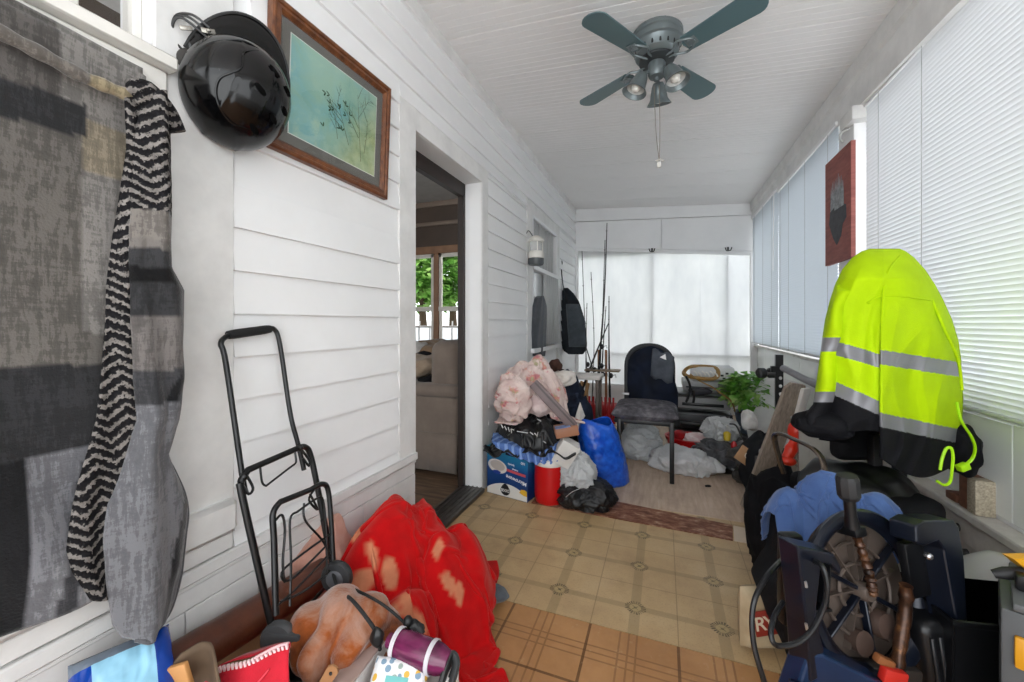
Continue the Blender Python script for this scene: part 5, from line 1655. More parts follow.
g = G(); g.tube(crv([P(566, 497, 2.30), P(572, 492, 2.27), P(579, 489, 2.26), P(587, 487, 2.27)], 5), 0.004, 6, flat=.4); g.make('white_piping', plain('#c9c9cc', .6), o)
# blue shopping bag
g = G(); rows = []
prof = [(421, 581, 611, 0.05), (424, 580, 613, 0.07), (435, 579, 618, 0.10), (450, 580, 622, 0.12), (465, 584, 626, 0.13), (478, 592, 628, 0.125), (486, 600, 628, 0.10)]
for i in range(41):
    v = 421 + 65 * i / 40
    l, r_, dp = lerp_tab(prof, v)
    A, B = P(l, v, 2.72), P(r_, v, 2.72 + .10 * i / 40)
    c0 = (A + B) / 2; ex = (B - A) / 2
    row = []
    for j in range(48):
        a_ = 2 * pi * j / 48
        k = 1 + 0.16 * folds(Vector((cos(a_), sin(a_), i * 0.06)), 3.6, 5) * (0.3 + .7 * sin(pi * min(1, i / 36)))
        row.append(c0 + ex * math.copysign(abs(cos(a_)) ** .8, cos(a_)) * (k * .5 + .5) + AWAY * dp * sin(a_) * k * 1.0 + UP * (0.022 * sin(a_ * 2.0) * (1 - i / 40)))
    rows.append(row)
for row in rows:
    for p in row: p.z = max(p.z, 0.006)
g.grid(rows, wrap=True); g.bm.faces.new([v for v in g.bm.verts][-48:])
t = T('blue_woven_plastic'); n = t.noise(scale=30, detail=4); t.set(t.ramp(n, [(0.3, lin('#0b3fae')), (0.7, lin('#2467d6'))]), 0.28, 0, .5); t.bump(t.noise(scale=24, detail=4), 0.45, 0.012)
put('blue_shopping_bag', g, t.m, 'large shiny blue plastic shopping bag standing before the black chair', 'shopping bag', solid=0.003)
# ================================================================== FAR MIDDLE: CHAIR, PRINTERS, PLANT, BAGS
BLK = plain('#131315', 0.45, name='black_frame')
# black padded chair with an arched back
cx, cy = -0.128, 2.93
root = thing('padded_chair', (cx, cy + 0.2, 0), 'black arched back chair with fuzzy grey seat standing on the plywood', 'chair')
for (x, y, tx, ty) in ((-0.165, 0.0, 0, 0.0), (0.185, 0.0, 0, 0.0), (-0.185, 0.42, 0, 0.05), (0.195, 0.42, 0, 0.05)):
    g = G(); g.box((0, 0, 0.21), (0.03, 0.026, 0.42), tr(cx + x + tx, cy + y + ty, 0), bev=0.005); g.make('leg', BLK, root)
g = G(); g.box((cx, cy + 0.21, 0.405), (0.40, 0.44, 0.03), bev=0.006); g.make('seat_frame', BLK, root)
t = T('fuzzy_grey_seat'); n = t.noise(scale=16, detail=5, rough=0.65)
t.set(t.ramp(n, [(0.3, lin('#3a393d')), (0.5, lin('#5c5a5f')), (0.72, lin('#87848a'))]), 1.0, 0, 0.1); t.bump(t.noise(scale=120, detail=3), 0.8, 0.008)
g = G(); rows = []
for s in (1, -1):
    g.grid([[Vector((cx + 0.005, cy + 0.20, 0.455)) + pil(-1 + 2 * i / 24, -1 + 2 * j / 24, 0.222, 0.245, 0.055, s) for j in range(25)] for i in range(25)])
g.make('seat', t.m, root, angle=90)
def arch(hw, zb_, zt_, y, n=20, sq=0.85):
    return [Vector((cx + 0.025 - hw, y, zb_))] + [Vector((cx + 0.025 - hw * math.copysign(abs(cos(pi * k / n)) ** sq, cos(pi * k / n)), y + 0.04 * sin(pi * k / n), zt_ - hw * 0.95 + hw * 0.95 * sin(pi * k / n) ** .9)) for k in range(n + 1)] + [Vector((cx + 0.025 + hw, y, zb_))]
yb_ = cy + 0.44
g = G(); g.tube(arch(0.175, 0.40, 0.918, yb_), 0.016, 10, flat=1.2); g.make('back_frame', plain('#26282b', 0.6), root)
o_ = arch(0.165, 0.50, 0.90, yb_)
g = G(); g.prism([(p.x, p.z) for p in o_], 0.03, Matrix(((1, 0, 0, 0), (0, 0, -1, yb_ + 0.035), (0, 1, 0, 0), (0, 0, 0, 1)))); g.make('backrest', cloth('#17181b', '#202226'), root, angle=30)
# jacket over its back
t = T('navy_softshell'); n = t.noise(scale=7, detail=4); t.set(t.ramp(n, [(0.3, lin('#080c15')), (0.7, lin('#121c30'))]), 0.75, 0, 0.2)
g = G(); rows = []
tb_ = [(0.0, 0.03, 0.918, 0.08), (0.06, 0.10, 0.912, 0.12), (0.2, 0.156, 0.84, 0.16), (0.5, 0.166, 0.72, 0.185), (0.75, 0.168, 0.61, 0.21), (1.0, 0.155, 0.485, 0.21)]
for i in range(41):
    q = i / 40
    l, z, r_ = lerp_tab(tb_, q)
    rows.append([Vector((cx + 0.025 - l + (l + r_) * j / 30, yb_ - 0.022 - 0.022 * sin(pi * j / 30) - 0.018 * sin(6 * j / 30 + 5 * q) * q - 0.012 * folds((j * .05, q, 0), 3, 4), z - 0.05 * (abs(j / 30 - .5) * 2) ** 2 * (1 - q) - 0.06 * max(0, (j / 30 - .55)) * q * 1.5)) for j in range(31)])
g.grid(rows); jk = g.make('navy_jacket', t.m, angle=180, solid=0.010)
tag(jk, 'dark navy jacket hung over the back of the arched black chair', 'jacket')
g = G(); rows = []
for i in range(13):
    q = i / 12
    rows.append([Vector((cx + 0.05 + 0.16 * j / 8 - .02 * q, yb_ - 0.066 - 0.012 * sin(pi * j / 8), 0.90 - 0.33 * q - 0.05 * (j / 8) + 0.012 * sin(j * 1.4 + q * 4))) for j in range(9)])
g.grid(rows[:9]); g.make('lining', cloth('#3f434b', '#565b63', 10), jk, angle=180, solid=0.004)
g = G(); g.prism([(0.105, 0.835), (0.145, 0.862), (0.152, 0.815)], 0.002, tr(cx, 0, 0) @ Matrix(((1, 0, 0, 0), (0, 0, -1, yb_ - 0.088), (0, 1, 0, 0), (0, 0, 0, 1)))); g.make('white_tag', plain('#e5e5e5', .5), jk)
g = G(); g.box((cx - 0.15, yb_ - 0.075, 0.535), (0.05, 0.004, 0.016), bev=.001); g.make('label', plain('#d4d4d6', .5), jk)

# white plastic bags under and beside the chair
t = T('white_film_bag'); t.set(lin('#d3d3d4'), 0.3, 0, .4); t.translucent(0.25, lin('#d8d8da')); t.bump(t.noise(scale=30, detail=4), 0.5, 0.012); WBAG = t.m
c = onp(640, 457, 2, 0.0)
g = heap(Vector((c.x - 0.01, c.y, 0.12)), (0.16, 0.14, 0.15), 71, f=18, amp=.2, sub=6, fine=.06, floor_z=0.004); put('plastic_bag', g, PLAS, 'greyish plastic bag slumped under the black chair', 'plastic bag')
a, b = onp(658, 462, 2, 0.05), onp(712, 470, 2, 0.05)
mx, my = (a.x + b.x) / 2, (a.y + b.y) / 2 + .03
an = math.atan2(b.y - a.y, b.x - a.x)
g = heap(Vector((mx, my, .07)), ((b - a).length / 2 + .05, 0.12, 0.09), 72, f=15, amp=.2, sub=6, fine=.06, floor_z=.004, M=rotz(an))
put('plastic_bag', g, WBAG, 'long white plastic bag lying on the plywood right of the black chair', 'plastic bag')

# red tub with clothes
c = onp(699, 459, 2, 0) + AWAY * 0.15
root = thing('red_tub', c, 'red plastic tub of clothes on the floor before the printers', 'tub')
E_ = tr(c) @ Matrix.Diagonal((1.25, 0.95, 1, 1))
g = G(); g.lathe([(0, 0.004), (0.125, 0.004), (0.135, 0.012), (0.155, 0.13), (0.166, 0.135), (0.165, 0.14), (0.15, 0.138), (0.13, 0.02), (0, 0.015)], E_, 40); g.make('basin', plain('#c01016', 0.3, var=.06), root)
g = heap(c + Vector((0.03, -0.02, 0.125)), (0.10, 0.08, 0.05), 81, f=14, amp=.25, sub=5); put('pink_clothes', g, cloth('#c9a3a4', '#e2d5d2', 20), 'pale pink clothes lying in the red tub', 'clothes')
g = heap(c + Vector((-0.09, 0.0, 0.12)), (0.085, 0.07, 0.05), 82, f=14, amp=.25, sub=5); put('red_clothes', g, cloth('#a81218', '#7d0c10', 20), 'dark red cloth bunched at the left in the red tub', 'clothes')

# stack of printers
yp = 4.12
def PY(u, v): return onp(u, v, 1, yp)
def yrect(name, u0, v0, u1, v1, dep, m, parent, bev=.01, y=yp, off=0):
    A, B = onp(u0, v0, 1, y), onp(u1, v1, 1, y)
    g = G(); g.box(((A.x + B.x) / 2, y + dep / 2 + off, (A.z + B.z) / 2), (abs(B.x - A.x), dep, abs(A.z - B.z)), bev=bev); return g.make(name, m, parent)
GRY = plain('#8f9091', 0.45); DKG = plain('#2b2d30', 0.4); MDG = plain('#5f6265', 0.45)
def base_of(u, v): p = PY(u, v); return Vector((p.x, yp + .15, p.z))
root = thing('printer', base_of(702, 430), 'black flatbed printer at the bottom of the stack behind the red tub', 'printer')
yrect('body', 672, 411, 733, 432, 0.38, DKG, root); yrect('paper_tray', 680, 420, 726, 428, 0.10, plain('#121315', .4), root, .004, off=-.06); yrect('front_panel', 676, 412, 730, 417, 0.03, MDG, root, .004, off=-.015)
A = PY(700, 432)
g = G(); g.box((A.x, yp + .18, A.z / 2), (0.54, 0.34, A.z - 0.004), bev=.004); tag(g.make('low_stand', plain('#3b3a3a', .6)), 'low dark stand under the stack of printers', 'stand')
root = thing('printer', base_of(702, 410), 'grey printer with dark output slot in the middle of the stack', 'printer')
yrect('body', 673, 396, 731, 411, 0.38, GRY, root, .014); yrect('output_slot', 682, 402, 724, 408, 0.02, plain('#15171a', .3), root, .006, off=-.008); yrect('lid', 672, 392, 730, 397, 0.37, plain('#6c6f72', .4), root, .006)
root = thing('printer', base_of(705, 392), 'flat grey scanner printer on top of the other two printers', 'printer')
yrect('body', 683, 381, 731, 392, 0.34, plain('#a0a2a3', .45), root, .008); yrect('slot', 686, 386, 718, 389, 0.02, DKG, root, .003, off=-.008); yrect('control_panel', 718, 383, 729, 390, 0.02, MDG, root, .003, off=-.01)
root = thing('white_box', base_of(715, 381), 'white box with black speckled label on top of the printers', 'box')
yrect('box', 692, 367, 735, 381, 0.26, plain('#cfcfd0', .5), root, .006, off=.03)
for (u, v) in ((717, 372), (721, 375), (726, 373), (723, 378), (729, 378)): yrect('label_spot', u, v, u + 3, v + 2, 0.004, plain('#1b1c1e', .5), root, .0005, off=.027)
# tan belt coiled on top
root = thing('belt', PY(703, 372), 'tan leather belt with white stitching coiled on the printer stack', 'belt')
TANL = plain('#8f6d36', 0.5, var=.2, vs=20)
g = G(); cA = [onp(u, v, 1, y) for u, v, y in ((684, 372, 4.06), (690, 367, 4.12), (703, 366, 4.2), (716, 368, 4.16), (718, 375, 4.1), (712, 379, 4.02), (698, 378, 3.98), (687, 376, 4.0))]
g.tube(crv(cA, 6, True), 0.020, 8, closed=True, flat=0.6); g.make('coil', TANL, root)
g = G(); g.tube(crv([onp(u, v, 1, y) for u, v, y in ((690, 374, 3.98), (700, 381, 3.95), (712, 387, 3.93), (722, 394, 3.92), (731, 401, 3.9), (735, 411, 3.95))], 6), 0.013, 8, flat=.5); g.make('tail', TANL, root)
g = G()
for k in range(6):
    p = onp(694 + 4 * k, 371 + (k % 2), 1, 4.05); g.tube([p, p + Vector((0.02, .0, -0.018)), p + Vector((0.03, 0, -.04))], 0.007, 6)
g.make('white_lacing', plain('#e6e3dc', .6), root)
root = thing('black_harness', PY(700, 390), 'black strap harness hanging over the front of the grey printers', 'harness')
g = G(); g.tube(crv([onp(u, v, 1, 3.96) for u, v in ((686, 376), (690, 386), (688, 397), (686, 402))], 5), 0.012, 6); g.make('strap', BLK, root)
g = G(); g.ball(onp(700, 391, 1, 3.98), (0.10, 0.02, 0.035), sub=4, fn=lambda d: 1 - 0.35 * max(0, d.z) * (1 - abs(d.x)) + .1 * nz(d, 3, 2)); g.make('pad', plain('#2a2a30', .6), root)
g = G(); g.tube(crv([onp(u, v, 1, 3.95) for u, v in ((693, 390), (694, 398), (693, 403))], 5), 0.012, 6); g.make('strap', BLK, root)

# leafy plant
pc = Vector((onp(751, 400, 1, 4.1).x, 4.1, 0))
root = thing('potted_plant', pc, 'bushy green leafy plant in a grey blue pot by the far right corner', 'plant')
pz = 0.12
g = G(); g.lathe([(0, pz), (0.10, pz), (0.13, pz + 0.17), (0.14, pz + 0.18), (0.12, pz + 0.175), (0.11, pz + 0.16), (0, pz + 0.155)], tr(pc), 28); g.make('pot', plain('#5b6a78', .5), root)
g = G(); g.lathe([(0, pz + .162), (0.115, pz + .165)], tr(pc), 20); g.make('soil', plain('#2d221a', .9), root)
random.seed(21)
t = T('plant_leaf'); n = t.noise(scale=8, detail=3); lc = t.ramp(n, [(0.3, lin('#3f7a2a')), (0.5, lin('#78b24a')), (0.75, lin('#c4dc8e'))]); t.set(lc, 0.4); t.translucent(0.3, lc)
def leafy(g, c, R, n, size, zlo=0.0):
    for k in range(n):
        a = random.uniform(0, 2 * pi); e = random.uniform(-0.25, 1); rr = R * random.uniform(.55, 1) 
        p = c + Vector((cos(a) * rr * math.sqrt(1 - min(1, e * e) * .8), sin(a) * rr * math.sqrt(1 - min(1, e * e) * .8), e * R * .95))
        d = Vector((cos(a), sin(a), random.uniform(-.5, .7))).normalized(); s = d.cross(Vector((random.uniform(-.3, .3), random.uniform(-.3, .3), 1))).normalized()
        u_ = s.cross(d); L = size * random.uniform(.7, 1.3); w_ = L * .3
        pts = [p, p + d * L * .4 + s * w_ + u_ * .004, p + d * L - u_ * L * .25, p + d * L * .4 - s * w_ + u_ * .004]
        m = p + d * L * .45 - u_ * L * .06
        vs_ = [g.bm.verts.new(q) for q in pts]; vm = g.bm.verts.new(m)
        for q in range(4): g.bm.faces.new((vs_[q], vs_[(q + 1) % 4], vm))
g = G(); leafy(g, pc + Vector((0, 0, 0.44)), 0.205, 430, 0.10); leafy(g, pc + Vector((0, 0, 0.40)), 0.15, 160, 0.10); fo = g.make('foliage', t.m, root, smooth=False, recalc=False)
fo['kind'] = 'stuff'
g = G()
for k in range(10):
    a = k * .63; g.tube(crv([pc + Vector((.03 * cos(a), .03 * sin(a), pz + .15)), pc + Vector((.08 * cos(a), .08 * sin(a), .4)), pc + Vector((.16 * cos(a), .16 * sin(a), .5))], 5), 0.004, 5)
g.make('stem', plain('#4b6a33', .6), root)
g = G(); g.box((pc.x, pc.y, 0.06), (0.42, 0.36, 0.118), bev=.004); tag(g.make('plant_stand', plain('#55565a', .6)), 'low dark grey stand under the leafy plant', 'stand')

# white rounded board leaning at the right wall, weight bench parts
g = G(); pts = [(0, 0), (0.30, 0), (0.30, 0.62), (0.10, 0.66), (0.03, 0.60), (-0.04, 0.42), (-0.05, 0.2)]
a = onp(760, 432, 2, 0.02)
g.prism(pts, 0.02, frame((0.70, 3.85, 0.01), Vector((1, -0.5, 0)), Vector((.18, 0.15, 1))))
tag(g.make('white_board', plain('#cfd0cf', .4)), 'white board with a curved edge leaning near the right wall by the plant', 'board')
root = thing('weight_bench', P(790, 420, 2.6), 'black weight bench upright with grey padded bar near the right windows', 'exercise bench')
g = G(); a, b = P(779, 372, 2.75), P(783, 405, 2.7); g.box((0, 0, -0.13), (0.045, 0.03, 0.50), tr(a)); g.make('upright', BLK, root)
g = G(); g.box((0, 0, 0), (0.10, .035, .04), tr(a + UP * .02)); g.make('bracket', BLK, root)
g = G()
g.tube([P(783, 368, 2.72), P(806, 380, 2.5), P(830, 391, 2.3)], 0.022, 12); g.make('padded_bar', plain('#8b8b8f', .5), root)
for k in range(4):
    g = G(); g.ball(a + Vector((0, 0, -0.04 - .055 * k)) - AWAY * .016, (0.010, 0.004, 0.012), sub=2); g.make('adjustment_hole', plain('#d8d8d8', .5), root)
g = G(); g.box((0, 0, 0), (0.05, 0.40, 0.05), tr(a.x, a.y, 0.025), bev=.004); g.box((a.x, a.y, 0.25), (0.04, .03, 0.48)); g.make('foot', BLK, root)
root = thing('dumbbell', P(766, 372, 2.85), 'small dark dumbbell resting on the bench upright beside the plant', 'dumbbell')
g = G(); g.tube([P(757, 373, 2.85), P(778, 374, 2.78)], 0.010, 8); g.make('bar', plain('#6a6a6a', .3, .8), root)
for u in (761.5, 771.5):
    g = G(); p = P(u, 373, 2.84); Qd = frame(p, RIGHT, UP) @ rot(pi / 2, 'Y'); g.lathe([(0, -.028), (.026, -.028), (.036, -.018), (.036, .018), (.026, .028), (0, .028)], Qd, 20); g.make('weight', plain('#2b2b2c', .5), root)

# grey plank and white panel leaning
a, b = P(772, 452, 2.25), P(797, 386, 2.15)
a = b + (a - b) * 1.9; a.z = max(a.z, .02)
g = G(); Q2 = frame((a + b) / 2, b - a, RIGHT); L_ = (b - a).length + .02
g.prism([(-L_ / 2, -.055), (L_ / 2 - .03, -.055), (L_ / 2, -.03), (L_ / 2, .045), (L_ / 2 - .02, .055), (-L_ / 2, .055)], 0.02, Q2)
t = T('weathered_plank'); n = t.noise(t.map(t.co(), (30, 30, 3)), 3, 5, .6); t.set(t.ramp(n, [(.3, lin('#7a6d62')), (.7, lin('#a4978a'))]), .7)
tag(g.make('weathered_plank', t.m), 'weathered grey plank leaning upright right of the plant', 'plank')
a, b = P(789, 455, 2.12), P(806, 388, 2.05)
a = b + (a - b) * 1.95; a.z = max(a.z, .02)
g = G(); Q2 = frame((a + b) / 2, b - a, RIGHT + AWAY * .5); g.box((0, 0, 0), ((b - a).length, 0.07, 0.02), Q2, bev=.008); tag(g.make('white_plank', plain('#c9c5c0', .5)), 'narrow white panel leaning against the weathered plank', 'panel')
# orange red sprayer
root = thing('spray_bottle', P(793, 440, 1.98), 'orange red plastic funnel shaped bottle beside the clear bin', 'bottle')
t = T('orange_plastic'); t.set(t.ramp(t.noise(scale=8), [(.3, lin('#c8240f')), (.7, lin('#dd3a1c'))]), .3)
g = G(); g.tube(crv([P(803, 418, 2.0), P(798, 425, 1.98), P(795, 436, 1.97), P(792, 447, 1.96), P(787, 458, 1.95)], 6), [.006] * 4 + [.012, .02, .03, .035, .037, .037, .036, .034, .03, .024, .02, .018, .019, .022, .026, .028, .026][:21] + [.024] * 4, 16); g.make('body', t.m, root)
g = G(); g.ball(P(788, 461, 1.94), (.035, .03, .022), sub=3); g.make('cap', t.m, root)
# clear bin
c = P(826, 444, 1.95)
root = thing('storage_bin', (c.x, c.y, c.z - .12), 'clear plastic storage bin of odds and ends under the safety jacket hem', 'bin')
t = T('clear_bin_plastic'); t.set(lin('#c9c6bf'), .2); tb__ = t.n.new('ShaderNodeBsdfTransparent'); mx = t.n.new('ShaderNodeMixShader'); mx.inputs[0].default_value = .35; t.l.new(t.b.outputs[0], mx.inputs[1]); t.l.new(tb__.outputs[0], mx.inputs[2]); t.l.new(mx.outputs[0], t.out.inputs[0])
Qb = frame(c - UP * .02, Vector((1, -.15, 0)), Vector((.15, 1, 0)))
g = G()
for (p, s) in (((0, -.12, 0), (.24, .004, .22)), ((0, .12, 0), (.24, .004, .22)), ((-.12, 0, 0), (.004, .24, .22)), ((.12, 0, 0), (.004, .24, .22)), ((0, 0, -.108), (.24, .24, .004))): g.box(p, s, Qb)
for k in (-.08, -.03, .02, .07): g.box((k, -.1225, 0), (.008, .004, .2), Qb)
g.make('tub', t.m, root)
g = G(); g.tube([Qb @ Vector(p) for p in ((-.125, -.125, .11), (.125, -.125, .11), (.125, .125, .11), (-.125, .125, .11))], .009, 8, closed=True); g.make('rim', plain('#cbcac6', .3), root)
for i, (x, y, z, cl) in enumerate(((-.05, -.06, -.06, '#6b4a3a'), (.04, -.05, -.06, '#84574a'), (0.0, .03, -.06, '#8b8f7f'), (-.03, -.04, .0, '#a9a39a'))):
    g = G(); g.ball(Qb @ Vector((x, y, z)), (.045, .04, .035), sub=3, fn=lambda d: 1 + .25 * nz(d, 2, i))
    tag(g.make('bin_contents', plain(cl, .7)), ('brown lump lying at the left in the clear bin', 'reddish lump lying at the right in the clear bin', 'olive lump at the back of the clear bin', 'pale grey lump on top in the clear bin')[i], 'clutter')
g = G(); g.box((c.x, c.y, (c.z - .135) / 2), (.30, .28, c.z - .137), bev=.004); tag(g.make('bin_crate', plain('#8d8478', .7)), 'plain grey brown crate under the clear storage bin', 'crate')

# floor clutter between printers and black bags
def P0(u, v, z=0.0): return onp(u, v, 2, z)
def bit(name, g, m, label, cat): return tag(g.make(name, m, angle=60), label, cat)
PL2 = PLAS
g = heap(P(720, 430, 3.1), (.11, .10, .08), 91, f=26, amp=.32, sub=6, fine=.08, M=rotz(.3)); put('clear_packaging', g, PL2, 'tangle of clear plastic packaging right of the printers', 'packaging')
c = P(726, 443, 3.0)
g = heap(Vector((c.x, c.y, 0.10)), (.19, .14, .10), 191, f=12, amp=.3, sub=5, floor_z=.004); put('grey_rags', g, cloth('#57575a', '#2b2b2e', 20), 'dark grey rags under the clear plastic packaging', 'rags')
g = heap(P(749, 421, 3.0), (.05, .05, .065), 92, f=14, amp=.3, sub=4); put('white_rag', g, cloth('#d6d4d1', '#bdbab7'), 'small white rag knotted among the clutter by the plant', 'rag')
g = G(); g.lathe([(0, -.03), (.022, -.03), (.025, .02), (.015, .03), (0, .034)], tr(P(727, 436, 2.88)), 16); bit('yellow_bottle_top', g, plain('#b8a020', .4), 'small yellow plastic cap in the floor clutter', 'cap')
for i, (u0, v0, u1, v1, lab) in enumerate(((730, 424, 752, 446, 'thin black cable looping across the clutter near the white rag'), (752, 440, 778, 428, 'thin black rod sticking up right from the clutter'), (757, 446, 785, 434, 'dark cable lying nearest the weathered plank'))):
    a, b = P(u0, v0, 2.8), P(u1, v1, 2.6)
    g = G(); g.tube(crv([a, a.lerp(b, .3) + UP * .03 * (i != 1), a.lerp(b, .65) - UP * .02 * (i != 1), b], 6), .006, 6); bit('cable', g, BLK, lab, 'cable')
c = P(752, 445, 2.7)
grb = onp(769, 455, 1, 2.75); g = G(); g.box((grb.x, grb.y + .02, (grb.z - .032) / 2), (.12, .12, grb.z - .034), bev=.006); bit('dark_case', g, plain('#1d1c1c', .6), 'small dark case standing under the light grey plastic block', 'case')
g = heap(Vector((c.x + .05, c.y, .15)), (.16, .14, .12), 94, f=12, amp=.35, sub=5, fine=.05, floor_z=.004); put('cable_tangle', g, plain('#3a3836', .5, var=.5, vs=40), 'dark tangle of cables and tools heaped by the plank', 'clutter')
g = G(); Q2 = frame(P(744, 455, 2.55), RIGHT + UP * -.7, UP + RIGHT * .4); g.box((0, 0, 0), (.09, .10, .006), Q2, bev=.001)
o = bit('card_tag', g, plain('#b58c66', .7), 'brown card with a pale ring standing on the black bag', 'card')
g = G(); g.tube([Q2 @ Vector((.02 + .018 * cos(k * .4488), .01 + .018 * sin(k * .4488), .004)) for k in range(14)], .003, 5, closed=True); g.make('ring_print', plain('#dcd5c8', .5), o)
g = G(); g.box((0, 0, 0), (.09, .07, .06), tr(onp(769, 455, 1, 2.75)) @ rotz(TH), bev=.012); bit('grey_block', g, plain('#8d8d90', .4), 'light grey plastic block beside the weathered plank foot', 'block')
g = G(); g.ball(P(734, 446, 2.75), (.02, .02, .035), sub=3); bit('red_bottle_top', g, plain('#9c1418', .4), 'small dark red cap behind the brown card', 'cap')
c = P0(735, 474)
g = heap(Vector((c.x - .01, c.y + .05, .055)), (.13, .10, .07), 95, f=12, amp=.3, sub=5, floor_z=.004); put('black_plastic_bag', g, plain('#0e0e10', .25), 'shiny black plastic bag on the floor at the end of the white bag', 'plastic bag')
c = P0(756, 497)
g = heap(Vector((c.x + .04, c.y + .10, .17)), (.12, .13, .19), 96, f=6, amp=.10, sub=5, floor_z=.004); put('black_rucksack', g, cloth('#17181a', '#222327', 10), 'rounded black rucksack standing behind the blue shirt', 'rucksack')
g = G(); g.ball(onp(708, 486, 2, .008), (.022, .012, .008), rotz(.3), sub=2, fn=lambda d: 1 + .3 * nz(d, 2, 1)); bit('black_scrap', g, plain('#1a1413', .7), 'small black scrap lying alone on the plywood floor', 'scrap')
# ================================================================== RIGHT: SAFETY JACKET, CHAIR, SHIRT, MITRE SAW
# chair that carries the safety jacket
cc = P(860, 520, 1.47)
root = thing('office_chair', (cc.x, cc.y, 0), 'black high backed office chair mostly hidden by the yellow safety jacket', 'chair')
CM = tr(cc.x, cc.y, 0) @ rotz(TH)
UPH = cloth('#141416', '#1d1d20', 12, .7)
g = G()
for k in range(5):
    A = CM @ rotz(k * 2 * pi / 5 + .3); g.tube([A @ Vector((0, 0, .10)), A @ Vector((.14, 0, .085)), A @ Vector((.24, 0, .062))], [.022, .02, .014], 8)
g.make('star_base', BLK, root)
for k in range(5):
    A = CM @ rotz(k * 2 * pi / 5 + .3); g = G(); g.ball(A @ Vector((.24, 0, .03)), (.028, .028, .028), sub=3); g.make('caster', BLK, root)
g = G(); g.tube([CM @ Vector((0, 0, .09)), CM @ Vector((0, 0, .42))], .028, 14); g.make('gas_post', plain('#2a2a2c', .3, .6), root)
g = G(); g.box((0, 0, .46), (.33, .32, .09), CM, bev=.035, seg=4); g.make('seat', UPH, root)
g = G(); g.box((0.10, .05, .88), (.32, .07, .60), CM, bev=.03, seg=4); g.make('backrest', UPH, root)
for x in (-.045, .045):
    g = G(); g.box((x + .10, .0, .52), (.035, .03, .34), CM, bev=.005); g.make('back_post', BLK, root)
for sx in (-1,):
    pts = [CM @ Vector((sx * .20, -.16, .45)), CM @ Vector((sx * .255, -.17, .52)), CM @ Vector((sx * .26, -.15, .655)), CM @ Vector((sx * .255, -.02, .675)), CM @ Vector((sx * .25, .10, .655)), CM @ Vector((sx * .2, .12, .50))]
    g = G(); g.tube(crv(pts, 6), .0075, 8, flat=1.4); g.make('armrest', plain('#6a5f55', .25, .8) if sx < 0 else BLK, root)

# ---- hi-vis jacket
dj = 1.28
HV = [(249, 872, 898), (252, 862, 905), (258, 853, 913), (270, 843, 924), (285, 836, 934), (300, 831, 942), (320, 826, 951), (340, 823, 957), (360, 821, 960), (380, 820, 961), (400, 819, 962), (420, 818, 961), (440, 820, 958), (460, 830, 953), (482, 845, 948)]
LIME = cloth('#aed000', '#9fc000', 6, .75, 300, 0.0); HBLK = cloth('#0b0b0e', '#131317', 10, .75); TAPE = plain('#77777b', .35, .15, .06, 20)
def bandmat(u, v):
    if u < 881:
        b1 = 336 + (u - 818) * .30; b2 = 377 + (u - 826) * .46; 
        if b1 < v < b1 + 13.5: return 2
        if b2 < v < b2 + 14: return 2
        if v >= b2 + 14: return 1
    else:
        b1 = 350 + (u - 881) * .16; b2 = 413 + (u - 881) * .21
        if b1 < v < b1 + 14.5: return 2
        if b2 < v < b2 + 14: return 2
        if v >= b2 + 14: return 1
    return 0
root = thing('safety_jacket', P(890, 440, dj), 'bright yellow high visibility jacket with grey bands and black hem hung on a chair', 'jacket')
def hv_piece(name, us, ue, v0, v1, nr, nc, dfun, hem, solid=.006):
    g = G(); rows = []; uvs = []
    for i in range(nr + 1):
        row = []; ur = []
        for j in range(nc + 1):
            s = j / nc
            vv0 = v0(s); v = vv0 + (hem(s) - vv0) * i / nr
            l, r_ = lerp_tab(HV, v)
            u = us(l, r_, v) + (ue(l, r_, v) - us(l, r_, v)) * s
            row.append(P(u, v, dfun(u, v, l, r_))); ur.append((u, v))
        rows.append(row); uvs.append(ur)
    def fm(i, j):
        u = sum(uvs[a][b][0] for a in (i, i + 1) for b in (j, j + 1)) / 4; v = sum(uvs[a][b][1] for a in (i, i + 1) for b in (j, j + 1)) / 4
        return bandmat(u, v)
    g.grid(rows, fmat=fm)
    return g.make(name, [LIME, HBLK, TAPE], root, angle=180, solid=solid)
def foldz(u, v):
    k = min(1, max(0, (v - 262) / 70))
    w_ = u + 16 * nz((u * .012, v * .012, 0), 1.0, 7)
    return k * (.032 * nz((w_ * .030, v * .006, 0), 1.0, 2) + .022 * abs(nz((w_ * .05 + v * .012, v * .012, 0), 1.0, 5))) + .012 * nz((u * .02, v * .02, 0), 1.0, 3)
def dfront(u, v, l, r_):
    c = (l + r_) / 2; h = (r_ - l) / 2 + 1
    x = max(-1, min(1, (u - c) / h))
    round_ = math.sqrt(max(0, 1 - x * x))
    top = min(1, max(0, (v - 249) / 30)) ** .6
    ridge = -.035 * math.exp(-((u - 884) / 16) ** 2) * min(1, max(0, (v - 290) / 40))
    return dj + .10 - (.15 * round_ * top + .02) + foldz(u, v) + ridge
def dback(u, v, l, r_):
    c = (l + r_) / 2; h = (r_ - l) / 2 + 1
    x = max(-1, min(1, (u - c) / h)); top = min(1, max(0, (v - 249) / 30)) ** .6
    return dj + .085 + .15 * math.sqrt(max(0, 1 - x * x)) * top
vt = lambda s: 249.5
hemL = lambda s: 418 + 20 * s + 5 * sin(s * 5); hemR = lambda s: 458 + 24 * sin(min(1, s * 1.2) * pi * .55) - 16 * s ** 3
hv_piece('back_panel', lambda l, r, v: l, lambda l, r, v: 883, vt, None, 190, 60, dfront, hemL)
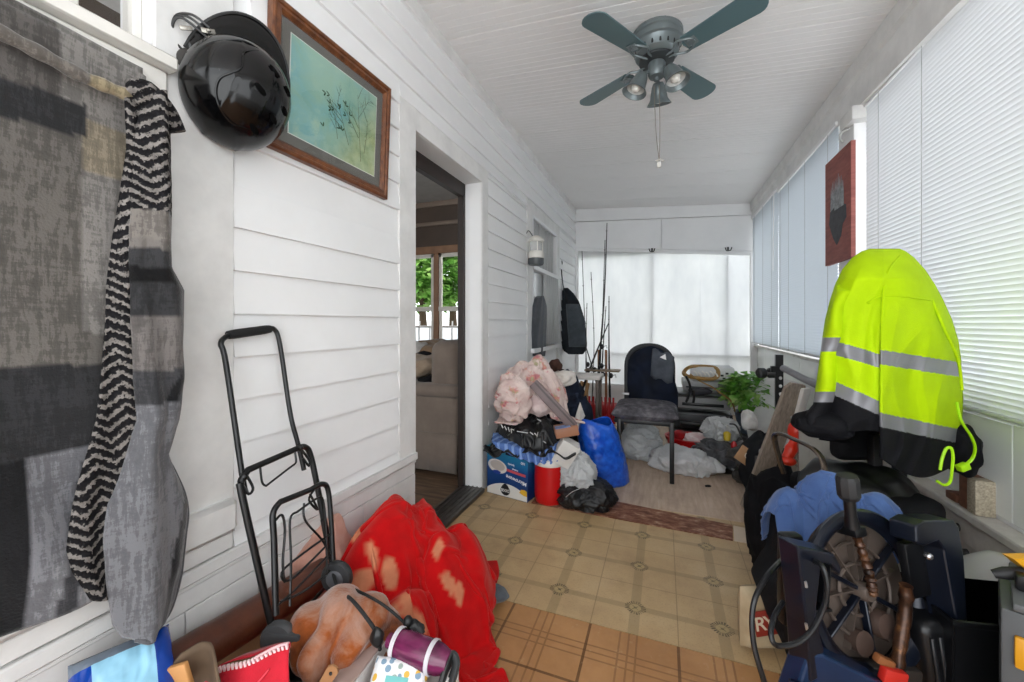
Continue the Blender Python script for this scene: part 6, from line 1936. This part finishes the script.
hv_piece('side_panel', lambda l, r, v: 880.5, lambda l, r, v: r, vt, None, 220, 70, lambda u, v, l, r: dfront(u, v, l, r) - .012 * min(1, max(0, (v - 300) / 60)) * math.exp(-((u - 881) / 9) ** 2), hemR)
hv_piece('front_panel', lambda l, r, v: l, lambda l, r, v: r, vt, None, 60, 30, dback, lambda s: 440 + 20 * s)
# sleeve hanging at the left
g = G(); rows = []; cl = []
SLV = [(285, 838, 858), (310, 829, 852), (340, 822, 850), (370, 818, 845), (390, 815, 840), (404, 813, 838), (415, 804, 836), (425, 802, 834)]
for i in range(81):
    v = 285 + 140 * i / 80
    l, r_ = lerp_tab(SLV, v); row = []
    for j in range(29):
        a_ = 2 * pi * j / 28
        u = (l + r_) / 2 - (r_ - l) / 2 * cos(a_)
        row.append(P(u, v, dj + .02 + .055 * sin(a_) * (1 if i > 4 else i / 4) + .006 * sin(v * .12 + a_ * 2)))
    rows.append(row)
def fsl(i, j):
    v = 285 + 140 * (i + .5) / 80
    if 338 < v < 351 or 391 < v < 403: return 2
    return 1 if v >= 403 else 0
g.grid(rows, fmat=fsl); g.make('sleeve', [LIME, HBLK, TAPE], root, angle=180)
g = G(); g.ball(P(823, 424, dj + .0), (.085, .07, .045), sub=4, fn=lambda d: 1 + .15 * nz(d, 2, 3)); g.make('cuff', HBLK, root, angle=180)
g = G(); g.ball(P(962, 450, dj + .05), (.05, .05, .085), sub=4, fn=lambda d: 1 + .15 * nz(d, 2, 6)); g.make('cuff', HBLK, root, angle=180)
# hood seam, collar stitching, drawcords
g = G(); g.tube(crv([P(u, v, dfront(u, v, *lerp_tab(HV, v)) - .006) for u, v in ((900, 256), (889, 270), (884, 290), (882, 320), (881, 345))], 6), .0035, 6); g.make('seam', LIME, root)
g = G(); g.tube(crv([P(u, v, dfront(u, v, *lerp_tab(HV, v)) - .005) for u, v in ((868, 303), (882, 296), (905, 297), (928, 300), (944, 305))], 6), .003, 6); g.make('yoke_seam', LIME, root)
g = G(); g.tube(crv([P(u, v, d_) for u, v, d_ in ((932, 300, 1.27), (945, 330, 1.24), (958, 360, 1.25), (962, 390, 1.26))], 6), .004, 6); g.make('zip_edge', LIME, root)
NEON = plain('#a8e000', .5, var=.04)
g = G(); g.tube(crv([P(u, v, d_) for u, v, d_ in ((957, 402, 1.24), (961, 420, 1.23), (972, 438, 1.23), (975, 450, 1.24), (971, 460, 1.25), (962, 467, 1.25))], 6), .0055, 6, flat=.6); g.make('drawcord', NEON, root)
g = G(); g.tube(crv([P(u, v, 1.19) for u, v in ((940, 470), (942, 459), (946, 449), (951, 448), (953, 456), (952, 470), (950, 482), (944, 485), (937, 481))], 6), .004, 6); g.make('drawcord', NEON, root)
g = G(); g.box((0, 0, 0), (.03, .02, .02), frame(P(963, 467, 1.24), RIGHT + UP * .4, AWAY), bev=.003); g.make('cord_lock', NEON, root)

# ---- sill block and wall knobs
a = onp(955, 496, 2, .456)
g = G(); Q2 = frame((1.0, 1.83, .458), Vector((0, -1, 0)), Vector((0, 0, 1)))
g.box((0, .058, .0), (.085, .115, .05), Q2, bev=.004)
o = tag(g.make('wrapped_block', plain('#7d5038', .7, var=.35, vs=40)), 'brown block wrapped in speckled mesh standing on the right window ledge', 'block')
g = G(); g.box((.022, .058, .001), (.042, .117, .052), Q2, bev=.003); g.make('mesh_wrap', plain('#a59a86', .7, var=.4, vs=160), o)
g = G(); g.box((-.085, .014, .0), (.06, .028, .05), Q2, bev=.005); tag(g.make('wood_scrap', plain('#6f4430', .7, var=.3, vs=40)), 'small brown wood scrap on the ledge beside the wrapped block', 'scrap')
for i, (u, v, lab) in enumerate(((958, 527, 'upper dark knob on the panel under the right ledge'), (967, 553, 'lower dark knob on the panel under the right ledge'))):
    p = onp(u, v, 0, .983)
    root = thing('dark_peg', p, lab, 'knob')
    g = G(); Q2 = frame(p, (0, 1, 0), (0, 0, 1)) @ rot(pi, 'X'); g.lathe([(0, 0), (.014, 0), (.012, .012), (.019, .022), (.02, .034), (.012, .042), (0, .043)], frame(p, (0, 0, 1), (0, 1, 0)), 20); g.make('knob', plain('#1e1d1c', .5), root)

# ---- blue shirt over black bundles
SH_ = P(822, 492, 1.16)
g = heap(Vector((.47, 1.47, .28)), (.17, .13, .26), 101, f=7, amp=.14, sub=5, floor_z=.004); put('black_duffel', g, cloth('#111214', '#1b1c1f', 10), 'large black bundle under the blue work shirt', 'bundle')
g = heap(Vector((.45, 2.0, .23)), (.09, .14, .235), 102, f=16, amp=.16, sub=5, floor_z=.004); put('black_garment', g, cloth('#0c0c0e', '#151518', 10), 'black garment hanging down to the floor left of the blue shirt', 'garment')
g = heap(P(856, 486, 1.5), (.16, .14, .085), 103, f=7, amp=.16, sub=5); put('black_leather_coat', g, plain('#131314', .4), 'black leather coat lying across the chair seat behind the blue shirt', 'coat')
def hshirt(x, y):
    h = bumpf(x, y, .475, 1.46, .20, .16, .64)
    h = np.maximum(h, bumpf(x, y, .57, 1.42, .12, .12, .63))
    h = np.maximum(h, bumpf(x, y, .36, 1.45, .11, .12, .60))
    return np.maximum(h + .012 * np.sin(30 * x + 22 * y), np.where(y > 1.22, .30, .02))
X = tossed((.475, 1.45), .62, 96, .52, .84, hshirt, 60, 9, TH, .11, .85)
o = cloth_obj('work_shirt', X, cloth('#3d5789', '#506c9f', 9, .9, 240), .005)
tag(o, 'light blue work shirt thrown over the black bundle behind the saw', 'shirt')

# ---- mitre saw lying on its back: round base underside, two fences, knob, cord
o0 = P(866, 592, .93)
xx = (RIGHT * .968 + AWAY * .25).normalized(); yy_ = (UP * .97 + AWAY * .22)
SM = frame(o0, xx, yy_)           # z points away or toward the viewer
if (SM.to_3x3() @ Vector((0, 0, 1))).dot(AWAY) > 0:
    pass
def S(x, y, z=0): return SM @ Vector((x, y, z))
zf = -1 if (SM.to_3x3() @ Vector((0, 0, 1))).dot(AWAY) > 0 else 1   # +1: toward the viewer
NAVY = plain('#131824', .28, .3, .2, 12, name='saw_navy'); NAVL = plain('#0f1830', .3, .2, .2, 10, name='saw_blue'); CAST = plain('#5b5049', .5, .35, .3, 14, name='cast_metal'); SBLK = plain('#0e0f12', .35, .2, name='saw_black')
t = T('greasy_rod'); n = t.noise(scale=26, detail=5, rough=.7); t.set(t.ramp(n, [(.35, lin('#1d1410')), (.55, lin('#4a2f1f')), (.68, lin('#8f6440'))]), .3, .4); GREASE = t.m
root = thing('mitre_saw', o0 - UP * .33, 'upturned dark blue mitre saw with round ribbed base and black cord', 'saw')
R_ = .163
def zz(d): return d * zf
g = G(); g.tube([S(R_ * cos(k * pi / 32), R_ * sin(k * pi / 32), 0) for k in range(64)], .014, 10, closed=True, flat=1.5); g.make('base_ring', NAVY, root)
g = G(); g.lathe([(0, 0), (.02, 0), (R_ * .98, .0)], SM @ tr(0, 0, zz(-.028)), 48)
g.make('base_plate', CAST, root)
g = G()
for k, a in enumerate((150, 330, 212, 32, 268)):
    a_ = radians(a); d_ = Vector((cos(a_), sin(a_), 0)); L = R_ * .97
    g.box((L / 2, 0, zz(-.012)), (L, .010 if k < 2 else .007, .018), SM @ rotz(a_), bev=.002, seg=1)
g.make('spoke', NAVY, root)
g = G()
for rr_ in (.055, .10): g.tube([S(rr_ * cos(k * pi / 24), rr_ * sin(k * pi / 24), zz(-.018)) for k in range(48)], .0045, 6, closed=True)
for a in (10, 60, 85, 120, 180, 240, 295):
    g.box((.075, 0, zz(-.020)), (.11, .004, .016), SM @ rotz(radians(a)))
g.make('rib', CAST, root)
g = G(); g.lathe([(0, zz(.012)), (.016, zz(.012)), (.02, zz(.004)), (.022, zz(-.03))], SM, 20); g.make('pivot_bolt', CAST, root)
g = G(); g.lathe([(.0, 0), (.026, 0), (.03, zz(.02)), (.026, zz(.035)), (0, zz(.04))], SM @ tr(.035, -.075, zz(-.03)), 20); g.lathe([(.0, 0), (.024, 0), (.026, zz(.03)), (0, zz(.035))], SM @ tr(-.035, -.10, zz(-.03)), 20); g.make('boss', plain('#4a3a33', .55, .2), root)
# threaded clamp rod with grease
g = G(); rod = [S(-.02, .135, zz(.02)), S(-.012, .085, zz(.022)), S(-.004, .03, zz(.02)), S(.002, .0, zz(.012))]
c_ = crv(rod, 10); g.tube(c_, [.0095 + .0022 * sin(i * 2.4) for i in range(len(c_))], 10); g.make('greasy_rod', GREASE, root)
g = G(); g.box((-.022, .14, zz(.012)), (.036, .022, .05), SM, bev=.004); g.make('rod_bracket', SBLK, root)
# knob
kb = P(848, 487, .90); ks = P(852, 527, .905)
g = G(); g.tube([ks, ks.lerp(kb, .35), kb], [.015, .0115, .0115], 14); g.make('knob_stem', SBLK, root)
g = G(); Q2 = frame(kb, (kb - ks), RIGHT) @ rot(pi / 2, 'Y'); g.lathe([(0, -.028), (.017, -.028), (.0225, -.018), (.0225, .018), (.019, .027), (0, .030)], Q2, 10); g.make('knob', plain('#161618', .55), root, angle=25)
# fences: channel housings on each side
def channel(name, Mq, w_, h_, d_, m):
    """U channel: back plate, top and bottom flanges, one end cap"""
    g = G(); th = .006
    g.box((0, 0, 0), (w_, h_, th), Mq, bev=.002, seg=1)
    g.box((0, h_ / 2, d_ / 2), (w_, th, d_), Mq, bev=.002, seg=1); g.box((0, -h_ / 2, d_ / 2), (w_, th, d_), Mq, bev=.002, seg=1)
    g.box((-w_ / 2, 0, d_ / 2), (th, h_, d_), Mq, bev=.002, seg=1)
    return g.make(name, m, root, smooth=False)
lf = P(803, 594, .86)
ML = frame(lf, RIGHT * .85 + AWAY * .2 + UP * -.12, UP * .97 + RIGHT * -.14); zl = -1 if (ML.to_3x3() @ Vector((0, 0, 1))).dot(AWAY) > 0 else 1
ML = ML @ Matrix.Diagonal((1, 1, zl, 1))
g = G()
prl = [(-.060, .115), (.038, .100), (.062, .072), (.060, .055), (.036, .076), (.006, .082), (.002, -.03), (.030, -.095), (.03, -.15), (.0, -.16), (-.02, -.05)]
g.prism(prl, .05, ML @ tr(0, 0, -.02)); o = g.make('left_fence', NAVY, root, smooth=False)
md = o.modifiers.new('bevel', 'BEVEL'); md.width = .004; md.segments = 2
g = G(); g.box((.026, .02, -.02), (.06, .13, .012), ML, bev=.003); g.box((.028, -.02, .0), (.045, .005, .05), ML); g.box((.045, .03, .0), (.005, .10, .04), ML); g.make('fence_web', SBLK, root)
for (x, y) in ((.020, .045), (.030, -.055)):
    g = G(); g.ball(ML @ Vector((x, y, -.004)), (.009, .009, .009), sub=2); g.make('bolt', plain('#a9a9ae', .25, .9), root)
g = G()
for (x, y) in ((-.035, .045), (-.025, -.04)): g.tube([ML @ Vector((x, y, .031)), ML @ Vector((x + .004, y - .012, .031))], .003, 6)
g.make('screw_slot', plain('#c5c5c8', .3, .8), root)
rf = P(930, 556, .93)
MR = frame(rf, RIGHT * .92 + AWAY * .25, UP * .97 + AWAY * .15); zr = -1 if (MR.to_3x3() @ Vector((0, 0, 1))).dot(AWAY) > 0 else 1
MR = MR @ Matrix.Diagonal((1, 1, zr, 1))
g = G(); prr = [(-.075, .085), (-.045, .092), (.050, .082), (.062, .065), (.060, -.005), (.045, -.075), (.03, -.14), (.0, -.15), (.0, .025), (-.015, .045), (-.06, .04), (-.082, .05)]
g.prism(prr, .055, MR @ tr(0, 0, -.025)); o = g.make('right_fence', NAVY, root, smooth=False)
md = o.modifiers.new('bevel', 'BEVEL'); md.width = .004; md.segments = 2
g = G(); g.box((-.02, -.03, -.02), (.075, .12, .02), MR, bev=.004); g.make('fence_web', SBLK, root)
for (x, y) in ((-.035, .012), (.024, -.045)):
    g = G(); g.ball(MR @ Vector((x, y, .018)), (.009, .009, .009), sub=2); g.make('bolt', plain('#a9a9ae', .25, .9), root)
# front body, arm and motor below
g = G(); Mb = frame(P(832, 662, .845), RIGHT * .9 + UP * -.28, UP * .95)
zb2 = -1 if (Mb.to_3x3() @ Vector((0, 0, 1))).dot(AWAY) > 0 else 1
Mb = Mb @ Matrix.Diagonal((1, 1, zb2, 1))
g.prism([(-.07, .015), (-.04, .02), (.05, .006), (.105, -.004), (.105, -.14), (-.075, -.14)], .05, Mb @ tr(0, 0, -.03)); o = g.make('front_body', plain('#122a4a', .3, .2, .15, 10), root, smooth=False)
md = o.modifiers.new('bevel', 'BEVEL'); md.width = .006; md.segments = 2
g = G(); g.box((0, -.05, .022), (.19, .006, .01), Mb, bev=.002); g.make('trim_rib', NAVL, root)
g = G(); c0, c1 = P(905, 610, .90), P(897, 680, .88)
g.tube(crv([P(906, 585, .9), P(905, 612, .9), P(900, 645, .89), P(893, 690, .88)], 6), [.0125 + .005 * nz((i * 1.7, 0, 0), .7) for i in range(19)], 12); g.make('slide_rail', GREASE, root)
g = G(); g.box((0, 0, 0), (.105, .09, .20), frame(P(931, 652, .94), RIGHT + UP * .15, AWAY), bev=.022, seg=3); g.make('motor', SBLK, root)
for k in range(5):
    g = G(); g.box((-.036 + .018 * k, -.047, .02), (.008, .006, .11), frame(P(931, 652, .94), RIGHT + UP * .15, AWAY), bev=.002, seg=1); g.make('motor_fin', plain('#1c1d20', .5), root)
g = G(); g.box((0, 0, 0), (.16, .03, .12), frame(P(880, 690, .9), RIGHT + UP * -.1, AWAY), bev=.006); g.make('blade_guard', plain('#3a3430', .45, .4), root)
g = G(); g.box((0, 0, 0), (.05, .018, .03), frame(P(893, 676, .84), RIGHT + UP * -.25, AWAY), bev=.004); g.make('red_lever', plain('#b3231a', .4), root)
g = G(); g.box((0, 0, 0), (.04, .016, .018), frame(P(884, 661, .85), RIGHT + UP * -.5, AWAY), bev=.004); g.make('rust_plate', plain('#7d4a24', .6), root)
# frame down to the floor: folding saw stand
g = G()
for dx in (-.13, .13):
    for dy in (-.08, .10):
        q = SM @ Vector((dx, -.16, 0)); 
        g.tube([Vector((q.x + dx * .1, q.y + dy * .2, .30)), Vector((q.x + dx * .5, q.y + dy, .012))], .013, 8)
g.make('stand_legs', SBLK, root)
# cords
g = G(); g.tube(crv([P(u, v, d_) for u, v, d_ in ((812, 560, .84), (822, 566, .81), (827, 585, .80), (824, 606, .80), (812, 630, .80), (797, 643, .80), (780, 646, .80), (773, 642, .80), (771, 630, .81), (775, 615, .83), (783, 602, .86))], 8), .0052, 8); g.make('power_cord', SBLK, root)
g = G(); g.tube(crv([P(u, v, d_) for u, v, d_ in ((782, 560, .9), (768, 575, .86), (756, 596, .83), (752, 618, .82), (754, 645, .81), (760, 668, .80), (770, 700, .79))], 8), .0056, 8); g.make('power_cord', SBLK, root)
g = G(); Q2 = frame(P(790, 578, .97), UP, RIGHT); g.box((0, 0, 0), (.22, .05, .03), Q2, bev=.008); g.make('rear_bracket', SBLK, root)

# cream dust bag with red label
b0 = P(762, 619, 1.34)
b0.z = .115
root = thing('dust_bag', b0 - UP * .11, 'cream cloth dust bag with a red lettered label beside the saw', 'dust bag')
g = G(); rows = []
for s in (1, -1):
    g.grid([[b0 + RIGHT * p.x + UP * (p.y * 1.0 + .02 * p.x) + AWAY * (-p.z) for p in [pil(-1 + 2 * i / 20, -1 + 2 * j / 20, .075, .10, .04, s) for j in range(21)]] for i in range(21)])
t = T('cream_cloth'); t.set(t.ramp(t.noise(scale=9, detail=4), [(.3, lin('#a08c6c')), (.7, lin('#bfae90'))]), .8); g.make('bag', t.m, root, angle=80)
Q = frame(b0 - AWAY * .047 + RIGHT * -.008 + UP * .012, RIGHT * 1.0 + UP * .16, UP)
g = G(); g.box((0, 0, 0), (.092, .082, .003), Q, bev=.001); lab = g.make('red_label', plain('#8c2a1b', .6), root)
for i, ch in enumerate('RYO'): text(ch, -.028 + .030 * i, -.002, .064, plain('#d9cdb2', .6), .0016, 0.0, lab)

# ---- black crate with clear liner, grey tool case, yellow clamp at the right edge
q0 = P(968, 660, .98)
root = thing('black_crate', (q0.x, q0.y, 0), 'black open crate with clear plastic liner right of the saw', 'crate')
Mq = tr(q0.x, q0.y, 0) @ rotz(TH * .5)
g = G()
hz = .44
for (p, s) in (((0, -.13, hz / 2), (.26, .006, hz)), ((0, .13, hz / 2), (.26, .006, hz)), ((-.13, 0, hz / 2), (.006, .26, hz)), ((.13, 0, hz / 2), (.006, .26, hz)), ((0, 0, .004), (.26, .26, .008))): g.box(p, s, Mq)
g.make('tub', SBLK, root)
g = G(); g.tube([Mq @ Vector(p) for p in ((-.13, -.13, hz), (.13, -.13, hz), (.13, .13, hz), (-.13, .13, hz))], .008, 8, closed=True); g.make('rim', SBLK, root)
g = G(); rows = []
for i in range(13):
    rows.append([Mq @ Vector((-.13 + .27 * j / 12, .132 - .10 * i / 12, hz + .014 + .05 * sin(pi * i / 12) * (.5 + .5 * sin(j * .7)) - .0 * j)) for j in range(13)])
g.grid(rows); t = T('thin_clear_film'); t.set(lin('#b9b8b4'), .25); t.translucent(.5, lin('#c9c8c4')); g.make('liner', t.m, root, angle=180)
q1 = P(1008, 650, .78)
root = thing('grey_tool_case', (q1.x + .06, q1.y, q1.z - .16), 'grey tool case with yellow latch at the bottom right corner', 'tool case')
Mc = tr(q1.x, q1.y, 0) @ rotz(TH - radians(50))
z1 = P(1012, 606, .78).z
g = G(); g.box((.055, .09, z1 / 2), (.13, .20, z1 - .004), Mc, bev=.006); g.make('case', plain('#4a4c4e', .5), root)
g = G(); g.box((.075, .09, z1 + .008), (.14, .21, .016), Mc, bev=.004); g.make('lid', plain('#56585a', .5), root)
g = G(); g.box((.022, -.015, z1 - .075), (.03, .012, .06), Mc, bev=.004); g.make('latch', plain('#c98d18', .4), root)
root = thing('clamp', P(1010, 575, .82), 'yellow and black hand clamp lying on the grey tool case', 'clamp')
g = G(); g.tube([P(993, 574, .84), P(1005, 573, .83), P(1040, 574, .82)], [.008, .012, .013], 10); g.make('black_handle', plain('#1c1c1d', .6), root)
g = G(); g.prism([(-.03, .018), (.05, .02), (.05, -.012), (.01, -.014)], .02, frame(P(1016, 562, .84), RIGHT, UP)); g.make('yellow_jaw', plain('#d79a12', .4), root)
g = G(); g.box((.06, .06, z1 + .032), (.10, .03, .032), Mc, bev=.006); g.make('body', SBLK, root)
# ================================================================== PAINTING, HOOKS, ROOM BEYOND THE DOOR, GARDEN
pa, pb = Vector((.955, 3.03, 0)), Vector((.955, 2.665, 0))
root = thing('painting', (.955, 2.85, 1.47), 'unframed red canvas with grey trees over a dark mound hung between the blinds', 'painting')
zt1, zb1 = 2.09, 1.455
g = G(); g.box((.962, 2.848, (zt1 + zb1) / 2), (.022, .365, zt1 - zb1), bev=.002)
t = T('red_canvas'); X, Y, Z = t.xyz(t.geo())
n = t.noise(t.map(t.geo(), (1, 2, 9)), 5, 5, .7)
t.set(t.ramp(n, [(.3, lin('#7b423d')), (.6, lin('#94554d')), (.8, lin('#a3685f'))]), .7); cv = g.make('canvas', t.m, root, smooth=False)
xf = .9505
t = T('dark_paint'); n = t.noise(t.geo(), 22, 5, .7); t.set(t.ramp(n, [(.3, lin('#33343a')), (.7, lin('#4b4d52'))]), .7); DKP = t.m
t = T('pale_grey_paint'); n = t.noise(t.geo(), 30, 5, .7); t.set(t.ramp(n, [(.3, lin('#63666a')), (.7, lin('#a9adb0'))]), .7); PGP = t.m
g = G()
def fx(y, z): return (2.85 - y, z)
MX = Matrix(((0, 0, -1, xf + .001), (-1, 0, 0, 2.85), (0, 1, 0, 0), (0, 0, 0, 1)))
g.prism([(-.10, 1.77), (-.02, 1.79), (.06, 1.785), (.125, 1.76), (.13, 1.69), (.08, 1.66), (.06, 1.60), (.0, 1.555), (-.05, 1.60), (-.09, 1.66), (-.115, 1.70)], .0015, MX); g.make('painted_mound', DKP, cv, smooth=False)
g = G(); random.seed(6)
for k in range(9):
    y = -.085 + .021 * k; h = .11 + .05 * random.random() + .06 * (1 - abs(k - 4) / 4)
    g.prism([(y - .013, 1.765), (y + .013, 1.765), (y + .009, 1.80 + h * .4), (y + .001, 1.78 + h), (y - .008, 1.80 + h * .45)], .001 + .0002 * k, MX)
g.make('painted_trees', PGP, cv, smooth=False)
# frame edge board behind the painting
for i, (u, v, lab) in enumerate(((652, 251, 'dark double hook on the far wall above the white sheet'), (728, 250, 'small dark hook at the right of the far wall'))):
    p = onp(u, v, 1, YF - .005)
    root = thing('wall_hook', p, lab, 'hook')
    g = G(); g.box(p + Vector((0, -.004, .01)), (.02, .008, .05), bev=.002); g.make('plate', BLK, root)
    g = G()
    for s in (-1, 1): g.tube(crv([p + Vector((0, -.008, 0)), p + Vector((.02 * s, -.035, -.012)), p + Vector((.035 * s, -.04, .025))], 5), .006, 6)
    g.make('prong', BLK, root)
p = onp(866, 108, 0, .95)
g = G(); g.tube(crv([Vector((.96, 2.71, 2.17)), Vector((.93, 2.72, 2.16)), Vector((.925, 2.73, 2.13)), Vector((.94, 2.735, 2.11))], 5), .006, 6)
tag(g.make('bracket_hook', plain('#a9a9a6', .4, .5)), 'small pale metal hook under the white bracket above the painting', 'hook')

# sofa seen through the doorway
TAUPE = cloth('#6c6057', '#786b61', 8)
sx0, sx1, sy0 = -2.35, -1.37, 2.52
root = thing('sofa', (-1.85, 3.2, 0), 'taupe skirted sofa seen end on through the open doorway', 'sofa')
g = G(); g.box(((sx0 + sx1) / 2, sy0 + .10, .37), (sx1 - sx0, .20, .54), bev=.05, seg=4); g.make('arm', TAUPE, root)
g = G(); g.box(((sx0 + sx1) / 2, sy0 + .09, .605), (sx1 - sx0 + .03, .24, .10), bev=.045, seg=4); g.make('arm_pad', TAUPE, root)
g = G(); rows = []
for zc_ in (.025, .30):
    rows.append([(sx0 + (sx1 - sx0) * j / 40, sy0 - .006 - (.012 if zc_ < .1 else 0) * (1 - .8 * (j % 20 == 10)), zc_) for j in range(41)])
g.grid(rows); g.make('skirt', TAUPE, root, solid=.006)
g = G(); g.box((sx1 - .14, sy0 + .85, .64), (.26, 1.66, .66), tr(0, 0, 0), bev=.09, seg=5); g.make('backrest', TAUPE, root)
g = G(); g.box((sx0 / 2 + sx1 / 2 - .1, sy0 + .9, .36), (.72, 1.4, .2), bev=.05, seg=4); g.make('seat_cushion', TAUPE, root)
g = G(); g.box(((sx0 + sx1) / 2, sy0 + .9, .15), (.9, 1.6, .24), bev=.01); g.make('base', TAUPE, root)
g = heap(P(424, 366, 3.35), (.20, .25, .10), 111, f=9, amp=.2, sub=5); put('beige_coat', g, cloth('#8d7a67', '#a3917d', 10), 'beige coat lying on the sofa seat', 'coat')
g = heap(P(432, 352, 3.6), (.26, .22, .11), 112, f=9, amp=.2, sub=5); put('brown_coat', g, cloth('#6b543f', '#7d6650', 10), 'brown coat heaped on the sofa below the inner window', 'coat')
g = heap(P(424, 357, 3.42), (.16, .12, .06), 113, f=9, amp=.2, sub=5); put('black_pullover', g, cloth('#121214', '#1c1c1f', 10), 'black pullover lying between the coats on the sofa', 'pullover')
g = heap(P(436, 381, 3.1), (.13, .10, .05), 114, f=9, amp=.2, sub=5); put('black_pants', g, cloth('#0d0d0f', '#161618', 10), 'black folded trousers on the sofa arm', 'trousers')
g = heap(P(417, 349, 3.45), (.10, .12, .06), 115, f=9, amp=.2, sub=4); put('white_shirt', g, cloth('#b9b6b2', '#cfccc8', 10), 'white shirt behind the black pullover on the sofa', 'shirt')

# garden beyond the inner window
g = G(); g.box((-4, 9.6, -.55), (14, 9, .1)); tag(g.make('ground_outside', plain('#6d7a52', .9, var=.2)), kind='structure')
random.seed(31)
t = T('tree_leaf'); n = t.noise(scale=2.5, detail=3); lc = t.ramp(n, [(0.3, lin('#3c6a26')), (0.5, lin('#6a9a40')), (0.75, lin('#b4d080'))]); t.set(lc, .5); t.translucent(.3, lc); LEAF = t.m
BARK = plain('#4b3a2c', .9, var=.25)
for (u, v, dep, R, lab) in ((422, 290, 8.4, .85, 'leafy green tree at the left of the inner window view'), (452, 282, 9.2, 1.15, 'taller light green tree at the right of the inner window view'), (437, 262, 11.0, 1.5, 'dark green tree farthest away behind the other two trees')):
    c = P(u, v, dep)
    root = thing('garden_tree', (c.x, c.y, -.5), lab, 'tree', 'trees in the garden')
    g = G(); leafy(g, c, R * 1.15, 1700, .19); leafy(g, c + Vector((0, 0, -.25)), R * .75, 900, .19); fo = g.make('foliage', LEAF, root, smooth=False, recalc=False); fo['kind'] = 'stuff'
    g = G(); g.tube([(c.x, c.y, -.5), (c.x + .03, c.y, c.z * .5), (c.x, c.y, c.z)], [.14, .1, .05], 10); g.make('trunk', BARK, root)
c = P(436, 326, 7.2)
root = thing('garden_shed', (c.x, c.y, -.5), 'pale grey shed with a light roof below the garden trees', 'shed')
g = G(); g.box((c.x, c.y, .15), (2.2, 1.2, 1.3), bev=.02); g.make('wall', plain('#8c8f93', .7), root)
g = G(); g.prism([(-.75, 0), (.75, 0), (0, .32)], 2.4, Matrix(((0, 0, 1, c.x - 1.2), (1, 0, 0, c.y), (0, 1, 0, .7), (0, 0, 0, 1)))); g.make('roof', plain('#b9bdc2', .6), root, smooth=False)
g = G(); g.box((c.x + .3, c.y - .61, .25), (.4, .03, .45)); g.make('window', plain('#2d3238', .3), root)
c = P(430, 328, 5.7)
root = thing('porch_railing', (c.x, c.y, -.5), 'white railing outside the inner window', 'railing')
g = G(); g.box((c.x, c.y, c.z + .02), (1.9, .035, .03), bev=.004); g.make('top_rail', plain('#d2d2d2', .5), root)
g = G(); g.box((c.x, c.y, -.42), (1.9, .05, .05), bev=.004); g.make('bottom_rail', plain('#d2d2d2', .5), root)
for k in range(11):
    g = G(); g.box((c.x - .9 + .18 * k, c.y, (c.z + .1 - .44) / 2), (.018, .018, c.z + .1 + .44)); g.make('baluster', plain('#d2d2d2', .5), root)

# backpack reflection in the far window's lower pane, modelled as a dark grey shape
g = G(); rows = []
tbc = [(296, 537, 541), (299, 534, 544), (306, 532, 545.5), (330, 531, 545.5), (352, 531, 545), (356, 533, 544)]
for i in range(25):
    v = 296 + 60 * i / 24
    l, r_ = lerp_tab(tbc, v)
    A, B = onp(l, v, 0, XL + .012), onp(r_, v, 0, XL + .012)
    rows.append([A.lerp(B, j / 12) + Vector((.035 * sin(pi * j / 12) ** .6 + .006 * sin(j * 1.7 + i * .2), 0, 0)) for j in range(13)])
g.grid(rows); put('backpack_reflection', g, cloth('#4a4e54', '#3a3e44', 14), 'dark grey shape standing in for the backpack reflection in the lower pane of the far window', 'coat', solid=.006)
